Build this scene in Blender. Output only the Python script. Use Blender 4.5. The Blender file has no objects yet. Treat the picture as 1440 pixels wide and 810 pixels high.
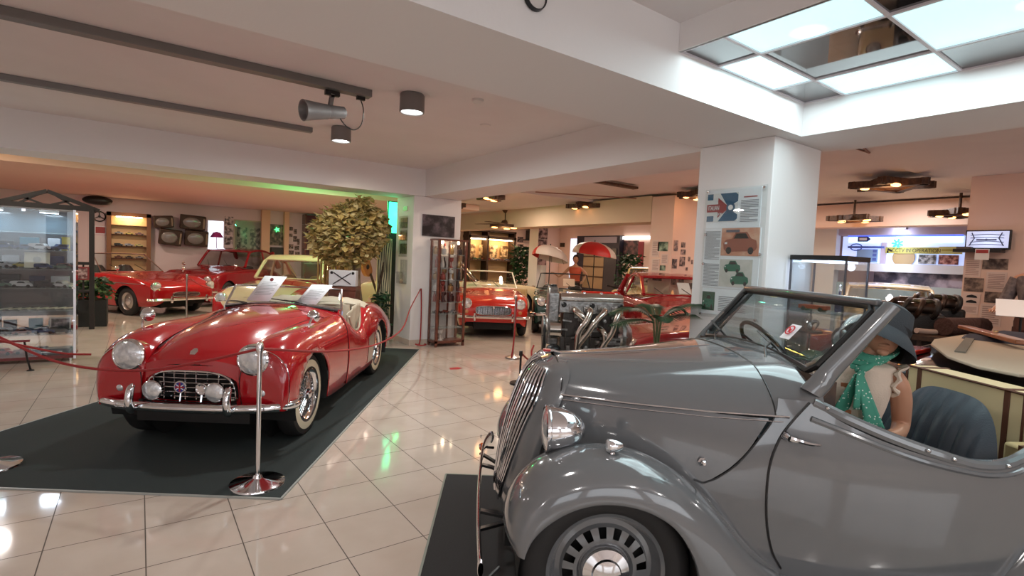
import bpy, math, random
import numpy as np
from mathutils import Vector, Matrix
random.seed(7)
C = bpy.context.scene.collection
PI = math.pi
def rad(a): return a*PI/180
# ---------------------------------------------------------------- materials
MATS = {}
def mat(name, col, rough=0.5, metal=0.0, coat=0.0, trans=0.0, emit=None, estr=0.0, noise=None, ior=1.45, alpha=1.0, bump=None, spec=0.5):
    if name in MATS: return MATS[name]
    m = bpy.data.materials.new(name); m.use_nodes = True
    nt = m.node_tree; b = nt.nodes['Principled BSDF']
    def S(k, v):
        if k in b.inputs: b.inputs[k].default_value = v
    S('Base Color', (*col, 1)); S('Roughness', rough); S('Metallic', metal); S('Coat Weight', coat)
    S('Coat Roughness', 0.03); S('Transmission Weight', trans); S('IOR', ior); S('Alpha', alpha); S('Specular IOR Level', spec)
    if emit: S('Emission Color', (*emit, 1)); S('Emission Strength', estr)
    if noise:   # (scale, second colour, detail)
        tc = nt.nodes.new('ShaderNodeTexCoord'); n = nt.nodes.new('ShaderNodeTexNoise'); r = nt.nodes.new('ShaderNodeValToRGB')
        n.inputs['Scale'].default_value = noise[0]; n.inputs['Detail'].default_value = noise[2] if len(noise) > 2 else 3
        r.color_ramp.elements[0].position = .38; r.color_ramp.elements[1].position = .62
        r.color_ramp.elements[0].color = (*col, 1); r.color_ramp.elements[1].color = (*noise[1], 1)
        nt.links.new(tc.outputs['Object'], n.inputs['Vector']); nt.links.new(n.outputs['Fac'], r.inputs['Fac']); nt.links.new(r.outputs['Color'], b.inputs['Base Color'])
    if bump:    # (scale, strength)
        tc = nt.nodes.new('ShaderNodeTexCoord'); n = nt.nodes.new('ShaderNodeTexNoise'); bp = nt.nodes.new('ShaderNodeBump')
        n.inputs['Scale'].default_value = bump[0]; bp.inputs['Strength'].default_value = bump[1]; bp.inputs['Distance'].default_value = .01
        nt.links.new(tc.outputs['Object'], n.inputs['Vector']); nt.links.new(n.outputs['Fac'], bp.inputs['Height']); nt.links.new(bp.outputs['Normal'], b.inputs['Normal'])
    MATS[name] = m
    return m
def glass(name, tint=(.95, .97, .97), a=.05, rough=0.02):
    """thin clear pane: mostly see-through with a mirror-like sheen"""
    if name in MATS: return MATS[name]
    m = bpy.data.materials.new(name); m.use_nodes = True; nt = m.node_tree
    nt.nodes.remove(nt.nodes['Principled BSDF']); out = nt.nodes['Material Output']
    t = nt.nodes.new('ShaderNodeBsdfTransparent'); g = nt.nodes.new('ShaderNodeBsdfGlossy'); mx = nt.nodes.new('ShaderNodeMixShader')
    f = nt.nodes.new('ShaderNodeLayerWeight'); mt = nt.nodes.new('ShaderNodeMath'); mt.operation = 'MULTIPLY_ADD'
    f.inputs['Blend'].default_value = .5; mt.inputs[1].default_value = .55; mt.inputs[2].default_value = a
    pw = nt.nodes.new('ShaderNodeMath'); pw.operation = 'POWER'; pw.inputs[1].default_value = 2.5
    t.inputs['Color'].default_value = (*tint, 1); g.inputs['Roughness'].default_value = rough
    nt.links.new(f.outputs['Facing'], pw.inputs[0]); nt.links.new(pw.outputs[0], mt.inputs[0])
    nt.links.new(mt.outputs[0], mx.inputs['Fac']); nt.links.new(t.outputs[0], mx.inputs[1]); nt.links.new(g.outputs[0], mx.inputs[2])
    nt.links.new(mx.outputs[0], out.inputs['Surface'])
    MATS[name] = m
    return m
def objcol(name, rough=.3, coat=.5):
    """paint that takes each object's own colour"""
    if name in MATS: return MATS[name]
    m = mat(name, (.5, .5, .5), rough, coat=coat); nt = m.node_tree
    o = nt.nodes.new('ShaderNodeObjectInfo'); nt.links.new(o.outputs['Color'], nt.nodes['Principled BSDF'].inputs['Base Color'])
    return m
def photo(name, dark, light, scale=9, seed=0.):
    """the blotchy content of a small photograph on a wall"""
    if name in MATS: return MATS[name]
    m = mat(name, dark, .45); nt = m.node_tree; b = nt.nodes['Principled BSDF']
    tc = nt.nodes.new('ShaderNodeTexCoord'); mp = nt.nodes.new('ShaderNodeMapping'); n = nt.nodes.new('ShaderNodeTexNoise'); r = nt.nodes.new('ShaderNodeValToRGB')
    mp.inputs['Location'].default_value = (seed, seed*2, seed*3); n.inputs['Scale'].default_value = scale; n.inputs['Detail'].default_value = 4
    e = r.color_ramp.elements; e[0].position = .40; e[1].position = .62; e[0].color = (*dark, 1); e[1].color = (*light, 1)
    k = e.new(.5); k.color = (*[(a+b_)/2*.8 for a, b_ in zip(dark, light)], 1)
    nt.links.new(tc.outputs['Object'], mp.inputs['Vector']); nt.links.new(mp.outputs[0], n.inputs['Vector'])
    nt.links.new(n.outputs['Fac'], r.inputs['Fac']); nt.links.new(r.outputs['Color'], b.inputs['Base Color'])
    return m
# ---------------------------------------------------------------- splines
def cat(P, n):
    """n points evenly in parameter on a Catmull-Rom spline through P (k x d)"""
    P = np.asarray(P, float); k = len(P)
    if k == 2: return P[0]+(P[1]-P[0])*np.linspace(0, 1, n)[:, None]
    Q = np.vstack([2*P[0]-P[1], P, 2*P[-1]-P[-2]])
    t = np.linspace(0, k-1, n); i = np.minimum(t.astype(int), k-2); u = (t-i)[:, None]
    a, b, c, d = Q[i], Q[i+1], Q[i+2], Q[i+3]
    return .5*((2*b)+(c-a)*u+(2*a-5*b+4*c-d)*u*u+(3*b-a-3*c+d)*u**3)
def surf(rows, nu, nv):
    """rows: list of equally long lists of points; smooth grid nu x nv"""
    R = np.array([cat(r, nv) for r in rows]); return np.array([cat(R[:, j], nu) for j in range(nv)]).transpose(1, 0, 2)
def interp(x, xs, ys):
    return float(np.interp(x, xs, ys))
def sinterp(x, xs, ys):
    """smooth interpolation of ys at x (xs ascending)"""
    xs = np.asarray(xs, float); ys = np.asarray(ys, float)
    x = min(max(x, xs[0]), xs[-1]); i = min(max(int(np.searchsorted(xs, x))-1, 0), len(xs)-2)
    m = np.gradient(ys, xs); h = xs[i+1]-xs[i]; t = (x-xs[i])/h
    return float((2*t**3-3*t*t+1)*ys[i]+(t**3-2*t*t+t)*h*m[i]+(-2*t**3+3*t*t)*ys[i+1]+(t**3-t*t)*h*m[i+1])
# ---------------------------------------------------------------- mesh builder
SPLIT_PIECES = dict(waist_moulding='waist_moulding', end_panels='end_panel', pillars='roof_pillar', sleeves='sleeve', pipe_flanges='pipe_flange', lattice_posts='lattice_post', running_board='running_board', running_board_trim='running_board_trim', back_rails='back_rail', feet='foot', clips='clip', cover_nuts='cover_nut', closed_eyes='closed_eye', eyes='eye', side_glass='side_window', corner_profiles='corner_profile', sleeve_ruffles='sleeve_ruffle', wing_beading='wing_beading', shut_lines='shut_line', bonnet_gap='bonnet_gap', windscreen_pillars='windscreen_pillar')
SPLIT_SIDES = dict(wheel_wells='wheel_well', bumper_irons='bumper_iron', wiper='wiper')
class MB:
    def __init__(s): s.v = []; s.f = []; s.m = []; s.mi = 0; s.M = None
    def add(s, vs, fs, mi=None):
        o = len(s.v); M = s.M
        for p in vs:
            p = (float(p[0]), float(p[1]), float(p[2]))
            s.v.append(tuple(M @ Vector(p)) if M is not None else p)
        for f in fs: s.f.append(tuple(i+o for i in f)); s.m.append(s.mi if mi is None else mi)
        return s
    def box(s, x0, x1, y0, y1, z0, z1, mi=None):
        return s.add([(x, y, z) for z in (z0, z1) for y in (y0, y1) for x in (x0, x1)],
            [(0, 2, 3, 1), (4, 5, 7, 6), (0, 1, 5, 4), (2, 6, 7, 3), (0, 4, 6, 2), (1, 3, 7, 5)], mi)
    def cbox(s, c, d, rot=(0, 0, 0), mi=None):
        M = Matrix.Translation(c) @ Matrix.Rotation(rot[2], 4, 'Z') @ Matrix.Rotation(rot[1], 4, 'Y') @ Matrix.Rotation(rot[0], 4, 'X')
        a, b, e = d[0]/2, d[1]/2, d[2]/2
        return s.add([M @ Vector((x, y, z)) for z in (-e, e) for y in (-b, b) for x in (-a, a)],
            [(0, 2, 3, 1), (4, 5, 7, 6), (0, 1, 5, 4), (2, 6, 7, 3), (0, 4, 6, 2), (1, 3, 7, 5)], mi)
    def beam(s, p, q, w, h, up=(0, 0, 1), mi=None):
        p, q = Vector(p), Vector(q); d = (q-p).normalized(); up = Vector(up)
        a = d.cross(up)
        if a.length < 1e-4: a = d.cross(Vector((1, 0, 0)))
        a.normalize(); b = a.cross(d); vs = []
        for e in (p, q):
            for sa, sb in ((-1, -1), (1, -1), (1, 1), (-1, 1)): vs.append(e+a*sa*w/2+b*sb*h/2)
        return s.add(vs, [(0, 1, 2, 3), (7, 6, 5, 4), (0, 4, 5, 1), (1, 5, 6, 2), (2, 6, 7, 3), (3, 7, 4, 0)], mi)
    def tube(s, pts, r, n=8, closed=False, mi=None, cap=True):
        pts = [Vector(p) for p in pts]; k = len(pts)
        rs = r if isinstance(r, (list, tuple)) else [r]*k
        vs = []; prev = None
        for i, p in enumerate(pts):
            if closed: d = pts[(i+1) % k]-pts[i-1]
            else: d = pts[min(i+1, k-1)]-pts[max(i-1, 0)]
            if d.length < 1e-9: d = Vector((0, 0, 1))
            d.normalize()
            if prev is None:
                a = d.cross(Vector((0, 0, 1)))
                if a.length < .05: a = d.cross(Vector((1, 0, 0)))
            else: a = prev-d*prev.dot(d)
            a.normalize(); prev = a; b = d.cross(a)
            for j in range(n):
                t = 2*PI*j/n; vs.append(p+(a*math.cos(t)+b*math.sin(t))*rs[i])
        fs = []
        for i in range(k if closed else k-1):
            for j in range(n):
                a0 = i*n+j; a1 = i*n+(j+1) % n; b0 = ((i+1) % k)*n+j; b1 = ((i+1) % k)*n+(j+1) % n
                fs.append((a0, a1, b1, b0))
        if not closed and cap: fs += [tuple(range(n-1, -1, -1)), tuple((k-1)*n+j for j in range(n))]
        return s.add(vs, fs, mi)
    def lathe(s, prof, c=(0, 0, 0), ax=(0, 0, 1), n=24, mi=None, cap=False, arc=None):
        """prof: (radius, height along ax); mi may be a list, one per ring"""
        ax = Vector(ax).normalized(); a = ax.cross(Vector((0, 0, 1)))
        if a.length < .05: a = Vector((1, 0, 0)) if abs(ax.z) > .9 else ax.cross(Vector((1, 0, 0)))
        a = (a-ax*a.dot(ax)).normalized(); b = ax.cross(a); c = Vector(c)
        vs = [c+ax*h+(a*math.cos(2*PI*j/n)+b*math.sin(2*PI*j/n))*r for r, h in prof for j in range(n)]
        for i in range(len(prof)-1):
            fs = [(i*n+j, i*n+(j+1) % n, (i+1)*n+(j+1) % n, (i+1)*n+j) for j in range(n)]
            if i == 0: s.add(vs, fs, mi[i] if isinstance(mi, list) else mi); base = len(s.v)-len(vs)
            else:
                for f in fs: s.f.append(tuple(k+base for k in f)); s.m.append(mi[i] if isinstance(mi, list) else (s.mi if mi is None else mi))
        if cap:
            s.f.append(tuple(base+j for j in range(n-1, -1, -1))); s.m.append(s.mi if not isinstance(mi, int) else mi)
            s.f.append(tuple(base+(len(prof)-1)*n+j for j in range(n))); s.m.append(s.mi if not isinstance(mi, int) else mi)
        return s
    def cyl(s, p, q, r, r2=None, n=16, mi=None):
        return s.tube([p, q], [r, r if r2 is None else r2], n, mi=mi)
    def ell(s, c, r, n=16, m=10, rot=None, mi=None, z0=-1, z1=1):
        vs = []; R = rot if rot is not None else Matrix.Identity(3); c = Vector(c)
        for i in range(m+1):
            sz = z0+(z1-z0)*i/m if (z0, z1) != (-1, 1) else -math.cos(PI*i/m)
            cr = math.sqrt(max(0, 1-sz*sz))
            for j in range(n): vs.append(c+R @ Vector((r[0]*cr*math.cos(2*PI*j/n), r[1]*cr*math.sin(2*PI*j/n), r[2]*sz)))
        return s.add(vs, [(i*n+j, i*n+(j+1) % n, (i+1)*n+(j+1) % n, (i+1)*n+j) for i in range(m) for j in range(n)], mi)
    def prism(s, poly, a, b, ax='y', mi=None):
        """poly in the other two axes (x,z for y; y,z for x; x,y for z), extruded a..b"""
        def P(u, v, w): return (u, w, v) if ax == 'y' else (w, u, v) if ax == 'x' else (u, v, w)
        n = len(poly); vs = [P(u, v, a) for u, v in poly]+[P(u, v, b) for u, v in poly]
        return s.add(vs, [tuple(range(n)), tuple(range(2*n-1, n-1, -1))]+[(i, i+n, (i+1) % n+n, (i+1) % n) for i in range(n)], mi)
    def grid(s, G, mi=None, closed_v=False, mirror=False, flip=False):
        G = np.asarray(G, float); nu, nv = G.shape[:2]
        for sg in ((1, -1) if mirror else (1,)):
            vs = (G*np.array([1, sg, 1])).reshape(-1, 3); fs = []
            for i in range(nu-1):
                for j in range(nv if closed_v else nv-1):
                    k = (j+1) % nv; f = (i*nv+j, i*nv+k, (i+1)*nv+k, (i+1)*nv+j)
                    fs.append(f if (sg > 0) != flip else f[::-1])
            s.add(vs, fs, mi)
        return s
    def cut(s, cx, cz, R, ymin=0.2, flat=None):
        """remove faces inside a wheel opening (side view circle) and snap its edge to the circle"""
        out = []; rem = set(); keep = set()
        for f, m in zip(s.f, s.m):
            c = np.mean([s.v[i] for i in f], axis=0)
            inside = abs(c[1]) > ymin and math.hypot(c[0]-cx, c[2]-cz) < R
            if flat is not None and abs(c[1]) > ymin and abs(c[0]-cx) < R and c[2] < cz: inside = True
            if inside: rem.update(f)
            else: out.append((f, m)); keep.update(f)
        for i in rem & keep:
            x, y, z = s.v[i]; d = math.hypot(x-cx, z-cz)
            if flat is not None and z < cz:
                if abs(x-cx) > R*.5: s.v[i] = (cx+math.copysign(R, x-cx), y, z)
            elif d > 1e-6: s.v[i] = (cx+(x-cx)*R/d, y, cz+(z-cz)*R/d)
        s.f = [o[0] for o in out]; s.m = [o[1] for o in out]
        return s
    def pieces(s):
        """split into connected pieces"""
        key = {}; par = list(range(len(s.v)))
        def find(a):
            while par[a] != a: par[a] = par[par[a]]; a = par[a]
            return a
        for i, v in enumerate(s.v):
            k = tuple(round(c, 4) for c in v)
            if k in key: par[find(i)] = find(key[k])
            else: key[k] = i
        for f in s.f:
            for i in f[1:]: par[find(i)] = find(f[0])
        return [find(f[0]) for f in s.f]
    def build(s, name, mats, parent=None, **kw):
        if name in SPLIT_PIECES or name in SPLIT_SIDES:
            if name in SPLIT_PIECES: ks = s.pieces()
            else:
                ks = []
                for f in s.f: c = np.mean([s.v[i] for i in f], axis=0); ks.append((c[1] > 0, c[0] > -1 if name == 'wheel_wells' else 0))
            o = None; nm = SPLIT_PIECES.get(name) or SPLIT_SIDES.get(name)
            for k in sorted(set(ks)):
                q = MB(); q.v = s.v; q.f = [f for f, kk in zip(s.f, ks) if kk == k]; q.m = [m_ for m_, kk in zip(s.m, ks) if kk == k]
                o = q.build1(nm, mats, parent, **kw)
            return o
        return s.build1(name, mats, parent, **kw)
    def build1(s, name, mats, parent=None, smooth=True, ang=35, bevel=0, solid=0, sub=0, weld=True, loc=None):
        me = bpy.data.meshes.new(name)
        used = sorted({i for f in s.f for i in f}); ix = {k: n for n, k in enumerate(used)}
        me.from_pydata([s.v[i] for i in used], [], [tuple(ix[i] for i in f) for f in s.f])
        ms = mats if isinstance(mats, (list, tuple)) else [mats]
        for m in ms: me.materials.append(m)
        me.polygons.foreach_set('material_index', [min(k, len(ms)-1) for k in s.m])
        if weld:
            import bmesh
            bm = bmesh.new(); bm.from_mesh(me); bmesh.ops.remove_doubles(bm, verts=bm.verts, dist=1e-5)
            bmesh.ops.recalc_face_normals(bm, faces=bm.faces); bm.to_mesh(me); bm.free()
        if smooth:
            me.polygons.foreach_set('use_smooth', [True]*len(me.polygons))
            me.set_sharp_from_angle(angle=rad(ang))
        me.update()
        o = bpy.data.objects.new(name, me); C.objects.link(o)
        if parent: o.parent = parent
        if loc: o.location = loc
        if bevel:
            b = o.modifiers.new('bevel', 'BEVEL'); b.width = bevel; b.segments = 2; b.limit_method = 'ANGLE'; b.angle_limit = rad(40)
        if solid:
            b = o.modifiers.new('solid', 'SOLIDIFY'); b.thickness = solid; b.offset = -1
        if sub:
            b = o.modifiers.new('sub', 'SUBSURF'); b.levels = sub; b.render_levels = sub
        return o
# ---------------------------------------------------------------- bookkeeping
def tag(o, label, cat_, group=None, kind=None):
    o['label'] = label; o['category'] = cat_
    if group: o['group'] = group
    if kind: o['kind'] = kind
    return o
def thing(name, label, cat_, loc=(0, 0, 0), rz=0, group=None):
    o = bpy.data.objects.new(name, None); C.objects.link(o); o.empty_display_size = .1
    o.location = loc; o.rotation_euler = (0, 0, rz)
    return tag(o, label, cat_, group)
KIDS = {}
def copy_tree(root, loc, rz=None, label=None, group=None, scale=None, color=None):
    def cp(o, par):
        c = o.copy(); C.objects.link(c)
        if par: c.parent = par
        if color is not None: c.color = (*color, 1)
        for ch in [x for x in o.children]: cp(ch, c)
        return c
    c = cp(root, None); c.location = loc
    if rz is not None: c.rotation_euler = (root.rotation_euler[0], root.rotation_euler[1], rz)
    if label: c['label'] = label
    if group: c['group'] = group
    if scale: c.scale = scale
    return c
def struct(mb, name, m, **k):
    o = mb.build(name, m, None, **k); o['kind'] = 'structure'; return o
def txt(body, size, loc, rot, m, parent=None, ext=.0008, name='lettering', align='CENTER', sx=1.0):
    """text turned into a mesh so that it stays a plain part"""
    cu = bpy.data.curves.new(name, 'FONT'); cu.body = body; cu.size = size; cu.extrude = ext; cu.align_x = align; cu.align_y = 'CENTER'
    t = bpy.data.objects.new(name+'_src', cu); C.objects.link(t)
    dg = bpy.context.evaluated_depsgraph_get(); me = bpy.data.meshes.new_from_object(t.evaluated_get(dg))
    bpy.data.objects.remove(t); me.materials.clear(); me.materials.append(m)
    o = bpy.data.objects.new(name, me); C.objects.link(o); o.location = loc; o.rotation_euler = rot; o.scale = (sx, 1, 1)
    if parent: o.parent = parent
    return o
# shared materials
chrome = mat('chrome', (.80, .80, .82), .08, 1.0)
steel = mat('brushed_steel', (.55, .54, .52), .28, 1.0)
rubber = mat('rubber', (.018, .017, .017), .6)
black = mat('black_paint', (.012, .012, .013), .35)
blackmatt = mat('black_matt', (.012, .012, .012), .8)
whitewall = mat('whitewall', (.72, .64, .48), .5)
paper = mat('paper', (.86, .88, .92), .6)
ink = mat('printed_grey_text', (.30, .31, .34), .7)
clear = glass('clear_glass')
screen_glass = glass('windscreen_glass', (.80, .84, .84), .04)
lens = mat('lamp_lens', (.86, .88, .90), .10, .55, coat=1.0, noise=(22, (.60, .63, .66), 3), bump=(40, .25))
wood = mat('reddish_wood', (.16, .055, .035), .35, coat=.3, noise=(14, (.11, .035, .022), 4))
darkwood = mat('dark_wood', (.035, .018, .011), .5, noise=(20, (.06, .03, .016), 4))
red_rope = mat('red_cord', (.32, .02, .022), .55, bump=(300, .4))
# ================================================================ camera
F_PX = 737.67
cam = bpy.data.cameras.new('camera'); camo = bpy.data.objects.new('camera', cam); C.objects.link(camo)
cam.sensor_fit = 'HORIZONTAL'; cam.sensor_width = 36; cam.lens = F_PX/1440*36; cam.clip_start = .05; cam.clip_end = 100
_yaw, _pitch, _roll = -0.61886, -0.05431, 0.04418
_fw = Vector((-math.sin(_yaw)*math.cos(_pitch), math.cos(_yaw)*math.cos(_pitch), math.sin(_pitch)))
_r = _fw.cross(Vector((0, 0, 1))).normalized(); _u = _r.cross(_fw)
_r2 = math.cos(_roll)*_r+math.sin(_roll)*_u; _u2 = -math.sin(_roll)*_r+math.cos(_roll)*_u
camo.matrix_world = Matrix.Translation((0, 0, 1.485)) @ Matrix((_r2, _u2, -_fw)).transposed().to_4x4()
bpy.context.scene.camera = camo
sc = bpy.context.scene
sc.view_settings.view_transform = 'Standard'; sc.view_settings.look = 'None'; sc.view_settings.gamma = 1; sc.view_settings.use_curve_mapping = False
sc.view_settings.exposure = .34
sc.cycles.diffuse_bounces = 6
# ================================================================ room
wallm = mat('warm_white_plaster', (.745, .705, .705), .75, noise=(2.5, (.725, .685, .685), 3), bump=(60, .05))
beamm = mat('white_plaster', (.78, .76, .76), .7, bump=(50, .05))
pinkm = mat('peach_plaster', (.76, .56, .48), .8, bump=(60, .05))
lilacm = mat('lilac_plaster', (.70, .58, .60), .8)
floorm = mat('glazed_floor_tile', (.62, .52, .45), .07, coat=.0, spec=.6)
def tile_nodes(m):
    nt = m.node_tree; b = nt.nodes['Principled BSDF']
    tc = nt.nodes.new('ShaderNodeTexCoord'); mp = nt.nodes.new('ShaderNodeMapping')
    mp.inputs['Location'].default_value = (-.031, -.0595, 0)
    br = nt.nodes.new('ShaderNodeTexBrick'); br.offset = 0; br.squash = 1
    br.inputs['Scale'].default_value = 1.0; br.inputs['Brick Width'].default_value = .4015; br.inputs['Row Height'].default_value = .3975
    br.inputs['Mortar Size'].default_value = .0028; br.inputs['Mortar Smooth'].default_value = .1
    n = nt.nodes.new('ShaderNodeTexNoise'); n.inputs['Scale'].default_value = 3; n.inputs['Detail'].default_value = 6
    r = nt.nodes.new('ShaderNodeValToRGB'); r.color_ramp.elements[0].color = (.55, .455, .385, 1); r.color_ramp.elements[1].color = (.61, .515, .445, 1)
    r.color_ramp.elements[0].position = .35; r.color_ramp.elements[1].position = .65
    br.inputs['Mortar'].default_value = (.09, .065, .05, 1)
    nt.links.new(tc.outputs['Object'], mp.inputs[0]); nt.links.new(mp.outputs[0], br.inputs['Vector']); nt.links.new(tc.outputs['Object'], n.inputs['Vector'])
    nt.links.new(n.outputs['Fac'], r.inputs['Fac']); nt.links.new(r.outputs[0], br.inputs['Color1']); nt.links.new(r.outputs[0], br.inputs['Color2'])
    nt.links.new(br.outputs['Color'], b.inputs['Base Color'])
    mm = nt.nodes.new('ShaderNodeMapRange'); mm.inputs['To Min'].default_value = .07; mm.inputs['To Max'].default_value = .7
    nt.links.new(br.outputs['Fac'], mm.inputs['Value']); nt.links.new(mm.outputs[0], b.inputs['Roughness'])
    bp = nt.nodes.new('ShaderNodeBump'); bp.inputs['Strength'].default_value = .03; n2 = nt.nodes.new('ShaderNodeTexNoise'); n2.inputs['Scale'].default_value = 9
    nt.links.new(n2.outputs['Fac'], bp.inputs['Height']); nt.links.new(bp.outputs[0], b.inputs['Normal'])
tile_nodes(floorm)
struct(MB().box(-6, 14, -5, 18.4, -.1, 0), 'floor', floorm, smooth=False)
ZB = 2.45; ZC = 2.88; ZP = 2.676
XL, XR, YW = 2.432, 3.843, 1.925
# high ceiling slabs (the light box keeps its own opening)
m = MB()
m.box(-6, 14, 2.655, 8.5, ZC, ZC+.1)
m.box(-6, XL, -5, YW, 2.83, 2.93)
m.box(4.5, 14, -5, 2.655, 2.85, 2.95)
m.box(-6, 14, 8.5, 18.4, 2.82, 2.92)
struct(m, 'ceiling', wallm, smooth=False)
# beams
struct(MB().box(-6, 4.45, YW, 2.655, ZB, 2.98), 'trim_1', beamm, smooth=False)
struct(MB().box(3.8, 4.45, 2.6555, 7.89, ZB, 2.98), 'trim_2', beamm, smooth=False)
struct(MB().box(-6, 4.45, 7.8905, 8.5, ZB, 2.98), 'trim_3', beamm, smooth=False)
struct(MB().box(XR, 4.5, -5, YW-.0005, ZB, 2.98), 'trim_4', beamm, smooth=False)
struct(MB().box(-6, 7, 11.4, 17.99, 2.68, 2.815), 'trim_5', pinkm, smooth=False)
struct(MB().box(8.15, 8.7, 6.87, 17.99, 2.34, 2.845), 'trim_6', mat('yellow_plaster', (.62, .49, .37), .8), smooth=False)
struct(MB().box(11.2, 11.6, -2, 6.3, 2.40, 2.845), 'trim_7', pinkm, smooth=False)
# dropped light box in the ceiling
struct(MB().box(XL, XL+.02, -5, YW-.001, ZP, 2.98), 'trim_8', beamm, smooth=False)
# pillars
struct(MB().box(3.69, 4.38, 2.03, 2.645, 0, ZB-.001), 'trim_9', beamm, smooth=False, bevel=.006)
struct(MB().box(3.62, 4.50, 7.92, 8.60, 0, ZB-.001), 'trim_10', beamm, smooth=False, bevel=.006)
struct(MB().box(8.15, 9.2, 6.33, 6.86, 0, 2.819), 'trim_11', pinkm, smooth=False)
struct(MB().box(9.16, 9.50, 11.7, 12.1, 0, 2.819), 'trim_12', beamm, smooth=False)
struct(MB().box(9.0, 9.5, -.4, 2.24, 0, 2.849), 'trim_13', pinkm, smooth=False)
for i, (x0, x1, y0, y1) in enumerate(((3.68, 4.39, 2.02, 2.03), (3.61, 4.43, 7.91, 7.92), (3.61, 3.62, 7.92, 8.61))):
    struct(MB().box(x0, x1, y0, y1, 0, .09), 'baseboard_%d' % (i+1), mat('beige_skirting', (.55, .47, .40), .2, spec=.6), smooth=False)
# outer walls
struct(MB().box(-6, 14, 18, 18.2, 0, 3), 'wall_back', lilacm, smooth=False)
struct(MB().box(-6.2, -6, -5, 18.2, 0, 3), 'wall_left', wallm, smooth=False)
struct(MB().box(13.2, 13.4, -5, 18, 0, 3), 'wall_right', pinkm, smooth=False)
struct(MB().box(-6, 13.2, -5.2, -5, 0, 3), 'wall_front', wallm, smooth=False)
# ---- luminous panels in the light box
lit = mat('lit_panel', (.8, .9, .9), .3, emit=(.50, .93, 1.0), estr=.80)
bulbglow = mat('panel_hot_spot', (1, 1, 1), .3, emit=(.95, 1, 1), estr=2.6)
smoked = mat('smoked_mirror_panel', (.02, .022, .025), .05, .0, coat=1)
alu = mat('ceiling_grid_white', (.72, .68, .72), .4)
XG = [XL+.02, 2.80, 3.42, XR]; YG = [1.925, 1.66, 1.05, .44, -.17, -.78]
t = thing('luminous_ceiling', 'chequered ceiling light box of white glowing and black glass panels', 'ceiling light', (0, 0, 0))
for i in range(3):
    for j in range(5):
        on = (i+j) % 2 == 1
        x0, x1, y1, y0 = XG[i], XG[i+1], YG[j], YG[j+1]
        o = MB().box(x0+.008, x1-.008, y0+.008, y1-.008, ZP+.01, ZP+.016).build('glowing_panel' if on else 'black_glass_panel', lit if on else smoked, t, smooth=False)
m = MB()
for x in XG: m.box(x-.009, x+.009, YG[-1], YG[0], ZP, ZP+.018)
for k, x in enumerate(YG): m.box(XG[0], XG[-1], x-.009, x+.009, ZP+.001, ZP+.017)
m.build('panel_grid', alu, t, smooth=False)

def spots_nodes(m):
    # soft hot spots painted into the panel emission, as of lamps behind
    nt = m.node_tree; b = nt.nodes['Principled BSDF']; g = nt.nodes.new('ShaderNodeNewGeometry'); prev = None
    for c in ((2.725, 1.367), (3.579, 1.351), (3.15, .6)):
        d = nt.nodes.new('ShaderNodeVectorMath'); d.operation = 'DISTANCE'; d.inputs[1].default_value = (*c, ZP+.01)
        k = nt.nodes.new('ShaderNodeMapRange'); k.interpolation_type = 'SMOOTHSTEP'
        k.inputs['From Min'].default_value = .03; k.inputs['From Max'].default_value = .10; k.inputs['To Min'].default_value = 1.2; k.inputs['To Max'].default_value = 0
        nt.links.new(g.outputs['Position'], d.inputs[0]); nt.links.new(d.outputs['Value'], k.inputs['Value'])
        a = nt.nodes.new('ShaderNodeMath'); a.operation = 'ADD'; nt.links.new(k.outputs[0], a.inputs[0])
        if prev: nt.links.new(prev, a.inputs[1])
        else: a.inputs[1].default_value = .80
        prev = a.outputs[0]
    nt.links.new(prev, b.inputs['Emission Strength'])
spots_nodes(lit)
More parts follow.
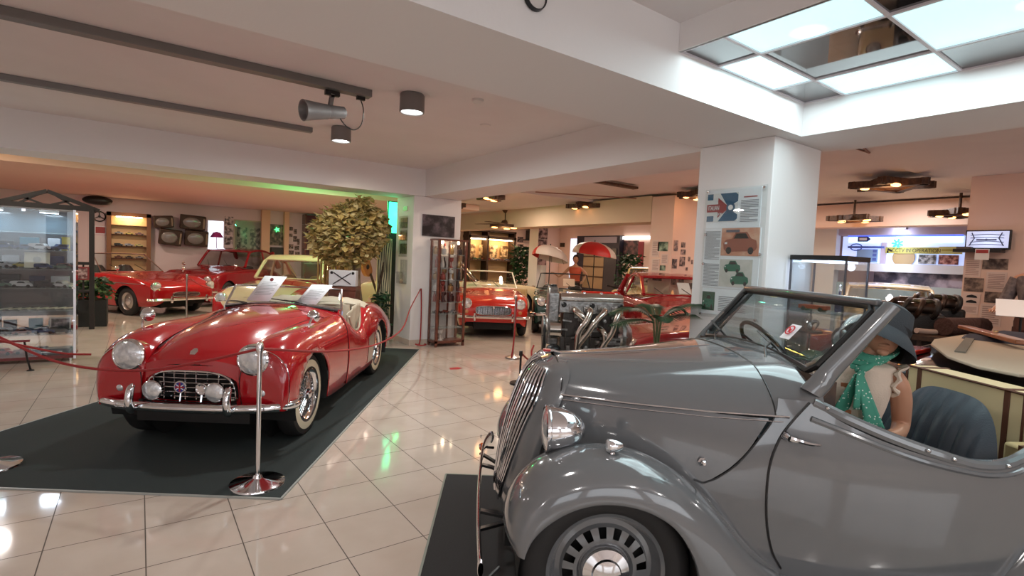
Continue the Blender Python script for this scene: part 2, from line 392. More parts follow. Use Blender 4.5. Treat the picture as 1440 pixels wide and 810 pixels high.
# ================================================================ wheels (local: hub at origin, axle along y, +y is the outer side)
def tyre_mb(R, w, rr, ww=None):
    """R outer radius, w width, rr rim radius, ww=(r0,r1) whitewall band"""
    h = w/2
    pr = [(rr, -h*.75), (rr+.02, -h*.95), ((R+rr)/2, -h), (R-.02, -h*.86), (R-.004, -h*.6), (R, -h*.2), (R, h*.2), (R-.004, h*.6), (R-.02, h*.86)]
    mi = [0]*8
    if ww: pr += [(ww[1], h*.95), (ww[0], h*1.0), (rr+.008, h*.86), (rr, h*.7)]; mi += [0, 1, 0, 0]
    else: pr += [((R+rr)/2, h), (rr+.02, h*.95), (rr, h*.75)]; mi += [0, 0, 0]
    return MB().lathe(pr, ax=(0, 1, 0), n=48, mi=mi)
def disc_wheel(parent, pos, side, R=.33, w=.13, rr=.216, rimm=None, slots=16, capm=None, cap_r=.095):
    m = tyre_mb(R, w, rr)
    m.v = [(x+pos[0], y*side+pos[1], z+pos[2]) for x, y, z in m.v]
    wh = m.build('wheel', [rubber, whitewall], parent)
    M0 = Matrix.Translation(pos) @ Matrix.Diagonal((1, side, 1, 1))
    m = MB(); m.M = M0
    pr = [(rr+.012, .048), (rr+.010, .056), (rr-.004, .050), (rr-.012, .030), (rr-.028, .010), (rr-.046, .014), (rr-.054, .030), (.122, .040), (.108, .040), (.098, .026), (.02, .026)]
    n = slots*6 if slots else 48
    m.lathe(pr, ax=(0, 1, 0), n=n)
    if slots:
        base = 0; keep = []
        for k, f in enumerate(m.f):
            ring, j = divmod(k, n)
            if ring == 6 and j % 6 in (0, 1, 2): continue
            keep.append(f)
        m.f = keep; m.m = [0]*len(keep)
    m.build('rim', rimm, wh)
    m = MB(); m.M = M0
    m.lathe([(.0, -.03), (rr-.03, -.03), (rr-.006, .0)], ax=(0, 1, 0), n=32).build('brake_drum', black, wh)
    m = MB(); m.M = M0
    m.lathe([(cap_r, .026), (cap_r, .046), (cap_r*.93, .058), (cap_r*.6, .066), (cap_r*.55, .074), (cap_r*.3, .080), (0, .082)], ax=(0, 1, 0), n=32).build('hubcap', capm or chrome, wh)
    return wh
def wire_wheel(parent, pos, side, R=.33, w=.15, rr=.20):
    M0 = Matrix.Translation(pos) @ Matrix.Diagonal((1, side, 1, 1))
    m = tyre_mb(R, w, rr, (rr+.02, rr+.075)); m.v = [tuple(M0 @ Vector(p)) for p in m.v]
    wh = m.build('wheel', [rubber, whitewall], parent)
    m = MB(); m.M = M0
    m.lathe([(rr-.004, -.06), (rr-.02, -.05), (rr-.03, .0), (rr-.02, .045), (rr+.006, .062), (rr+.010, .070), (rr, .072)], ax=(0, 1, 0), n=48).build('rim', chrome, wh)
    m = MB(); m.M = M0; ns = 24
    for k in range(ns):
        a = 2*PI*k/ns
        for (h, hy, ry, tw) in ((.038, .055, .035, .30), (.038, .055, .035, -.30), (.050, -.02, .0, .45), (.050, -.02, .0, -.45)):
            m.tube([(h*math.cos(a), hy, h*math.sin(a)), ((rr-.018)*math.cos(a+tw), ry, (rr-.018)*math.sin(a+tw))], .0026, 4, cap=False)
    m.build('spokes', chrome, wh)
    m = MB(); m.M = M0
    m.lathe([(.055, -.04), (.05, .0), (.036, .03), (.036, .06), (.045, .066), (.04, .085), (.02, .095), (0, .096)], ax=(0, 1, 0), n=20)
    m.beam((-.055, .082, 0), (.055, .082, 0), .018, .012).build('hub_spinner', chrome, wh)
    m = MB(); m.M = M0
    m.lathe([(0, -.045), (rr-.03, -.045)], ax=(0, 1, 0), n=24).build('brake_drum', black, wh)
    return wh
# ================================================================ grey drophead tourer in the foreground
grey = mat('grey_coach_paint', (.128, .134, .141), .13, .0, coat=1.0, spec=.6, bump=(5, .02))
grey_leather = mat('dark_blue_leather', (.030, .040, .052), .42, bump=(180, .15))
cream = mat('cream_hide', (.60, .47, .27), .55)
brown_strap = mat('brown_leather_strap', (.10, .035, .018), .5)
A_G = rad(147.7)
gcar = thing('vintage_tourer', 'grey open vintage tourer with chrome headlamps on the black mat in the foreground', 'car', (1.7639, 1.8503, 0), A_G)
def gW(x, z):
    w = sinterp(x, [-2.75, -2.6, -2.3, -1.9, -1.5, -1.1, -.8, -.55, -.3, -.1, .2], [.30, .44, .56, .62, .65, .645, .61, .55, .475, .41, .285])
    t = (z-.60)/.42
    return w*(1-.07*t*t) if z > .6 else w*(1-.05*t*t)
ZM = lambda x: interp(x, [-.75, -.4, .2], [.925, .915, .915])    # moulding
# bonnet top
def bonnet_rows(xs, top):
    rows = []
    for x in xs:
        w = gW(x, .92); zt = top(x); zm = ZM(x)
        rows.append([(x, 0, zt), (x, w*.22, zt-.002), (x, w*.45, zt-.012), (x, w*.68, zt-.035), (x, w*.86, zm+(zt-zm)*.50), (x, w*.96, zm+(zt-zm)*.22), (x, w*1.0, zm)])
    return rows
topz = lambda x: sinterp(x, [-.95, -.8, -.64, -.4, -.1, .13], [1.125, 1.128, 1.112, 1.083, 1.056, 1.040])
xs = [.150-.0903*i for i in range(10)]
m = MB().grid(surf(bonnet_rows(xs, topz), 24, 26), mirror=True); m.build('bonnet', grey, gcar)
m = MB()
for sg in (1, -1):
    pts = [(x, sg*(gW(x, .92)+.004), ZM(x)) for x in np.linspace(.148, -.70, 24)]
    m.tube(pts, .005, 6); m.tube([(p[0], p[1]+.001*sg, p[2]-.020) for p in pts], .0025, 6)
m.tube([(.12, 0, 1.043)]+[(x, 0, topz(x)+.001) for x in np.linspace(.05, -.62, 12)], .004, 6)
m.build('chrome_moulding', chrome, gcar)
# bonnet side panels
for sg in (1, -1):
    rows = []
    for k in range(12):
        t = k/11; row = []
        for z in np.linspace(.91, .42, 8):
            xf = interp(z, [.42, .6, .75, .91], [.31, .272, .225, .155]); xr = interp(z, [.42, .63, .735, .89, .98], [-.38, -.415, -.53, -.622, -.66])
            x = xf+(xr-xf)*t; row.append((x, sg*gW(x, z), z))
        rows.append(row)
    MB().grid(surf(rows, 30, 20)).build('bonnet_side', grey, gcar)
# dark shut lines between panels
def shut(pts, r=.0035, off=.0015):
    return [(p[0], p[1]+math.copysign(off, p[1]), p[2]) for p in cat(pts, 24)]
m = MB()
for sg in (1, -1):
    m.tube(shut([(x, sg*gW(x, z), z) for x, z in ((-.652, .925), (-.622, .87), (-.53, .735), (-.46, .665), (-.42, .64), (-.40, .632), (-.37, .64))]), .0035, 6)
    m.tube(shut([(x, sg*gW(x, z), z) for x, z in ((.146, .99), (.155, .91), (.222, .75), (.262, .6), (.29, .5))]), .003, 6)
    m.tube(shut([(x, sg*(gW(x, z)+.008), z) for x, z in ((-.77, .985), (-.715, .92), (-.668, .85), (-.636, .76), (-.625, .66), (-.632, .52), (-.66, .40), (-.70, .33))]), .0045, 6)
arc = bonnet_rows([.146], topz)[0]; arc2 = bonnet_rows([-.655], topz)[0]
for A in (arc, arc2):
    for sg in (1, -1): m.tube([(p[0], sg*p[1], p[2]+.001) for p in cat(A, 16)], .0028, 6)
m.build('shut_lines', black, gcar)
# radiator shell: forward leaning V shaped nose
def shell(u, z):
    """u 0 centre .. 1 side edge"""
    cx = sinterp(z, [.30, .36, .53, .71, .86, .95, 1.005, 1.035], [.375, .390, .386, .357, .314, .276, .230, .16])
    sx = interp(z, [.30, .42, .6, .75, .91, .99, 1.035], [.29, .285, .25, .208, .140, .11, .105])
    hw = gW(.16, .9)*sinterp(z, [.30, .38, .5, .7, .9, .98, 1.025, 1.037], [.72, .95, 1.06, 1.08, 1.045, .93, .62, .30])
    x = cx+(sx-cx)*u**1.9
    y = hw*math.sin(u*PI/2)**.9 if u > 0 else 0
    return (x, y, z)
rows = [[shell(u, z) for u in np.linspace(0, 1, 12)] for z in (.30, .36, .45, .55, .65, .75, .85, .92, .97, 1.005, 1.028, 1.037)]
MB().grid(surf(rows, 40, 24), mirror=True).build('radiator_shell', grey, gcar)
# grille: dark opening with upright chrome bars following the nose
m = MB(); g = MB()
zs = list(np.linspace(.36, 1.0, 22))
def gp(u, z, o): x, y, zz = shell(u, z); return (x+o, y+o*.3*u, zz+o*.4*(z > .93))
for sg in (1, -1):
    uw = lambda z: sinterp(z, [.36, .45, .6, .8, .92, 1.0], [.22, .36, .50, .60, .62, .56])
    g.grid([[(gp(uw(z)*k/5, z, .003)[0], sg*gp(uw(z)*k/5, z, .003)[1], z) for k in range(6)] for z in zs])
    for k in range(1, 9):
        m.tube([(lambda p: (p[0], sg*p[1], p[2]))(gp(uw(z)*k/8.0, z, .008)) for z in zs], .0046, 6)
m.tube([gp(0, z, .012) for z in list(zs)+[1.02]], .0075, 8)
g.build('grille_backing', black, gcar); m.build('grille_bars', chrome, gcar)
# chrome mascot badge on top of the nose
m = MB(); m.lathe([(.0, .022), (.014, .02), (.022, .01), (.024, 0)], c=(.205, 0, 1.03), ax=(.5, 0, 1), n=16)
m.tube([(.255, 0, 1.01), (.21, 0, 1.045), (.15, 0, 1.052), (.115, 0, 1.044)], [.006, .012, .010, .005], 8)
b = m.build('radiator_badge', chrome, gcar)
MB().box(.165, .20, -.012, .012, 1.050, 1.060).build('red_badge_flag', mat('badge_red', (.4, .02, .02), .3), b)
# front wings
def wing(crown, opening, ys, sgs=(1, -1), name='front_wing', nu=44):
    rows = []
    k = len(crown)
    for i in range(k):
        c = np.array(crown[i]); o = np.array(opening[i]); row = []
        for t, y, dz in ys:
            p = c+(o-c)*t; row.append((p[0], y(i/(k-1)) if callable(y) else y, p[1]+dz))
        rows.append(row)
    G_ = surf(rows, nu, 34)
    for sg in sgs: MB().grid(G_*np.array([1, sg, 1])).build(name, grey, gcar)
crown = [(.366, .432), (.388, .475), (.380, .545), (.336, .64), (.255, .72), (.145, .765), (.02, .780), (-.12, .762), (-.26, .700), (-.385, .605), (-.50, .490), (-.60, .385), (-.70, .315)]
opening = [(.316, .425), (.308, .455), (.288, .497), (.245, .545), (.180, .590), (.110, .618), (.03, .630), (-.06, .622), (-.145, .595), (-.225, .545), (-.285, .47), (-.325, .385), (-.35, .27)]
ys = [(.62, lambda t: .30+.06*t, -.05), (.42, lambda t: .345+.08*t, -.02), (.18, lambda t: .40+.08*t, 0), (.04, lambda t: .455+.06*t, 0), (0, lambda t: .52+.04*t, 0), (.06, lambda t: .59+.02*t, 0), (.22, lambda t: .65+.01*t, 0), (.5, lambda t: .69, 0), (.8, lambda t: .705, 0), (.985, lambda t: .708, 0), (1.03, lambda t: .70, 0), (1.02, lambda t: .675, 0), (.95, lambda t: .66, 0)]
wing(crown, opening, ys)
# rear wings
rc = [(-1.52, .30), (-1.60, .42), (-1.70, .55), (-1.84, .66), (-2.0, .715), (-2.16, .715), (-2.32, .66), (-2.46, .55), (-2.56, .42), (-2.60, .30)]
ro = [(-1.73, .28), (-1.76, .40), (-1.83, .50), (-1.92, .57), (-2.02, .605), (-2.13, .605), (-2.24, .57), (-2.33, .50), (-2.39, .40), (-2.42, .28)]
ys2 = [(.25, .50, .0), (.05, .56, 0), (0, .61, 0), (.1, .665, 0), (.35, .70, 0), (.8, .715, 0), (1.0, .712, 0), (1.02, .68, 0)]
wing(rc, ro, ys2, name='rear_wing')
# inner wheel wells
m = MB()
for sg in (1, -1):
    for cx in (0, -2.07):
        rows = [[(cx+.335*math.cos(a), sg*y, .33+.31*math.sin(a)) for y in (.36, .5, .66)] for a in np.linspace(-.2, PI+.2, 18)]
        m.grid(rows); m.lathe([(0.0, 0), (.335, 0)], c=(cx, sg*.36, .33), ax=(0, 1, 0), n=24)
m.build('wheel_wells', blackmatt, gcar)
# scuttle between bonnet and windscreen
def cow_rows(xs):
    rows = []
    for x in xs:
        w = gW(x, .95)+.0; zt = topz(x); zs_ = interp(x, [-.95, -.78, -.65], [.985, 1.0, .93])
        zs_ = interp(x, [-1.0, -.80, -.655], [.985, .990, .925])
        rows.append([(x, 0, zt), (x, w*.25, zt-.003), (x, w*.5, zt-.016), (x, w*.72, zt-.04), (x, w*.88, zs_+(zt-zs_)*.46), (x, w*.97, zs_+(zt-zs_)*.2), (x, w*1.0, zs_-.004)])
    return rows
MB().grid(surf(cow_rows([-.655, -.70, -.75, -.79, -.825]), 12, 26), mirror=True).build('scuttle', grey, gcar)
# body side: scuttle side, door, rear quarter; rim height of the cockpit
RIM = lambda x: sinterp(x, [-2.75, -2.4, -2.12, -1.85, -1.72, -1.64, -1.55, -1.42, -1.25, -1.07, -.92, -.78], [.80, .87, .895, .895, .865, .823, .783, .772, .812, .868, .925, .985])
DF = lambda z: interp(z, [.30, .40, .52, .66, .76, .85, .92, .985], [-.72, -.66, -.632, -.625, -.636, -.668, -.715, -.77])
def side_panel(name, x_a, x_b, off=0., zlow=.30, n=20, rim=True):
    for sg in (1, -1):
        rows = []
        for k in range(n):
            t = k/(n-1); row = []
            xt = x_a(.985)+(x_b(.985)-x_a(.985))*t; zt = RIM(xt) if rim else .99
            for s_ in np.linspace(0, 1, 14):
                z = zt+(zlow-zt)*s_
                a, b_ = x_a(z), x_b(z); x = a+(b_-a)*t
                row.append((x, sg*(gW(x, z)+off), z))
            rows.append(row)
        MB().grid(rows).build(name, grey, gcar)
def scz(z): return interp(z, [.30, .60, .632, .665, .735, .87, .93, .995], [-.35, -.38, -.41, -.46, -.53, -.622, -.658, -.665])
for sg in (1, -1):
    rows = []
    for k in range(8):
        t = k/7; row = []
        for z in np.linspace(.99, .30, 18):
            a, b_ = scz(z), DF(z); zz = z if z < .9 else z
            x = a+(b_-a)*t; row.append((x, sg*(gW(x, z)+.008*t), z))
        rows.append(row)
    MB().grid(rows).build('scuttle_side', grey, gcar)
side_panel('door', DF, lambda z: -1.62-.02*(z-.5), .008)
side_panel('rear_quarter', lambda z: -1.62-.02*(z-.5), lambda z: -2.70+.12*abs(z-.6), .008, n=26)
# tail
rows = []
for x in np.linspace(-2.12, -2.72, 10):
    w = gW(x, RIM(x))+.008; zt = RIM(x)
    rows.append([(x, 0, zt+.035*(1 if x > -2.5 else .6)), (x, w*.4, zt+.03), (x, w*.8, zt+.015), (x, w, zt)])
MB().grid(surf(rows, 20, 14), mirror=True).build('rear_deck', grey, gcar)
rows = [[(-2.70-.05*math.cos((z-.6)*3), y*gW(-2.7, z)/gW(-2.7, .6), z) for y in (0, .12, .25, gW(-2.7, .6)+.01)] for z in np.linspace(.92, .3, 9)]
MB().grid(rows, mirror=True).build('tail_panel', grey, gcar)
# rolled cockpit rim and the raised swage below it
m = MB()
for sg in (1, -1):
    P_ = [(x, sg*(gW(x, RIM(x))-.012), RIM(x)+.002) for x in np.linspace(-.79, -2.12, 46)]
    m.tube(P_, .024, 10)
m.tube([(-2.12, y, .895+.035*(1-(y/.58)**2)) for y in np.linspace(.58, -.58, 16)], .020, 8)
m.build('cockpit_rim', grey, gcar)
m = MB()
for sg in (1, -1):
    m.tube([(x, sg*(gW(x, z)+.0055), z) for x, z in cat([(-.775, .925), (-.893, .885), (-1.03, .838), (-1.17, .795), (-1.32, .762), (-1.455, .745), (-1.57, .760), (-1.66, .815), (-1.75, .88)], 30)], .012, 8)
m.build('waist_moulding', grey, gcar)
# press studs on the rim
for k, (x, dy) in enumerate(((-.83, 0), (-1.20, 0), (-1.30, 0), (-1.52, 0), (-1.60, 0))):
    MB().lathe([(.009, 0), (.008, .006), (.003, .011), (0, .011)], c=(x, gW(x, RIM(x))+.012, RIM(x)+.006), ax=(0, 1, .4), n=10).build('hood_stud', chrome, gcar)
# running boards, floor and bulkheads
m = MB()
for sg in (1, -1): m.box(-1.60, -.56, min(sg*.50, sg*.70), max(sg*.50, sg*.70), .27, .305)
m.build('running_board', grey, gcar, bevel=.012)
m = MB()
for sg in (1, -1): m.tube([(-.57, sg*.705, .30), (-1.6, sg*.705, .30)], .006, 6)
m.build('running_board_trim', chrome, gcar)
m = MB().box(-2.12, -.6, -.52, .52, .26, .29).box(-.62, -.60, -.5, .5, .29, .95).box(-2.6, .36, -.22, .22, .20, .26)
m.build('chassis_floor', blackmatt, gcar)
m = MB()
for sg in (1, -1):
    rows = [[(x, sg*(gW(x, z)-.035), z) for z in np.linspace(.3, RIM(x)-.01, 6)] for x in np.linspace(-.80, -2.12, 16)]
    m.grid(rows)
m.build('inner_trim', mat('dark_trim', (.03, .035, .04), .6), gcar)
MB().prism([(-.80, 1.085), (-.90, 1.06), (-.90, .86), (-.82, .84), (-.80, .9)], -.54, .54).build('dashboard', darkwood, gcar)
# windscreen
def wsP(y, t):   # t 0 bottom .. 1 top, plane leaning back
    zb = 1.088+.030*(1-(y/.5)**2); z = zb+(1.362-zb)*t
    return (-.815-(z-1.088)*.865, y, z)
m = MB()
bot = [wsP(y, 0) for y in np.linspace(-.475, .475, 20)]
loop = [wsP(-.505, .10)]+bot+[wsP(.505, .10), wsP(.515, .5), wsP(.515, .93), wsP(.49, 1)]+[wsP(y, 1) for y in np.linspace(.40, -.40, 8)]+[wsP(-.49, 1), wsP(-.515, .93), wsP(-.515, .5)]
m.tube(loop, .014, 8, closed=True)
wf = m.build('windscreen_frame', black, gcar)
m = MB()
m.tube([(p[0]-.004, p[1], p[2]+.016) for p in (wsP(-.53, 1), wsP(0, 1), wsP(.53, 1))], [.017]*3, 8)
for sg in (1, -1):
    a = wsP(sg*.545, -.02); b_ = wsP(sg*.545, 1.04)
    rows = []
    for t_, wd in ((-.24, .042), (-.10, .040), (.05, .038), (.3, .035), (.65, .032), (1.03, .031)):
        q = wsP(.545, t_); q = (q[0]-(.034 if t_ >= 0 else .040), q[1], q[2])
        rows.append([(q[0]+wd*math.cos(a), sg*(.548+(.03 if t_ < 0 else .022)*math.sin(a)), q[2]+wd*.5*math.cos(a)) for a in np.linspace(0, 2*PI, 15)])
    m.grid(surf(rows, 24, 24))
m.build('windscreen_pillars', grey, gcar, bevel=.010)
m = MB(); m.tube([(p[0]+.016, p[1], p[2]) for p in (wsP(-.50, 1.05), wsP(0, 1.06), wsP(.50, 1.05))], .007, 6)
m.build('windscreen_top_strip', black, gcar)
G1 = [[wsP(y, t) for t in (0.02, .5, .99)] for y in np.linspace(-.50, .50, 14)]
MB().grid(G1).build('windscreen_glass', screen_glass, gcar, solid=.004)
m = MB()
for y0, y1 in ((.16, .36), (-.34, -.14)):
    p0 = Vector((-.735, y0+.16, 1.085)); p1 = Vector(wsP(y0-.02, .16)); p1.x += .02
    m.tube([p0, (p0+p1)/2+Vector((.02, 0, .02)), p1], .005, 6)
    m.tube([p1+Vector((.010, .11, -.035)), p1+Vector((.004, -.12, .035))], .006, 6)
    m.lathe([(.018, 0), (.016, .02), (0, .03)], c=p0-Vector((0, 0, .02)), ax=(.2, 0, 1), n=12)
m.build('wiper', black, gcar)
# no-touching sticker card on the glass
p = wsP(.235, .28)
s = MB().cbox((p[0]+.012, p[1], p[2]+.035), (.002, .072, .085), (0, -.75, 0)).build('notice_card', paper, gcar)
m = MB(); M_ = Matrix.Translation((p[0]+.015, p[1], p[2]+.043)) @ Matrix.Rotation(-.75+PI/2, 4, 'Y'); m.M = M_
m.lathe([(.020, 0), (.026, 0), (.026, .0015), (.020, .0015), (.020, 0)], n=24); m.cbox((0, 0, .0015), (.044, .005, .0015), (0, 0, .8)); m.cbox((0, 0, .001), (.006, .02, .0012)); m.cbox((0.004, 0, .001), (.02, .010, .0012))
m.build('prohibition_mark', mat('sign_red', (.6, .02, .03), .4), s)
# steering wheel (far side)
m = MB(); cc = Vector((-1.07, -.27, 1.03)); axs = Vector((-.82, 0, .57)).normalized()
e1 = Vector((0, 1, 0)); e2 = axs.cross(e1)
m.tube([cc+(e1*math.cos(a)+e2*math.sin(a))*.205 for a in np.linspace(0, 2*PI, 37)[:-1]], .011, 8, closed=True)
for a in (PI/2+.0, PI/2+2.09, PI/2+4.19): m.tube([cc, cc+(e1*math.cos(a)+e2*math.sin(a))*.2], .006, 6)
m.tube([cc, cc-axs*.45], .014, 8); m.lathe([(.03, -.01), (.03, .012), (0, .016)], c=cc, ax=axs, n=16)
m.build('steering_wheel', black, gcar)
# lamps, handles, catches
for sg in (1, -1):
    c0 = (.205, sg*.455, .818)
    m = MB(); m.lathe([(0, -.135), (.025, -.130), (.050, -.110), (.072, -.075), (.085, -.032), (.089, .0), (.090, .012)], c=c0, ax=(1, 0, 0), n=36)
    h = m.build('headlamp', chrome, gcar)
    m = MB(); m.lathe([(.090, .010), (.094, .016), (.094, .026), (.085, .030)], c=c0, ax=(1, 0, 0), n=36); m.build('headlamp_rim', chrome, h)
    MB().lathe([(.086, .026), (.06, .036), (.03, .041), (0, .043)], c=c0, ax=(1, 0, 0), n=28).build('headlamp_lens', lens, h)
    m = MB(); m.tube([(c0[0]-.03, c0[1]-sg*.01, c0[2]-.08), (c0[0]-.05, c0[1]-sg*.01, .715)], [.018, .03], 10); m.build('headlamp_bracket', grey, h)
    m = MB(); c1 = (-.005, sg*.585, .800)
    m.lathe([(0, -.045), (.012, -.042), (.022, -.022), (.027, .0), (.028, .010)], c=c1, ax=(1, 0, 0), n=20)
    m.tube([(c1[0]-.005, c1[1], c1[2]-.02), (c1[0]-.005, c1[1], c1[2]-.045)], [.010, .018], 8)
    sl = m.build('sidelamp', chrome, gcar); MB().lathe([(.027, .010), (.02, .018), (0, .021)], c=c1, ax=(1, 0, 0), n=16).build('sidelamp_lens', lens, sl)
    m = MB(); x, z = -.394, .717; y = sg*(gW(x, z)+.002)
    m.lathe([(.018, 0), (.018, .006), (.012, .010), (.012, .022), (.007, .028), (0, .028)], c=(x, y, z), ax=(0, sg, 0), n=6); m.build('bonnet_catch', chrome, gcar)
    m = MB(); x, z = -.685, .852; y = gW(x, z)+.012
    m.lathe([(.020, 0), (.018, .012), (.012, .03)], c=(x, sg*y, z), ax=(0, sg, 0), n=14)
    m.tube(cat([(x+.003, sg*(y+.028), z+.004), (x-.03, sg*(y+.036), z-.004), (x-.07, sg*(y+.034), z-.014), (x-.118, sg*(y+.030), z-.020)], 12), [.012, .012, .0115, .011, .0105, .010, .0095, .009, .0085, .008, .0065, .004], 8)
    m.build('door_handle', chrome, gcar)
# bumper
m = MB()
bp = cat([(.405, -.70, .38), (.43, -.66, .38), (.465, -.45, .38), (.482, 0, .38), (.482, .40, .38), (.474, .66, .38), (.470, .70, .38)], 30)
rows = []
for i, p in enumerate(bp):
    h_ = .038 if 0 < i < 29 else .026
    rows.append([(p[0]+.010*math.cos(a), p[1], p[2]+h_*math.sin(a)) for a in np.linspace(0, 2*PI, 17)])
m.grid(rows)
bu = m.build('front_bumper', chrome, gcar)
m = MB()
for sg in (1, -1): m.beam((.30, sg*.25, .34), (.478, sg*.26, .38), .03, .012); m.beam((.30, sg*.25, .34), (.478, sg*.42, .38), .02, .012)
m.build('bumper_irons', black, bu)
for sg in (1, -1):
    m = MB(); m.ell((.468, sg*.690, .318), (.020, .018, .026), 14, 10); o = m.build('indicator_lamp', mat('amber_lens', (.55, .08, .01), .15, coat=1), bu)
    MB().tube([(.462, sg*.690, .318), (.40, sg*.62, .34)], .008, 6).build('indicator_stalk', black, o)
    m = MB()
    for y in (.655, .50): m.lathe([(.012, 0), (.008, .008), (0, .009)], c=(.480-.006*(y > .6), sg*y, .395), ax=(1, 0, 0), n=10)
    m.build('bumper_bolt', chrome, bu)
MB().box(.30, .34, -.3, .3, .27, .31).build('front_valance', black, gcar, bevel=.008)
for x in (0, -2.07):
    for sg in (1, -1): disc_wheel(gcar, (x, sg*.57, .33), sg, rimm=grey)
# seats: two pleated bucket backs and cushions
def seat(yc, lean=.0):
    hw = .30
    rows = []
    def outline(y):   # top edge height at lateral y
        return .985+lean-.26*abs(y/hw)**4-.02*abs(y/hw)**2
    front = []; ny = 65
    for j, y in enumerate(np.linspace(-hw, hw, ny)):
        zt = outline(y); row = []
        pl = abs(math.sin((y/hw)*PI*4.5))*.016*(abs(y) < hw*.93)
        for s_ in np.linspace(0, 1, 12):
            z = .42+(zt-.42)*s_
            xb = -1.475-(z-.42)*.27
            edge = (1-abs(y/hw)**6)*(1-s_**8)
            row.append((xb+.055*edge+pl*min(1, 4*(1-s_)), yc+y, z+.0))
        for s_ in np.linspace(1, 0, 10):
            z = .42+(zt-.42)*s_
            xb = -1.475-(z-.42)*.27
            edge = (1-abs(y/hw)**6)*(1-s_**8)
            row.append((xb-.05*edge, yc+y, z))
        front.append(row)
    sb = MB().grid(front).build('seat_back', grey_leather, gcar)
    m = MB(); rows = []
    for j, y in enumerate(np.linspace(-.26, .26, 53)):
        pl = abs(math.sin((y/.26)*PI*4))*.008; e = (1-abs(y/.26)**8)
        rows.append([(-1.50, yc+y, .45), (-1.47, yc+y, .45+.06*e+pl), (-1.3, yc+y, .46+.06*e+pl), (-1.1, yc+y, .46+.055*e+pl), (-1.03, yc+y, .45+.03*e), (-1.02, yc+y, .32)])
    m.grid(rows); m.build('seat_cushion', grey_leather, gcar)
seat(.285); seat(-.26, .045)
# cream suitcase standing behind the seats
cs = thing('suitcase', 'cream hard suitcase with brown straps standing behind the blue seats of the grey tourer', 'suitcase', (0, 0, 0))
cs.matrix_world = gcar.matrix_world
cs.location = gcar.location; cs.rotation_euler = gcar.rotation_euler
m = MB().box(-2.10, -1.94, -.34, .315, .52, .985); m.build('case_shell', cream, cs, bevel=.012)
for y in (-.255, .235): MB().box(-2.104, -1.936, y-.014, y+.014, .516, .989).build('strap', brown_strap, cs, bevel=.002)
m = MB(); m.tube([(-1.938, -.34, .983), (-1.938, .315, .983)], .006, 6); m.tube([(-1.938, .315, .983), (-1.938, .315, .52)], .006, 6); m.tube([(-1.938, -.34, .983), (-1.938, -.34, .52)], .006, 6)
m.build('piping', brown_strap, cs)
cs2 = thing('picnic_hamper', 'tan case lying low behind the near seat beside the cream suitcase', 'case', gcar.location, A_G)
MB().box(-1.92, -1.76, .40, .575, .50, .80).build('case_shell', mat('tan_hide', (.50, .36, .17), .6), cs2, bevel=.015)
MB().box(-1.924, -1.756, .47, .50, .496, .804).build('strap', brown_strap, cs2)
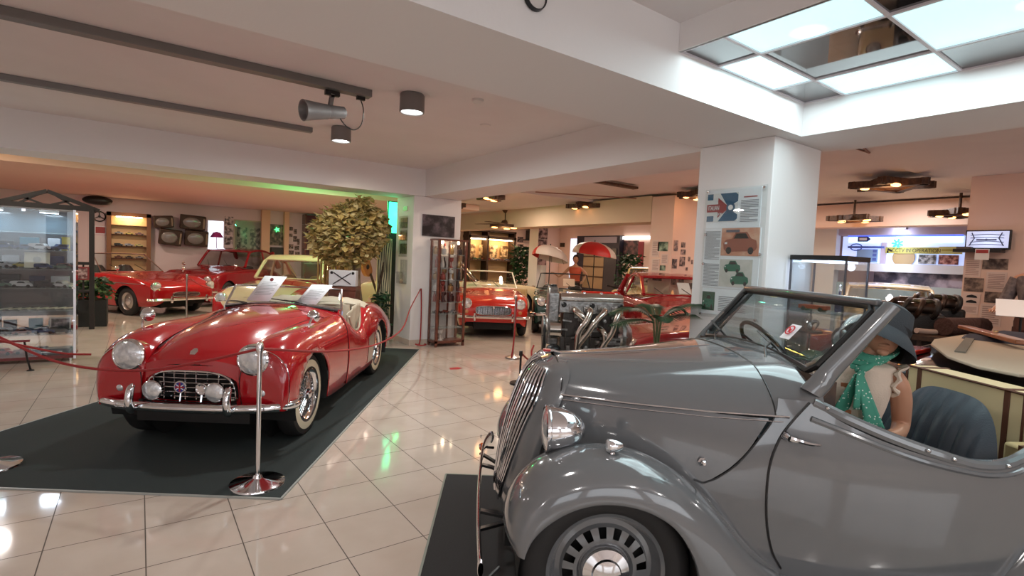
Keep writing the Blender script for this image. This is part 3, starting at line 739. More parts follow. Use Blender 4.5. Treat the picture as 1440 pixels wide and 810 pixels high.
# ================================================================ red roadster on the green mat
redp = mat('red_coach_paint', (.42, .006, .012), .16, coat=1.0, spec=.6)
beige_hide = mat('beige_hide', (.50, .42, .32), .6, bump=(120, .15))
A_R = rad(-124.567)
rcar = thing('roadster', 'red open roadster with wire wheels and chrome front bumper on the dark green mat', 'car', (.5758+.012, 4.7126-.009, 0), A_R)
ST = [
 (.49, [(.36, .335), (.40, .335), (.44, .335), (.48, .335), (.52, .335), (.56, .335), (.59, .335), (.61, .335)]),
 (.505, [(.35, .43), (.39, .45), (.44, .46), (.50, .46), (.55, .45), (.60, .425), (.625, .385), (.62, .335)]),
 (.510, [(.34, .53), (.39, .57), (.45, .585), (.52, .58), (.58, .555), (.63, .50), (.645, .42), (.635, .335)]),
 (.495, [(.33, .61), (.38, .66), (.45, .68), (.53, .675), (.60, .635), (.655, .56), (.665, .45), (.65, .33)]),
 (.46, [(.33, .66), (.38, .735), (.45, .765), (.53, .765), (.61, .72), (.67, .63), (.685, .47), (.67, .33)]),
 (.36, [(.33, .735), (.38, .785), (.45, .815), (.54, .815), (.625, .77), (.685, .67), (.70, .48), (.69, .32)]),
 (.2, [(.35, .775), (.40, .82), (.46, .845), (.55, .845), (.63, .80), (.69, .69), (.705, .50), (.695, .31)]),
 (0, [(.38, .80), (.425, .835), (.48, .86), (.56, .858), (.635, .81), (.69, .70), (.705, .50), (.695, .28)]),
 (-.25, [(.42, .82), (.46, .845), (.51, .86), (.57, .855), (.635, .805), (.685, .70), (.70, .47), (.685, .23)]),
 (-.5, [(.46, .84), (.50, .855), (.54, .858), (.585, .845), (.635, .79), (.68, .69), (.695, .45), (.675, .20)]),
 (-.75, [(.51, .865), (.54, .868), (.57, .86), (.60, .835), (.64, .78), (.675, .68), (.69, .44), (.67, .19)]),
 (-.95, [(.56, .870), (.58, .866), (.60, .85), (.62, .82), (.65, .765), (.675, .67), (.685, .43), (.665, .19)]),
 (-1.08, [(.60, .79), (.61, .79), (.62, .78), (.635, .755), (.655, .71), (.675, .64), (.685, .42), (.665, .19)]),
 (-1.25, [(.605, .70), (.615, .70), (.628, .692), (.642, .675), (.658, .645), (.673, .59), (.685, .42), (.665, .19)]),
 (-1.42, [(.60, .645), (.612, .645), (.626, .640), (.642, .622), (.658, .595), (.673, .55), (.685, .42), (.665, .19)]),
 (-1.55, [(.595, .665), (.608, .665), (.622, .66), (.640, .645), (.658, .615), (.675, .56), (.688, .42), (.668, .19)]),
 (-1.66, [(.57, .78), (.59, .785), (.61, .78), (.635, .76), (.66, .70), (.68, .62), (.692, .43), (.67, .19)]),
 (-1.82, [(.52, .855), (.545, .865), (.58, .865), (.62, .84), (.66, .775), (.69, .67), (.702, .46), (.68, .20)]),
 (-2.1, [(.46, .865), (.50, .885), (.55, .89), (.60, .87), (.655, .80), (.695, .69), (.712, .50), (.695, .24)]),
 (-2.4, [(.44, .84), (.48, .862), (.53, .868), (.59, .845), (.65, .775), (.69, .66), (.708, .48), (.69, .26)]),
 (-2.7, [(.43, .78), (.47, .80), (.52, .805), (.575, .78), (.63, .71), (.675, .61), (.69, .45), (.67, .28)]),
 (-3.0, [(.42, .68), (.45, .70), (.50, .70), (.55, .675), (.60, .61), (.64, .53), (.65, .42), (.63, .30)]),
 (-3.17, [(.40, .53), (.43, .55), (.47, .55), (.51, .53), (.55, .50), (.58, .46), (.585, .40), (.57, .33)]),
]
rows = [[(x, y, z) for y, z in pts] for x, pts in ST]
G_ = surf(rows, 170, 34)
for sg in (1, -1):
    for nm, a, b_ in (('front_wing', .6, -.93), ('door', -.93, -1.60), ('rear_wing', -1.60, -4)):
        # rows whose x lies in the span
        idx = [i for i in range(170) if b_-.012 <= G_[i, 0, 0] <= a+.012]
        m = MB().grid(G_[idx[0]:idx[-1]+1]*np.array([1, sg, 1]))
        if nm == 'front_wing': m.cut(0, .33, .345, .3, flat=1)
        if nm == 'rear_wing': m.cut(-2.235, .33, .345, .3, flat=1)
        m.build(nm, redp, rcar, solid=.006)
m = MB()
for sg in (1, -1):
    for x in (-.93, -1.60):
        i = int(np.argmin(abs(G_[:, 0, 0]-x))); m.tube([(p[0], sg*(p[1]+.0015), p[2]) for p in G_[i, 6:]], .003, 5)
    # beaded seam between wing and apron
    m.tube([(p[0]+.002, sg*(p[1]-.001), p[2]) for p in cat([(.515, .36, .62), (.51, .345, .55), (.50, .345, .45), (.48, .35, .36)], 10)], .003, 5)
m.build('shut_lines', black, rcar)
m = MB()
for sg in (1, -1): m.tube([(p[0]+.004, sg*(p[1]+.002), p[2]+.002) for p in [G_[int(np.argmin(abs(G_[:, 0, 0]-.47))), k] for k in range(12, 34)]], .0035, 5)
m.build('wing_beading', chrome, rcar)
# wheel wells
m = MB()
for sg in (1, -1):
    for cx in (0, -2.235):
        m.grid([[(cx+.35*math.cos(a), sg*y, .33+.35*math.sin(a)) for y in (.40, .5, .68)] for a in np.linspace(-.35, PI+.35, 20)])
        m.lathe([(0, 0), (.35, 0)], c=(cx, sg*.41, .33), ax=(0, 1, 0), n=24)
m.build('wheel_wells', blackmatt, rcar)
# bonnet and nose top
def brow(x):
    yi = sinterp(x, [-.98, -.75, -.5, -.25, 0, .2, .36, .46, .5], [.58, .53, .48, .44, .41, .38, .37, .38, .40])
    zc = sinterp(x, [-1.0, -.9, -.6, -.3, 0, .2, .36, .46, .51], [.968, .962, .948, .928, .895, .855, .795, .735, .685])
    ze = sinterp(x, [-1.0, -.75, -.5, -.25, 0, .2, .36, .46, .51], [.875, .865, .838, .812, .785, .755, .71, .66, .62])
    return [(x, 0, zc), (x, yi*.25, zc-.004), (x, yi*.5, zc-(zc-ze)*.22), (x, yi*.72, zc-(zc-ze)*.52), (x, yi*.88, zc-(zc-ze)*.82), (x, yi, ze)]
G2 = surf([brow(x) for x in (.512, .49, .44, .36, .26, .1, -.1, -.3, -.5, -.7)], 50, 26)
G2[:, :, 0] -= .10*(np.abs(G2[:, :, 1])/.6)**2.2*np.clip((G2[:, :, 0]-.1)/.4, 0, 1)**2
m = G2 = np.concatenate([G2[:1]+np.array([.004, 0, -.035]), G2]); m = MB().grid(G2, mirror=True); m.build('bonnet', redp, rcar)
G3 = surf([brow(x) for x in (-.7, -.78, -.86, -.93, -.985)], 12, 26)
G3[-1, :, 2] -= .0
MB().grid(G3, mirror=True).build('scuttle', redp, rcar)
m = MB()
for sg in (1, -1):
    m.tube([(x, sg*brow(x)[4][1], brow(x)[4][2]+.001) for x in np.linspace(.36, -.7, 16)], .0028, 5)
m.tube([(p[0], p[1], p[2]+.001) for p in cat([tuple(np.array(q)*np.array([1, -1, 1])) for q in brow(-.7)[::-1]]+brow(-.7)[1:], 30)], .0028, 5)
m.build('bonnet_gap', black, rcar)
# front apron with the arched grille opening
def fx(y, z):
    return .512-.10*(abs(y)/.6)**2.2+.012*math.sin((z-.34)/.34*PI)-.05*max(0, (.40-z)/.06)**2*.6
def opn(th):   # opening outline: flat bottom, arched top
    c, s_ = math.cos(th), math.sin(th)
    y = .315*math.copysign(abs(c)**.55, c); z = .425+(.175*abs(s_)**.8 if s_ > 0 else -.048*abs(s_)**.5)
    if s_ > 0: z -= .05*(abs(y)/.315)**2*0
    return y, z
def outr(th):
    c, s_ = math.cos(th), math.sin(th)
    k = 1/max(abs(c)/.42, abs(s_)/(.215 if s_ > 0 else .11)); y = c*k; z = .425+s_*k
    if s_ > 0: z = .425+min(z-.425, .195+.066*(1-(y/.42)**2)*1.0) if abs(s_)/.215 >= abs(c)/.42 else z
    return y, z
TH = np.linspace(0, 2*PI, 73)
g = []
for t_ in np.linspace(0, 1, 7):
    row = []
    for th in TH:
        a = opn(th); b_ = outr(th); y = a[0]+(b_[0]-a[0])*t_; z = a[1]+(b_[1]-a[1])*t_
        row.append((fx(y, z)-(.03 if t_ == 0 else 0), y, z))
    g.append(row)
MB().grid(g).build('front_apron', redp, rcar)
m = MB(); m.tube([(fx(*opn(th))+.004, *opn(th)) for th in TH[:-1]], .006, 6, closed=True); m.build('grille_surround', chrome, rcar)
m = MB(); m.prism([(y, z) for y, z in [opn(th) for th in TH[:-1]]], .40, .41, 'x'); m.build('grille_backing', blackmatt, rcar)
m = MB()
for k in range(8):
    y = -.27+.54*k/7
    zt = max(z for yy, z in [opn(th) for th in TH] if abs(yy) >= abs(y)-.02)
    m.tube([(fx(y, .40)-.012, y, .395), (fx(y, zt)-.012, y, zt-.004)], .004, 5)
for z in np.linspace(.415, .58, 6):
    hw = max(abs(yy) for yy, zz in [opn(th) for th in TH] if zz >= z-.004)
    m.tube([(fx(y, z)-.008, y, z) for y in np.linspace(-hw, hw, 9)], .0035, 5)
m.build('grille_bars', chrome, rcar)
# headlamps
for sg in (1, -1):
    c0 = (.475, sg*.435, .695)
    m = MB(); m.lathe([(.06, -.20), (.09, -.10), (.105, -.01), (.108, .02)], c=c0, ax=(1, 0, .03), n=32); m.build('headlamp_pod', redp, rcar)
    m = MB(); m.lathe([(.108, .015), (.113, .022), (.112, .040), (.100, .048), (.096, .046)], c=c0, ax=(1, 0, .03), n=40); h = m.build('headlamp', chrome, rcar)
    MB().lathe([(.098, .044), (.07, .058), (.035, .066), (0, .068)], c=c0, ax=(1, 0, .03), n=32).build('headlamp_lens', lens, h)
    c1 = (.49, sg*.50, .46)
    m = MB(); m.lathe([(.034, -.03), (.034, 0), (.026, .014), (.01, .022), (0, .023)], c=c1, ax=(1, 0, 0), n=20); m.build('sidelamp', lens, rcar)
    # spot lamps in front of the grille
    c2 = (.585, sg*.215+.02*0, .475)
    m = MB(); m.lathe([(0, -.075), (.03, -.07), (.055, -.04), (.066, -.0), (.069, .012), (.062, .018)], c=c2, ax=(1, 0, 0), n=28)
    m.tube([(c2[0]-.03, c2[1], c2[2]-.05), (c2[0]-.04, c2[1], .40)], .008, 6); f = m.build('fog_lamp', chrome, rcar)
    MB().lathe([(.064, .014), (.04, .024), (0, .030)], c=c2, ax=(1, 0, 0), n=24).build('fog_lamp_lens', lens, f)
    # overriders
    m = MB(); m.tube(cat([(.615, sg*.33, .33), (.645, sg*.33, .36), (.655, sg*.33, .42), (.64, sg*.33, .49), (.61, sg*.33, .515)], 12), [.018, .024, .026, .026, .026, .026, .026, .025, .024, .022, .018, .010], 12); m.build('overrider', chrome, rcar)
    # wing mirrors
    x = -.20 if sg > 0 else .10
    m = MB(); m.tube(cat([(x+.06, sg*.58, .84), (x+.05, sg*.585, .88), (x+.02, sg*.59, .915), (x-.005, sg*.59, .925)], 8), .008, 6)
    m.lathe([(0, .035), (.030, .028), (.050, .008), (.055, -.008), (.055, -.014)], c=(x-.01, sg*.59, .93), ax=(1, 0, 0), n=24); q = m.build('wing_mirror', chrome, rcar)
    MB().lathe([(0, -.012), (.052, -.012)], c=(x-.01, sg*.59, .93), ax=(1, 0, 0), n=20).build('mirror_glass', mat('mirror', (.8, .85, .9), .03, 1.0), q)
m = MB(); bp = cat([(.36, -.70, .362), (.43, -.68, .36), (.51, -.58, .358), (.575, -.38, .358), (.60, 0, .358), (.575, .38, .358), (.51, .58, .358), (.43, .68, .36), (.36, .70, .362)], 40)
rows = []
for i, p in enumerate(bp):
    d = bp[min(i+1, 39)]-bp[max(i-1, 0)]; n_ = np.array([d[1], -d[0], 0]); n_ /= np.linalg.norm(n_)
    if n_[0] < 0 and abs(p[1]) < .5: n_ = -n_
    out = np.array([n_[0], n_[1], 0])
    s_ = 1 if (i not in (0, 39)) else .4
    rows.append([p+out*(.030*math.cos(a))*s_+np.array([0, 0, .034*math.sin(a)*s_]) for a in np.linspace(-PI/2-.3, PI/2+.3, 9)])
m.grid(rows); bu = m.build('front_bumper', chrome, rcar, solid=.004)
m = MB()
for sg in (1, -1): m.beam((.58, sg*.30, .39), (.3, sg*.30, .36), .03, .03)
m.box(.02, .47, -.40, .40, .22, .33); m.build('bumper_irons', black, bu)
# badges on the grille
m = MB(); m.lathe([(0, .008), (.040, .008), (.044, .004), (.044, -.004), (0, -.004)], c=(.575, -.03, .50), ax=(1, 0, 0), n=24); m.tube([(.57, -.03, .46), (.58, -.03, .40)], .006, 5)
b1 = m.build('flag_badge', chrome, rcar)
m = MB()
m.lathe([(0, .0), (.035, .0)], c=(.5845, -.03, .50), ax=(1, 0, 0), n=20, mi=0)
m.cbox((.5855, -.03, .50), (.001, .062, .010), mi=2); m.cbox((.5855, -.03, .50), (.001, .010, .062), mi=2)
for a in (.6, -.6): m.cbox((.5850, -.03, .50), (.001, .064, .006), (a, 0, 0), mi=1)
m.build('flag_enamel', [mat('flag_blue', (.02, .04, .25), .3), mat('flag_white', (.8, .8, .8), .3), mat('badge_red', (.4, .02, .02), .3)], b1, smooth=False)
m = MB(); m.lathe([(0, .008), (.022, .010), (.024, .004), (.036, .008), (.042, .004), (.042, -.004), (0, -.004)], c=(.575, .115, .49), ax=(1, 0, 0), n=24); m.tube([(.57, .115, .45), (.58, .115, .40)], .008, 5)
m.build('club_badge', chrome, rcar)
m = MB(); m.prism([(-.018, 0), (.018, 0), (.026, .03), (.014, .055), (0, .060), (-.014, .055), (-.026, .03)], 0, .012, 'x')
b = m.build('nose_badge', chrome, rcar); b.location = (.485, 0, .705); b.rotation_euler = (0, -.9, 0)
# windscreen
def rw(y, t):
    zb = .905+.055*(1-(y/.57)**2); z = zb+(1.105+.012*(1-(y/.55)**2)-zb)*t; x0 = -1.03+.13*(1-(y/.57)**2)
    return (x0-(.12)*t, y*(1-.07*t), z)
loop = [rw(y, 0) for y in np.linspace(-.57, .57, 24)]+[rw(.57, .5)]+[rw(y, 1) for y in np.linspace(.57, -.57, 24)]+[rw(-.57, .5)]
m = MB().tube(loop, .009, 8, closed=True)
m.tube([rw(y, 0.01) for y in np.linspace(-.57, .57, 24)], .014, 8)
for sg in (1, -1):
    a = rw(sg*.575, 0); b_ = rw(sg*.575, 1); m.tube([(a[0]+.02, a[1], a[2]-.12), a, b_], [.014, .013, .010], 8)
    m.lathe([(.026, 0), (.026, .02), (.015, .032), (0, .034)], c=(a[0]+.02, a[1]+sg*.005, a[2]-.10), ax=(0, sg, 0), n=14)
m.build('windscreen_frame', chrome, rcar)
MB().grid([[rw(y, t) for t in (0, .5, 1)] for y in np.linspace(-.56, .56, 20)]).build('windscreen_glass', screen_glass, rcar)
m = MB(); m.tube([(p[0]+.025, p[1], p[2]-.008) for p in [rw(y, 0) for y in np.linspace(-.55, .55, 20)]], .013, 6); m.build('windscreen_seal', rubber, rcar)
m = MB()
for y0 in (-.30, .28):
    a = rw(y0, 0); a = (a[0]+.04, a[1], a[2]+.01); b_ = rw(y0-.22*1, .22); b_ = (b_[0]+.025, b_[1], b_[2])
    m.tube([a, ((a[0]+b_[0])/2+.02, (a[1]+b_[1])/2, (a[2]+b_[2])/2+.01), b_], .005, 5)
    c_ = rw(y0-.05, .10); d_ = rw(y0-.40, .30); m.tube([(c_[0]+.014, c_[1], c_[2]), (d_[0]+.014, d_[1], d_[2])], .005, 5)
m.build('wiper', black, rcar)
# the cabin
m = MB().box(-1.95, -.75, -.55, .55, .24, .27).box(-2.9, .2, -.40, .40, .20, .24); m.build('floor_pan', blackmatt, rcar)
m = MB()
for sg in (1, -1): m.grid([[(x, sg*.59, z) for z in (.26, .5, .62 if -1.55 < x < -1.2 else .74)] for x in np.linspace(-1.9, -.85, 14)])
m.grid([[(-1.92, y, z) for z in (.26, .5, .84)] for y in np.linspace(-.58, .58, 4)]); m.build('cabin_lining', beige_hide, rcar)
MB().grid([[(-1.02, y, z) for z in (.70, .80, .90)] for y in np.linspace(-.56, .56, 8)]).build('dashboard', redp, rcar, solid=.02)
for yc in (.27, -.27):
    rows = []
    for z in np.linspace(.38, .90, 14):
        w = .215*(1-((z-.55)/.60)**4); xb = -1.56-(z-.38)*.22
        rows.append([(xb+.10*math.cos(a)*(1 if math.cos(a) < 0 else .45+.6*math.sin(a)**2)-.02, yc+w*math.sin(a), z) for a in np.linspace(0, 2*PI, 28)])
    m = MB().grid(rows); m.ell((-1.68, yc, .90), (.05, .15, .02), 16, 6); m.build('seat_back', beige_hide, rcar)
    MB().ell((-1.36, yc, .42), (.24, .21, .08), 24, 12).build('seat_cushion', beige_hide, rcar)
# folded beige hood cover behind the seats
rows = []
for k, y in enumerate(np.linspace(-.60, .60, 25)):
    f = math.sin(k*1.7)*.008
    e = 1-abs(y/.6)**5
    rows.append([(-1.86, y, .80), (-1.80, y, .86+.045*e), (-1.90, y, .885+.075*e+f), (-2.05, y, .875+.06*e-f), (-2.16, y, .86+.02*e), (-2.18, y, .84)])
MB().grid(surf(rows, 50, 20)).build('hood_cover', beige_hide, rcar)
# beige side curtain hanging in the door cut on the near side
rows = []
for k, x in enumerate(np.linspace(-1.66, -1.22, 16)):
    zt = .93-.10*((x+1.66)/.44)**2*1.0; zb = sinterp(x, [-1.66, -1.55, -1.42, -1.30, -1.22], [.66, .60, .62, .70, .80])
    rows.append([(x, .572+.012*math.sin(k*1.2+z*9), z) for z in np.linspace(zb, zt, 8)])
MB().grid(rows).build('side_curtain', beige_hide, rcar, solid=.008)
m = MB(); m.tube(cat([(-1.22, .60, .82), (-1.30, .605, .71), (-1.42, .612, .655), (-1.54, .612, .67), (-1.62, .60, .76), (-1.70, .57, .86)], 24), .012, 8); m.build('door_trim_roll', beige_hide, rcar)
# rear deck and back panel
rows = []
for x in np.linspace(-2.1, -3.14, 12):
    yi = sinterp(x, [-3.2, -3.0, -2.7, -2.4, -2.1], [.42, .44, .45, .46, .48]); zc = sinterp(x, [-3.2, -3.0, -2.7, -2.4, -2.1], [.56, .68, .80, .86, .885]); ze = sinterp(x, [-3.2, -3.0, -2.7, -2.4, -2.1], [.50, .66, .77, .83, .855])
    rows.append([(x, 0, zc), (x, yi*.5, zc-.005), (x, yi, ze)])
MB().grid(surf(rows, 24, 14), mirror=True).build('boot_lid', redp, rcar)
MB().grid([[(-3.15-.02*math.cos(y*3), y, z) for z in (.30, .42, .54)] for y in np.linspace(-.45, .45, 10)]).build('tail_panel', redp, rcar)
for x in (0, -2.235):
    for sg in (1, -1): wire_wheel(rcar, (x, sg*.575, .33), sg)
# stone guard on the leading edge of the rear wing
i0 = int(np.argmin(abs(G_[:, 0, 0]+1.68))); i1 = int(np.argmin(abs(G_[:, 0, 0]+1.86)))
m = MB()
m.grid([[(p[0], p[1]+.004, p[2]) for p in G_[i, 26:33]] for i in range(i0, i1+1)]); m.build('stone_guard', mat('satin_alloy', (.6, .58, .55), .35, 1.0), rcar)
# information sheets behind the glass
for k, (y0, y1, tz) in enumerate(((-.24, -.02, 1.17), (.24, .45, 1.12))):
    s = thing('information_sheet', ('white information sheet with red round crest standing in the red roadster windscreen' if k == 0 else 'white information sheet without crest at the right end of the red roadster windscreen'), 'paper sheet', rcar.location, A_R, 'information sheets on the roadster windscreen')
    q = MB().grid([[(rw((y0+y1)/2, t)[0]+.02, y-.03*k+(.06-.12*t)*(-1), rw((y0+y1)/2, 0)[2]+.02+(tz-.93)*t) for t in (0, 1)] for y in (y0, y1)]).build('sheet', paper, s, solid=.0006)
    m = MB()
    for r_ in range(9):
        t = .25+.55*r_/9; a = (y0+.03, y1-.03-(.03 if r_ % 3 == 2 else 0))
        zz = rw((y0+y1)/2, 0)[2]+.02+(tz-.93)*t; xx = rw((y0+y1)/2, t)[0]+.0225; off = -.03*k-(.06-.12*t)
        m.box(xx, xx+.0006, a[0]+off, a[1]+off, zz, zz+.003)
    m.build('printed_lines', ink, s)
    if k == 0:
        t = .86; MB().lathe([(0, 0), (.018, 0), (.018, .001)], c=(rw(-.15, t)[0]+.024, -.145-(.06-.12*t), rw(-.15, 0)[2]+.02+(tz-.93)*t), ax=(1, 0, .5), n=18).build('crest', mat('crest_red', (.25, .05, .06), .5), s)
# ================================================================ mats and barriers
greenmat = mat('dark_green_mat', (.030, .040, .040), .9, noise=(300, (.022, .030, .030), 2), bump=(400, .3))
blackmat = mat('charcoal_mat', (.022, .021, .022), .9, noise=(260, (.035, .033, .034), 2), bump=(400, .3))
def quad_mat(name, label, pts, mtl, edge):
    t = thing(name, label, 'floor mat', (0, 0, 0))
    MB().prism(pts, .001, .008, 'z').build('mat_surface', mtl, t, smooth=False)
    m = MB()
    for i in range(4):
        a, b_ = pts[i], pts[(i+1) % 4]; m.beam((*a, .005), (*b_, .005), .012, .010)
    m.build('mat_edging', edge, t, smooth=False); return t
d = Vector((3.60-.692, 7.497-3.24)); e = Vector((-.664-.692, 4.177-3.24))
quad_mat('floor_mat', 'dark green floor mat under the red roadster', [(.692, 3.24), (3.604, 7.495), (3.604-2.1*.8203, 7.495+2.1*.5719), (.692-2.6*.8221, 3.24+2.6*.5693)], greenmat, mat('mat_trim', (.35, .36, .34), .4))
ax_ = Vector((math.cos(A_G), math.sin(A_G))); ay_ = Vector((-math.sin(A_G), math.cos(A_G)))
p0 = Vector((1.709, 3.078)); p1 = Vector((1.066, 2.135)); dd = (p1-p0).normalized(); bb = Vector((-dd.y, dd.x))
quad_mat('floor_mat', 'charcoal floor mat under the grey tourer', [tuple(p0), tuple(p1+dd*.9), tuple(p1+dd*.9+bb*4.2), tuple(p0+bb*4.2)], blackmat, mat('mat_trim_dark', (.22, .24, .20), .4))
def post(name, label, x, y, h=.90, base=.165, mtl=chrome, pole_r=.014, group=None):
    t = thing(name, label, 'barrier post', (x, y, 0), 0, group)
    MB().lathe([(0, 0), (base, 0), (base, .012), (base*.97, .022), (base*.6, .035), (base*.3, .045), (.03, .05), (.022, .07), (.0, .072)], n=40).build('base', mtl, t)
    MB().tube([(0, 0, .05), (0, 0, h)], pole_r, 14).build('pole', mtl, t)
    m = MB(); m.lathe([(.020, h-.06), (.022, h-.05), (.022, h-.01), (.016, h+.002), (0, h+.006)], n=18)
    m.build('collar', mtl, t); return t
post('barrier_post', 'chrome barrier post standing in front of the red roadster', .611, 3.52)
post('barrier_post', 'chrome barrier post cut off by the left edge, only its round base seen', -.78, 4.60)
post('barrier_post', 'thin grey barrier post behind the red roadster near the two red cars', .751, 11.9, .92, .14, steel)
post('barrier_post', 'thin steel barrier post with a hanging red cord beyond the engine', 4.60, 6.35, .95, .12, steel, .012)
post('barrier_post', 'short black barrier post with a tied red cord behind the grey nose', 3.72, 4.98, .40, .12, black, .013)
def rope(label, pts, r=.0085, loc=None, name='barrier_rope', mtl=red_rope, sag=None):
    o = MB().tube(cat(pts, 28), r, 8).build(name, mtl); tag(o, label, 'rope'); return o
rope('long red cord from the left edge to the post before the red roadster', [(-.78, 4.60, .88), (-.40, 4.25, .72), (-.02, 3.98, .69), (.30, 3.75, .76), (.60, 3.53, .86)])
rope('red cord from the front post back to the pillar past the rear wheel', [(.622, 3.53, .86), (1.25, 4.15, .70), (1.9, 4.9, .60), (2.55, 5.8, .60), (3.2, 7.0, .72), (3.78, 7.905, .93)])
o = MB().tube(cat([(3.79, 7.90, .94), (3.80, 7.89, .6), (3.80, 7.885, .25), (3.78, 7.87, .04), (3.70, 7.80, .03), (3.65, 7.74, .05), (3.72, 7.70, .03), (3.83, 7.74, .03), (3.85, 7.82, .03)], 40), .011, 8).build('barrier_rope', red_rope); tag(o, 'loose red cord end hanging and coiled at the foot of the pillar', 'rope')
rope('red cord hanging along the steel post beyond the engine', [(4.62, 6.35, .93), (4.60, 6.33, .6), (4.56, 6.30, .25), (4.52, 6.28, .02)], .012)
rope('red cord knotted round the short black post', [(3.74, 4.98, .36), (3.86, 5.02, .28), (3.98, 5.10, .25), (4.05, 5.20, .33), (4.12, 5.25, .40)], .011)
rope('drooping red cord from the rear grey post towards the two tone car', [(.751, 11.9, .86), (1.05, 11.88, .68), (1.4, 11.85, .62), (1.75, 11.8, .66)])

o = MB().prism([(3.35, 6.02), (3.46, 5.99), (3.55, 6.05), (3.50, 6.12), (3.38, 6.11)], .0005, .0012, 'z').build('floor_sticker', mat('sticker_red', (.45, .03, .04), .4), smooth=False)
tag(o, 'small red sticker on the pale tiles between the parked cars', 'sticker')
# ================================================================ things on the ceiling
greymetal = mat('grey_metal', (.21, .20, .20), .45, .3)
m = MB().box(-5.5, 1.62, 4.46, 4.56, ZC-.06, ZC); tag(m.build('ceiling_track', greymetal, smooth=False, bevel=.004), 'long grey ceiling track that ends beside the spotlight', 'light track')
m = MB().box(-5.5, 1.60, 6.28, 6.36, ZC-.055, ZC); tag(m.build('ceiling_track', greymetal, smooth=False, bevel=.004), 'grey ceiling track farther from the viewer, without a spotlight', 'light track')
t = thing('spotlight', 'grey track spotlight hanging from the ceiling track', 'spotlight', (1.30, 4.52, ZC-.065))
MB().cbox((0, 0, -.02), (.12, .04, .04)).build('track_adapter', black, t, bevel=.004)
m = MB()
for s_ in (-.022, .022): m.beam((0, s_, -.03), (-.02, s_, -.16), .03, .006, (0, 1, 0))
m.cbox((0, 0, -.045), (.03, .05, .02)); m.build('yoke', greymetal, t)
d_ = Vector((-.93, -.20, -.16)).normalized(); c_ = Vector((.02, 0, -.17))
m = MB(); m.lathe([(0, -.10), (.035, -.10), (.050, -.085), (.055, .03), (.055, .06), (.060, .065), (.062, .10), (.075, .20), (.082, .26), (.085, .27), (.076, .27), (.06, .22), (0, .20)], c=c_, ax=d_, n=28)
m.build('lamp_housing', greymetal, t)
MB().tube(cat([(.06, 0, -.20), (.12, .01, -.26), (.20, .02, -.28), (.26, .02, -.22), (.27, .01, -.10), (.24, 0, -.02)], 20), .005, 6).build('cable', black, t)
MB().cbox((.24, 0, -.01), (.07, .03, .03)).build('cable_plug', black, t)
glow = mat('white_led', (1, 1, 1), .3, emit=(.93, 1, .97), estr=9)
for (x, y, lb) in ((1.93, 4.33, 'round grey ceiling downlight, the nearer and larger of the two lit'), (1.84, 6.02, 'round grey ceiling downlight, the farther and smaller of the two lit')):
    t = thing('downlight', lb, 'ceiling light', (x, y, ZC), 0, 'round surface downlights')
    MB().lathe([(0, 0), (.098, 0), (.098, -.004), (.106, -.012), (.108, -.155), (.100, -.16), (.094, -.155), (.09, -.12), (0, -.11)], n=40).build('housing', greymetal, t)
    MB().lathe([(0, -.146), (.070, -.146), (.088, -.138)], n=32).build('diffuser', glow, t)
tag(MB().lathe([(0, 0), (.055, 0), (.05, -.02), (.02, -.04), (0, -.042)], c=(2.43, 4.06, ZC), n=20).build('smoke_detector', mat('off_white', (.7, .66, .64), .5)), 'small white smoke detector beside the near downlight', 'smoke detector')
tag(MB().lathe([(0, 0), (.06, 0), (.05, -.012), (0, -.014)], c=(2.95, 4.75, ZC), n=20).build('smoke_detector', MATS['off_white']), 'flat white ceiling disc right of the downlights', 'ceiling disc')
t = thing('ceiling_sensor', 'round dark rimmed sensor on the beam at the top edge of the view', 'sensor', (1.42, 1.95, 2.645))
MB().lathe([(.052, .020), (.056, .02), (.06, .0), (.052, -.006), (.052, .02)], ax=(0, -1, 0), n=28).build('rim', black, t, loc=(0, -.03, 0)); MB().lathe([(0, .012), (.052, .010)], ax=(0, -1, 0), n=24).build('face', MATS['off_white'], t, loc=(0, -.03, 0))
amber = mat('amber_glow', (1, .5, .2), .4, emit=(1, .42, .12), estr=5)
rustic = mat('rustic_wood', (.10, .045, .022), .6, noise=(25, (.05, .022, .012), 4))
def star(x, y, z, r, label, zc, rot=0., lamps=(0, 1, 2, 3)):
    t = thing('rustic_ceiling_lamp', label, 'ceiling lamp', (x, y, z), rot, 'rustic wooden ceiling lamps')
    for k in range(6):
        a = k*PI/3; m = MB()
        p = Vector((r*math.cos(a), r*math.sin(a), 0)); q = Vector((r*math.cos(a+2.2), r*math.sin(a+2.2), 0)); dz = .015*(k % 2)
        m.beam(p+Vector((0, 0, dz)), q+Vector((0, 0, dz)), .10, .09); m.build('plank', rustic, t)
    MB().lathe([(0, .10), (r*.5, .06), (r*.5, -.02), (0, -.02)], n=20).build('lamp_body', rustic, t)
    for k in lamps:
        a = k*PI/2+.4; m = MB(); m.ell((r*.62*math.cos(a), r*.62*math.sin(a), -.035), (.11, .055, .022), 14, 8); m.build('lamp_shade', amber, t)
    MB().tube([(0, 0, .08), (0, 0, zc-z)], .02, 8).build('stem', rustic, t)
star(8.22, 8.76, 2.74, .46, 'rustic wooden ceiling lamp above the umbrellas', 2.82, .3)
star(8.5, 2.98, 2.74, .50, 'large rustic wooden ceiling lamp with amber glow right of the white pillar', 2.85, .1, (1, 2))
star(8.1, 5.75, 2.76, .40, 'rustic wooden ceiling lamp partly hidden by the left edge of the white pillar', 2.85, .5)
star(10.7, 4.30, 2.50, .42, 'rustic wooden ceiling lamp above the small glass showcase', 2.85, .8)
star(10.6, 2.75, 2.52, .42, 'rustic wooden ceiling lamp above the television screen', 2.85, .2)
star(5.99, 9.32, 2.75, .28, 'small amber ceiling lamp nearest to the central pillar', 2.82, .2, (0, 2))
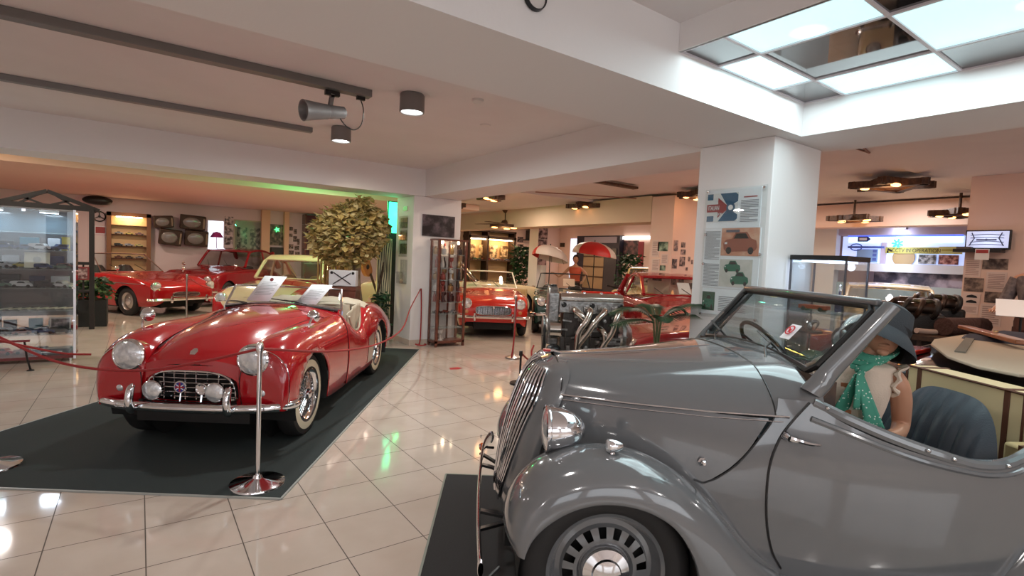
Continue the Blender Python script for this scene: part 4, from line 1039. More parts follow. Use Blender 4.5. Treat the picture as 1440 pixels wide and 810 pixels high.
star(5.95, 10.9, 2.68, .30, 'dark ceiling lamp beside the central pillar, half hidden', 2.82, .2, ())
# ceiling fan with its own lamp ring
t = thing('ceiling_fan', 'dark ceiling fan with a lit wooden ring and long blades', 'ceiling fan', (8.15, 11.9, 2.82))
MB().lathe([(0, 0), (.10, 0), (.06, -.06), (.02, -.08), (.018, -.26), (.08, -.28), (.12, -.34), (.10, -.42), (0, -.44)], n=24).build('motor', rustic, t)
for k in range(4):
    a = k*PI/2+.45; m = MB(); m.beam((.12*math.cos(a), .12*math.sin(a), -.37), (.95*math.cos(a), .95*math.sin(a), -.385), .14, .012); m.build('blade', rustic, t)
MB().lathe([(.30, -.40), (.42, -.40), (.42, -.47), (.30, -.47), (.30, -.40)], n=30).build('lamp_ring', rustic, t)
for k in range(3):
    a = k*2.1+.8; MB().ell((.30*math.cos(a), .30*math.sin(a), -.49), (.10, .06, .02), 12, 6).build('lamp_shade', amber, t)
tag(MB().box(6.05, 7.1, 6.30, 6.42, 2.81, 2.85).build('ceiling_grille', rustic, smooth=False), 'slim dark wooden ceiling panel between the beams', 'ceiling panel')
tag(MB().lathe([(0, 0), (.16, 0), (.17, -.10), (.14, -.22), (0, -.25)], c=(8.5, 10.1, 2.62), n=20).build('ceiling_speaker', mat('grey_green_dome', (.22, .22, .15), .5)), 'grey round unit under the ceiling beside the photo column', 'ceiling unit')
# thin conduits
def conduit(label, pts): tag(MB().tube(pts, .012, 6).build('conduit', mat('pink_conduit', (.30, .15, .12), .6)), label, 'conduit')
conduit('thin conduit on the ceiling above the wooden lamps', [(6.3, 8.2, 2.82), (8.9, 6.9, 2.82)])
conduit('bent thin conduit on the pink ceiling right of the white pillar', [(5.0, 2.25, 2.842), (6.6, 2.55, 2.842), (5.4, 2.62, 2.842)])
# ================================================================ further cars
def seat_simple(parent, x, y, z, m_, w=.23, h=.42, lean=.2):
    rows = []
    for zz in np.linspace(0, h, 9):
        ww = w*(1-(zz/h)**5*.4); rows.append([(x-lean*zz+(.07*math.cos(a)), y+ww*math.sin(a), z+zz) for a in np.linspace(0, 2*PI, 17)])
    g = MB().grid(rows); g.ell((x-lean*h, y, z+h), (.07, w*.6, .03), 12, 6); g.build('seat_back', m_, parent)
    MB().ell((x+.22, y, z), (.25, w, .08), 14, 8).build('seat_cushion', m_, parent)
def side_wheel(parent, x, y, R=.30, cap=None, rimc=None, whitew=None, inner=False):
    sg = 1 if y > 0 else -1; M0 = Matrix.Translation((x, y, R)) @ Matrix.Diagonal((1, sg, 1, 1)); rr = R*.62
    m = tyre_mb(R, .15, rr, whitew); m.v = [tuple(M0 @ Vector(p)) for p in m.v]; wh = m.build('wheel', [rubber, whitewall], parent)
    m = MB(); m.M = M0; m.lathe([(rr+.006, .05), (rr-.01, .03), (rr-.03, .02), (.10, .035), (.0, .036)], ax=(0, 1, 0), n=28).build('rim', rimc or steel, wh)
    m = MB(); m.M = M0; m.lathe([(.085, .034), (.082, .05), (.05, .066), (0, .07)], ax=(0, 1, 0), n=20).build('hubcap', cap or chrome, wh)
def car(name, label, loc, ang, st, paint, wheels, wb, R=.30, open_=None, screen=None, roof=None, lamps=None, grille=None, bumper=None, trim=None, hub=None, seatm=None, archR=None, group=None, roofp=None, nose2=None, mirrors=None, wy=.62):
    """st: stations (x, z centre, z shoulder, half width, z sill, z lowest of front face)"""
    t = thing(name, label, 'car', (*loc, 0), rad(ang), group)
    rows = []
    for x, zt, zs, w, zl in st:
        zm = zl+(zs-zl)*.55
        rows.append([(x, 0, zt), (x, w*.38, zt-.012*(zt > zs)), (x, w*.68, zt-(zt-zs)*.35-.004), (x, w*.86, zs+(zt-zs)*.22), (x, w*.95, zs-(zs-zl)*.03), (x, w*.99, zs-(zs-zl)*.14), (x, w, zm), (x, w*.985, zl+(zs-zl)*.2), (x, w*.95, zl)])
    NU = 110; G_ = surf(rows, NU, 40)
    m = MB().grid(G_, mirror=True)
    aR = archR or R+.035
    m.cut(0, R, aR, .35, flat=1); m.cut(-wb, R, aR, .35, flat=1)
    if open_:
        xa, xb, fr = open_
        out = []
        for f, mi in zip(m.f, m.m):
            c = np.mean([m.v[i] for i in f], axis=0); i = int(np.argmin(abs(G_[:, 0, 0]-c[0]))); w = G_[i, :, 1].max(); zs = G_[i, 22, 2]
            if xb < c[0] < xa and abs(c[1]) < w*fr and c[2] > zs-.10: continue
            out.append((f, mi))
        m.f = [o[0] for o in out]; m.m = [o[1] for o in out]
    b = m.build('body', paint, t)
    # closed front and rear faces
    m = MB()
    for k in (0, NU-1):
        L = [tuple(p) for p in G_[k]]; Rr = [(p[0], -p[1], p[2]) for p in L][::-1]
        m.add(L+Rr[:-1], [tuple(range(len(L)+len(Rr)-1))])
    m.build('end_panels', paint, t)
    m = MB(); W = max(s_[3] for s_ in st)
    for sg in (1, -1):
        for cx in (0, -wb): m.grid([[(cx+aR*math.cos(a), sg*y, R+aR*math.sin(a)) for y in (.35, W-.03)] for a in np.linspace(-.3, PI+.3, 16)])
    m.box(-wb-.45, .45, -.36, .36, .16, .30); m.box(-wb+R+.06, -R-.06, -W*.92, W*.92, .16, .24); m.build('underside', blackmatt, t)
    zsill = st[len(st)//2][4]
    for x in (0, -wb):
        for sg in (1, -1): side_wheel(t, x, sg*wy, R, **(wheels or {}))
    if open_:
        xa, xb, fr = open_; zz = min(s_[2] for s_ in st if xb-.3 < s_[0] < xa+.3)
        m = MB()
        for sg in (1, -1): m.grid([[(x, sg*(W*fr+.01), z) for z in (.30, zz-.015)] for x in np.linspace(xb-.02, xa+.02, 8)])
        m.grid([[(xb, y, z) for z in (.30, zz+.02)] for y in np.linspace(-W*fr, W*fr, 4)]); m.grid([[(xa, y, z) for z in (.30, zz+.05)] for y in np.linspace(-W*fr, W*fr, 4)]); m.box(xb, xa, -W*fr, W*fr, .28, .30)
        m.build('cabin_lining', seatm or blackmatt, t)
        for y in (.3, -.3): seat_simple(t, xb+.35, y, .44, seatm or black, .22, zz+.14-.44)
    if screen:
        x0, x1, z0, z1, w0, w1, fm = screen
        P_ = lambda y, s_: (x0+.10*(1-abs(y)**2)+(x1-x0)*s_+0*y, y*(w0+(w1-w0)*s_), z0+(z1-z0)*s_+.012*(1-y*y))
        ys_ = np.linspace(-1, 1, 13)
        loop = [P_(y, 0) for y in ys_]+[P_(y, 1) for y in ys_[::-1]]
        f = MB().tube(loop, .014 if not roof else .016, 6, closed=True).build('windscreen_frame', fm, t)
        MB().grid([[P_(y, s_) for s_ in (0, 1)] for y in ys_]).build('windscreen_glass', screen_glass, t)
        m = MB()
        for y in (-.45, .35): m.tube([P_(y, 0), (P_(y-.25, .4)[0]+.02, *P_(y-.25, .4)[1:])], .006, 4)
        m.build('wiper', black, t)
    if roof:
        xr0, xr1, zr, wr, xb0, zb, wb0 = roof[:7]; crown = roof[7] if len(roof) > 7 else .075   # front edge, rear edge, height, half width; rear base x, z, half width
        rows = []
        for s_ in np.linspace(0, 1, 9):
            x = xr0+(xr1-xr0)*s_; z = zr+crown*math.sin(PI*min(1, s_*1.1+.05))-.03*max(0, s_-.8)*5*.4
            rows.append([(x, wr*y*(1), z+.02*(1-y*y)-(.05 if y == 1.06 else 0)) for y in (0, .4, .75, .95, 1.03, 1.06)])
        MB().grid(surf(rows, 24, 20), mirror=True).build('roof', roofp or paint, t, solid=.02)
        A = [(screen[0], screen[4], screen[2]), (xr0, wr*1.02, zr)]; B = [(xr1, wr*1.02, zr), (xb0, wb0, zb)]
        xm = (xr0+xr1)/2; zd = screen[2]-.02
        m = MB()
        for sg in (1, -1):
            m.tube([(p[0], sg*p[1], p[2]) for p in A], [.035, .028], 8); m.tube([(p[0], sg*p[1], p[2]) for p in B], [.05, .09], 8)
            m.tube([(xm, sg*wr*1.04, zr), (xm-.02, sg*(W*.93), zd)], .025, 6)
        m.build('pillars', roofp or paint, t)
        m = MB()
        for sg in (1, -1):
            m.add([(A[0][0], sg*A[0][1], A[0][2]), (A[1][0], sg*A[1][1], A[1][2]), (xm, sg*wr*1.03, zr), (xm, sg*W*.93, zd)], [(0, 1, 2, 3)])
            m.add([(xm, sg*W*.93, zd), (xm, sg*wr*1.03, zr), (B[0][0], sg*B[0][1], zr), (B[1][0], sg*B[1][1], zb)], [(0, 1, 2, 3)])
        m.build('side_glass', screen_glass, t)
        MB().add([(B[0][0], B[0][1], zr), (B[0][0], -B[0][1], zr), (B[1][0], -B[1][1], zb), (B[1][0], B[1][1], zb)], [(0, 1, 2, 3)]).build('rear_glass', screen_glass, t)
        for y in (.3, -.3): seat_simple(t, xr0-.35, y, .42, seatm or black, .24, .52)
    for (x, y, z, r_) in (lamps or []):
        for sg in ((1, -1) if y else (1,)):
            h = MB().lathe([(r_*.6, -.10), (r_, -.03), (r_*1.04, .012), (r_, .024), (r_*.9, .02)], c=(x, sg*y, z), ax=(1, 0, 0), n=24).build('headlamp', chrome, t)
            MB().lathe([(r_*.9, .02), (r_*.5, .034), (0, .04)], c=(x, sg*y, z), ax=(1, 0, 0), n=20).build('headlamp_lens', lens, h)
    if grille:
        x, hw, z0, z1, nb, style = grille; m = MB()
        zc_ = (z0+z1)/2; pts = [(hw*math.copysign(abs(math.cos(a))**.5, math.cos(a)), zc_+(z1-z0)/2*math.copysign(abs(math.sin(a))**.5, math.sin(a))) for a in np.linspace(0, 2*PI, 25)[:-1]]
        m.prism(pts, x-.03, x+.004, 'x'); g = m.build('grille_opening', black, t)
        m = MB(); m.tube([(x+.008, y, z) for y, z in pts], .010, 6, closed=True)
        for k in range(nb):
            if style == 'v': y = -hw*.93+2*hw*.93*k/(nb-1); m.tube([(x+.008, y, z0+.01), (x+.008, y, z1-.01)], .0035, 4)
            else: z = z0+(z1-z0)*(k+1)/(nb+1); m.tube([(x+.008, -hw*.97, z), (x+.008, hw*.97, z)], .004, 4)
        if style == 'v': m.tube([(x+.014, 0, z0), (x+.014, 0, z1)], .010, 6); m.lathe([(0, .03), (.024, .02), (.024, 0)], c=(x, 0, z1-.02), ax=(1, 0, 0), n=12)
        m.build('grille_bars', chrome, g)
    if bumper:
        x, hw, z, dx = bumper; m = MB()
        m.tube(cat([(x-dx, -hw, z), (x-dx*.35, -hw*.85, z), (x, 0, z), (x-dx*.35, hw*.85, z), (x-dx, hw, z)], 20), .032, 8)
        for y in (-hw*.5, hw*.5): m.tube([(x+.01, y, z-.06), (x+.03, y, z), (x+.01, y, z+.07)], .022, 8)
        m.build('bumper', chrome, t)
    if trim:
        m = MB(); z, xa, xb = trim
        for sg in (1, -1):
            pts = []
            for x in np.linspace(xa, xb, 14):
                i = int(np.argmin(abs(G_[:, 0, 0]-x))); j = int(np.argmin(abs(G_[i, 18:, 2]-z)))+18; pts.append((x, sg*(G_[i, j, 1]+.004), z))
            m.tube(pts, .007, 5)
        m.build('chrome_strip', chrome, t)
    if mirrors:
        x, y, z = mirrors
        for sg in (1, -1): m = MB(); m.tube([(x, sg*y, z-.09), (x, sg*(y+.02), z-.02)], .008, 5); m.ell((x, sg*(y+.02), z), (.03, .05, .045), 12, 8); m.build('wing_mirror', chrome, t)
    return t, G_
red2 = mat('bright_red_paint', (.50, .018, .010), .15, coat=1); red3 = mat('signal_red_paint', (.42, .008, .012), .15, coat=1); dred = mat('dark_red_paint', (.24, .006, .012), .16, coat=1)
dgreen = mat('dark_green_paint', (.008, .045, .035), .15, coat=1); creamp = mat('cream_paint', (.66, .52, .33), .2, coat=1); blackp = mat('black_car_paint', (.010, .010, .014), .12, coat=1)
tan_seat = mat('tan_seat', (.42, .26, .12), .5)
# small red british convertible in front of the green one
ST_A = [(.52, .52, .50, .52, .30), (.50, .62, .58, .60, .24), (.42, .71, .68, .655, .22), (.2, .78, .76, .685, .20), (0, .80, .79, .69, .19), (-.4, .84, .80, .69, .18), (-.75, .88, .81, .69, .18), (-1.2, .80, .77, .69, .18), (-1.7, .80, .77, .69, .18), (-2.1, .84, .78, .69, .19), (-2.5, .78, .73, .67, .22), (-2.85, .68, .62, .60, .28), (-2.92, .55, .52, .54, .34)]
ST_S = ST_A[:-3]+[(-2.3, .80, .75, .67, .22), (-2.5, .70, .65, .60, .28), (-2.56, .55, .52, .54, .34)]
T1, _ = car('convertible', 'bright red open convertible with cream windscreen frame beside the wooden showcase', (5.62, 8.55), -119, ST_S, red2, dict(), 2.03, .29, open_=(-.85, -1.65, .84),
    screen=(-.86, -1.12, .87, 1.20, .58, .50, mat('cream_frame', (.75, .68, .55), .3)), lamps=[(.50, .50, .645, .095)], grille=(.535, .33, .44, .60, 28, 'v'), bumper=(.60, .70, .40, .16), seatm=mat('cream_seat', (.62, .52, .36), .5), wy=.60)
for sg in (1, -1): MB().lathe([(.036, -.02), (.036, .012), (.02, .02), (0, .022)], c=(.51, sg*.50, .49), ax=(1, 0, 0), n=16).build('sidelamp', mat('amber_sidelamp', (.5, .2, .08), .2, coat=1), T1)
# dark green convertible
T2, _ = car('convertible', 'dark green open convertible parked behind the engine on its stand', (7.25, 8.25), -128, ST_S, dgreen, dict(), 2.03, .29, open_=(-.85, -1.65, .84),
    screen=(-.86, -1.10, .87, 1.20, .60, .52, black), lamps=[(.50, .50, .68, .09)], grille=(.535, .33, .42, .58, 24, 'v'), bumper=(.60, .70, .42, .14), seatm=black, wy=.60)
s = thing('information_sheet', 'peach coloured sheet in the windscreen of the dark green convertible', 'paper sheet', T2.location, T2.rotation_euler[2]); MB().cbox((-.94, .12, 1.02), (.004, .26, .20), (0, -.6, 0)).build('sheet', mat('peach_paper', (.85, .58, .45), .6), s)
# white convertible with its cream top raised, behind
ST_B = [(.70, .60, .56, .60, .34), (.68, .68, .66, .70, .26), (.5, .78, .78, .76, .22), (0, .84, .84, .80, .20), (-.5, .88, .86, .80, .20), (-1.0, .90, .87, .80, .20), (-1.9, .88, .86, .80, .20), (-2.6, .88, .86, .80, .20), (-3.2, .86, .82, .78, .22), (-3.9, .78, .74, .70, .30), (-3.98, .6, .58, .6, .36)]
T3, _ = car('convertible', 'cream open touring convertible standing crosswise behind the two small convertibles', (8.3, 11.55), -25, ST_B, creamp, dict(whitew=(.21, .27)), 2.9, .33, open_=(-1.15, -2.45, .84),
    screen=(-1.1, -1.5, .88, 1.32, .66, .56, chrome), lamps=[(.69, .60, .70, .09)], bumper=(.80, .80, .42, .15), seatm=mat('red_seat', (.5, .03, .02), .4), wy=.70)
rows = []
for s_ in np.linspace(0, 1, 8):
    x = -1.5-1.15*s_; rows.append([(x, y*.60*(1-.05*s_), 1.33+.10*math.sin(PI*min(1, s_+.15))*(1-.3*abs(y))-.30*max(0, s_-.72)*3) for y in (-1, -.6, 0, .6, 1)])
MB().grid(surf(rows, 20, 16)).build('folding_top', mat('cream_canvas', (.72, .66, .55), .8), T3, solid=.02)
# red saloon to the right of the engine
ST_C = [(.62, .52, .50, .50, .30), (.60, .62, .60, .62, .24), (.5, .74, .74, .70, .22), (.2, .82, .84, .74, .20), (0, .86, .86, .745, .19), (-.4, .92, .86, .75, .18), (-.85, .98, .87, .75, .18), (-1.4, .93, .87, .75, .18), (-2.1, .92, .86, .75, .19), (-2.6, .90, .82, .73, .20), (-3.1, .78, .70, .66, .26), (-3.2, .6, .56, .58, .32)]
T4, _ = car('saloon_car', 'red saloon with a paper behind its windscreen, between the engine and the white pillar', (7.25, 5.05), -124, ST_C, mat('crimson_paint', (.27, .008, .014), .15, coat=1), dict(), 2.35, .31, screen=(-.95, -1.35, .97, 1.26, .62, .54, dred), roof=(-1.36, -2.35, 1.27, .56, -2.75, .93, .60), lamps=[(.58, .52, .68, .085)], grille=(.63, .30, .42, .58, 9, 'h'), bumper=(.70, .74, .40, .16), seatm=tan_seat, wy=.65)
s = thing('information_sheet', 'white sheet behind the windscreen of the red saloon beside the palm', 'paper sheet', T4.location, T4.rotation_euler[2]); MB().cbox((-1.12, .15, 1.10), (.004, .22, .26), (0, -.75, 0)).build('sheet', paper, s)
# red cars at the far left
ST_D = [(.72, .50, .48, .46, .34), (.70, .60, .57, .60, .26), (.6, .66, .64, .70, .22), (.3, .72, .74, .76, .20), (0, .76, .80, .78, .19), (-.4, .80, .82, .785, .18), (-.85, .85, .83, .785, .18), (-1.5, .82, .80, .785, .18), (-2.2, .84, .82, .785, .19), (-2.9, .80, .80, .76, .22), (-3.4, .72, .72, .70, .28), (-3.5, .56, .54, .62, .34)]
T5, _ = car('convertible', 'bright red low convertible at the far left behind the planter', (.42, 13.6), -57, ST_D, red3, dict(), 2.3, .29, open_=(-1.0, -2.0, .86),
    screen=(-.95, -1.45, .84, 1.22, .66, .55, chrome), lamps=[(.66, .60, .62, .095)], grille=(.725, .30, .40, .50, 3, 'h'), bumper=(.82, .78, .36, .14), trim=(.66, .5, -3.2), seatm=black, mirrors=(-.35, .70, .95), wy=.68)
T6, _ = car('saloon_car', 'dark red saloon with chrome mirrors standing behind the low red convertible', (1.26, 15.42), -126, ST_C, dred, dict(), 2.35, .30, screen=(-.95, -1.30, .95, 1.36, .64, .55, dred), roof=(-1.31, -2.65, 1.37, .57, -3.0, .93, .62), lamps=[(.60, .55, .66, .09)], grille=(.63, .34, .44, .56, 6, 'h'), bumper=(.72, .76, .38, .16), seatm=black, mirrors=(-.40, .66, 1.0), wy=.66)
# cream and red two tone car right behind the roadster
ST_E = [(.56, .44, .42, .44, .30), (.54, .58, .54, .58, .24), (.44, .70, .66, .68, .22), (.2, .80, .74, .72, .20), (0, .84, .77, .73, .19), (-.4, .88, .80, .735, .18), (-.8, .92, .83, .735, .18), (-1.3, .88, .84, .735, .18), (-2.0, .88, .83, .735, .19), (-2.5, .86, .78, .71, .22), (-2.9, .70, .62, .62, .28), (-2.96, .5, .48, .52, .34)]
T7, G7 = car('two_tone_car', 'cream and red two tone car with rounded cream roof behind the roadster', (1.80, 9.95), -125, ST_E, red3, dict(), 2.16, .29, screen=(-.92, -1.22, .92, 1.27, .62, .54, creamp), roof=(-1.22, -2.15, 1.25, .57, -2.6, .90, .60, .12), lamps=[(.50, .50, .64, .09)], grille=(.565, .26, .40, .54, 7, 'h'), bumper=(.66, .70, .36, .14), seatm=tan_seat, roofp=creamp, wy=.63)
m = MB().grid([[(G7[i, j, 0]+(.006 if i < 12 else 0), G7[i, j, 1], G7[i, j, 2]+.005) for j in range(0, 14)] for i in range(1, 46)], mirror=True); m.build('cream_bonnet', creamp, T7)
m = MB(); m.lathe([(.02, 0), (.016, .01), (0, .012)], c=(.52, 0, .66), ax=(1, 0, .4), n=14); m.tube([(.515, -.12, .665), (.525, 0, .67), (.515, .12, .665)], .004, 4); m.build('bonnet_script', chrome, T7)
# row of cars outside the far glass front and a yellow one
T8, _ = car('yellow_car', 'pale yellow van body partly hidden behind the poster pillar', (10.1, 8.65), -150, ST_C, mat('pale_yellow_paint', (.62, .46, .22), .25, coat=1), dict(), 2.35, .31, screen=(-.95, -1.25, .95, 1.36, .66, .60, black), roof=(-1.26, -2.6, 1.37, .60, -3.0, .93, .64), seatm=black, wy=.66)
T9, _ = car('cream_car', 'cream car with rounded roof behind the small glass showcase', (9.3, 3.08), -157, ST_C, creamp, dict(), 2.35, .31, screen=(-.95, -1.30, .95, 1.26, .64, .55, chrome), roof=(-1.31, -2.45, 1.27, .57, -2.9, .93, .62), lamps=[(.60, .55, .66, .09)], bumper=(.72, .76, .38, .16), seatm=black, wy=.66)

T10, _ = car('convertible', 'red low roadster whose front wing shows between the engine and the palm', (4.87, 4.08), 160, ST_S, MATS['crimson_paint'], dict(), 2.03, .30, open_=(-.85, -1.65, .84), lamps=[(.50, .50, .64, .09)], bumper=(.58, .66, .40, .14), seatm=black, wy=.60)
# ================================================================ engine on its stand
alloy = mat('cast_alloy', (.42, .41, .40), .32, .9, noise=(30, (.25, .24, .23), 4), bump=(60, .3))
polished = mat('polished_pipe', (.62, .56, .50), .18, 1.0)
castd = mat('dark_cast_iron', (.10, .09, .085), .42, .7, bump=(80, .4))
eng = thing('car_engine', 'polished four cylinder engine with curved exhaust pipes on a stand behind the grey bonnet', 'engine', (3.42, 3.60, 0), rad(-34))
# x along the crankshaft, to the right in the view; -y towards the viewer
m = MB().box(-.22, .30, -.11, .12, .80, 1.02); m.box(-.24, .32, -.13, .14, .66, .80)
for k in range(5): m.box(-.20+.115*k, -.185+.115*k, -.145, -.12, .66, .98)
m.build('engine_block', castd, eng, bevel=.006)
m = MB().box(-.26, .33, -.13, .12, 1.02, 1.13); 
for k in range(4): m.box(-.17+.13*k, -.09+.13*k, -.150, -.12, 1.035, 1.085)
m.build('cylinder_head', alloy, eng, bevel=.005)
m = MB(); m.prism([(-.13, 1.13), (.09, 1.13), (.09, 1.165), (.06, 1.20), (-.09, 1.20), (-.13, 1.17)], -.25, .33, 'x'); m.build('cam_cover', polished, eng, bevel=.008)
m = MB()
for x in (-.18, -.02, .14, .28): m.lathe([(.014, 0), (.014, .012), (0, .014)], c=(x, -.02, 1.20), n=6)
m.build('cover_nuts', chrome, eng)
m = MB().box(-.36, -.26, -.12, .12, .72, 1.20); m.prism([(-.12, 1.20), (.10, 1.20), (.05, 1.25), (-.08, 1.25)], -.36, -.27, 'x'); m.build('timing_cover', alloy, eng, bevel=.012)
m = MB()
for x, y, z in ((-.12, -.02, 1.24), ): m.lathe([(.035, -.03), (.035, 0), (.03, .01), (0, .012)], c=(-.31, 0, 1.26), n=16)
m.build('oil_cap', black, eng)
for x, z, r_, w_ in ((-.40, .88, .10, .045), (-.40, .74, .075, .04)):
    m = MB().lathe([(0, 0), (r_, 0), (r_*.92, w_*.3), (r_*.92, w_*.7), (r_, w_), (0, w_)], c=(x, -.03, z), ax=(1, 0, 0), n=28); m.build('pulley', steel, eng)
MB().lathe([(.05, 0), (.085, 0), (.085, .10), (.05, .10), (.05, 0)], c=(-.34, -.10, .86), ax=(1, 0, 0), n=24).build('drive_band', polished, eng)
m = MB().tube([(-.385, -.03+.10*math.cos(a), .81+.16*math.sin(a)) for a in np.linspace(0, 2*PI, 25)[:-1]], .012, 6, closed=True); m.build('fan_belt', rubber, eng)
rf = random.Random(3)
for q_ in range(26):
    m = MB()
    x, z = rf.uniform(-.22, .30), rf.uniform(.66, 1.0); w_, h_ = rf.uniform(.012, .05), rf.uniform(.008, .03)
    if q_ % 3: m.cbox((x, -.152, z), (w_*1.6, .03, h_*1.4), (0, rf.uniform(-.2, .2), 0))
    else: m.lathe([(0, .04), (.016, .036), (.020, 0)], c=(x, -.145, z), ax=(0, -1, 0), n=10)
    m.build('fitting', alloy, eng)
for z in (.70, .745, .79): MB().box(.12, .31, -.165, -.14, z, z+.022).build('cooling_rib', alloy, eng)
MB().ell((-.30, -.16, .68), (.07, .06, .055), 20, 12).build('fuel_pump', black, eng)
for k, (x0, x1, x2) in enumerate(((-.13, -.10, -.02), (.0, -.06, -.10), (.13, .02, -.09), (.26, .20, .13))):
    m = MB()
    if k == 0: pts = [(-.13, -.14, 1.06), (-.12, -.21, 1.05), (-.06, -.24, 1.0), (-.02, -.22, .95)]
    else: pts = [(x0, -.14, 1.06), (x0+.01, -.22, 1.05), (x1+.03, -.26, .96), (x1-.03 if k < 3 else x1, -.26, .86), (x2, -.25, .74), (x2, -.24, .67)]
    m.tube(cat(pts, 24), .029, 12); m.build('exhaust_pipe', polished, eng)
m = MB().tube(cat([(.10, -.20, .90), (.14, -.25, .86), (.15, -.25, .78), (.12, -.24, .67)], 16), .029, 12).build('exhaust_pipe', polished, eng)
m = MB().box(-.14, -.03, -.27, -.20, .65, .67).box(.08, .19, -.27, -.20, .65, .67); m.build('pipe_flanges', steel, eng)
for x in (-.22, .04, .30): MB().lathe([(0, 0), (.022, 0), (.024, .02), (.015, .03), (0, .03)], c=(x, -.13, 1.095), ax=(0, -1, 0), n=14).build('spark_plug_cap', black, eng)
MB().lathe([(0, 0), (.042, 0), (.045, .01), (.045, .12), (.03, .13)], c=(-.07, -.19, .54), n=20).build('oil_filter', mat('blue_filter', (.02, .05, .12), .35, coat=.6), eng)
m = MB().box(-.22, .32, -.12, .12, .56, .66); m.build('sump', alloy, eng, bevel=.015)
m = MB(); m.lathe([(.18, 0), (.18, .03), (.15, .05), (.10, .09), (.07, .11), (0, .11)], c=(.33, 0, .82), ax=(1, 0, 0), n=32)
for k in range(12): a = k*PI/6; m.lathe([(.012, 0), (.012, .012), (0, .014)], c=(.36, .165*math.cos(a), .82+.165*math.sin(a)), ax=(1, 0, 0), n=6)
m.build('bell_housing', alloy, eng)
m = MB()
for x in (-.20, .28):
    m.tube([(x, -.20, .03), (x, -.16, .56)], .018, 8); m.tube([(x, .20, .03), (x, .16, .56)], .018, 8); m.tube([(x, -.20, .10), (x, .20, .10)], .014, 8); m.box(x-.03, x+.03, -.24, .24, 0, .03)
m.tube([(-.2, 0, .10), (.28, 0, .10)], .014, 8); m.box(-.22, .30, -.17, .17, .53, .56)
m.build('engine_stand', black, eng)
# ================================================================ plants
leafg = mat('dark_palm_green', (.010, .030, .012), .45, noise=(8, (.02, .055, .02), 3))
potm = mat('black_planter', (.02, .02, .02), .6)
soil = mat('soil', (.04, .025, .015), .9)
stemm = mat('palm_stem', (.12, .14, .06), .6)
def frond(m, base, d, L, droop, n=16, w=.16, rnd=random):
    base = Vector(base); d = Vector(d).normalized(); side = d.cross(Vector((0, 0, 1))).normalized()
    P = []
    for i in range(n+1):
        t = i/n; P.append(base+d*L*t+Vector((0, 0, -droop*t*t*L)))
    m.tube(P, [.006*(1-.7*i/n)+.001 for i in range(n+1)], 4)
    for i in range(2, n+1):
        p = P[i]; t = i/n; ll = w*math.sin(PI*min(.98, .12+t*.82))+.02; dn = (P[i]-P[i-1]).normalized()
        for s_ in (1, -1):
            e = p+side*s_*ll*.9+dn*ll*.55+Vector((0, 0, -.25*ll)); mid = (p+e)/2+Vector((0, 0, .02))
            wv = dn*.0048
            m.add([p-wv, p+wv, mid+wv*1.3, mid-wv*1.3, e], [(0, 1, 2, 3), (3, 2, 4)])
pal = thing('potted_palm', 'green feathery palm in front of the left edge of the white pillar', 'plant', (3.45, 2.78, 0))
MB().lathe([(0, 0), (.13, 0), (.17, .30), (.18, .31), (.165, .31), (.15, .27), (0, .27)], n=28).build('pot', potm, pal)
MB().lathe([(0, .28), (.15, .28)], n=20).build('soil', soil, pal)
rr_ = random.Random(5)
for k, (ax__, L, up, dr, h) in enumerate(((145, .46, .55, .75, 1.04), (155, .36, .15, .5, 1.02), (130, .30, .9, .7, 1.03), (-35, .48, .62, .55, 1.04), (-25, .40, .28, .40, 1.03), (-45, .34, 1.1, .8, 1.04), (55, .40, .6, .6, 1.04), (-125, .30, .6, .8, 1.03), (-38, .34, .02, -.1, .74), (-20, .30, .2, .1, .72), (160, .30, .2, .3, .70))):
    a = rad(ax__); m = MB(); b_ = (.03*math.cos(a), .03*math.sin(a), h)
    m.tube(cat([(.03*math.cos(a*3), .03*math.sin(a*3), .27), (.01, 0, h*.6), b_], 8), .007, 5, mi=1); frond(m, b_, (math.cos(a), math.sin(a), up*1.5+.1), L*1.05, dr*.8, 26, .14); m.build('frond', [leafg, stemm], pal)
# artificial tree behind the roadster
tree = thing('leafy_tree', 'round crowned artificial tree with mustard leaves behind the roadster', 'tree', (2.86, 8.30, 0))
bark = mat('grey_bark', (.16, .11, .07), .8, noise=(12, (.26, .19, .13), 5), bump=(30, .6))
MB().lathe([(0, 0), (.20, 0), (.22, .28), (.20, .28), (.18, .25), (0, .25)], n=24).build('pot', potm, tree)
m = MB(); m.tube(cat([(0, 0, .1), (.03, 0, .6), (-.02, .02, 1.1), (.01, 0, 1.5), (0, .02, 1.9)], 16), [.075]*5+[.065]*6+[.05]*5, 10)
for a, l_, z in ((.3, .45, 1.5), (1.6, .4, 1.6), (2.9, .5, 1.45), (4.1, .45, 1.55), (5.3, .4, 1.6)):
    m.tube(cat([(0, 0, z), (l_*.4*math.cos(a), l_*.4*math.sin(a), z+.25), (l_*math.cos(a), l_*math.sin(a), z+.45)], 8), [.035]*3+[.02]*5, 6)
m.build('trunk', bark, tree)
rt = random.Random(11)
m = MB()
LM = [mat('leaf_mustard', (.48, .36, .13), .6), mat('leaf_olive', (.27, .22, .08), .6), mat('leaf_pale', (.66, .55, .28), .6)]
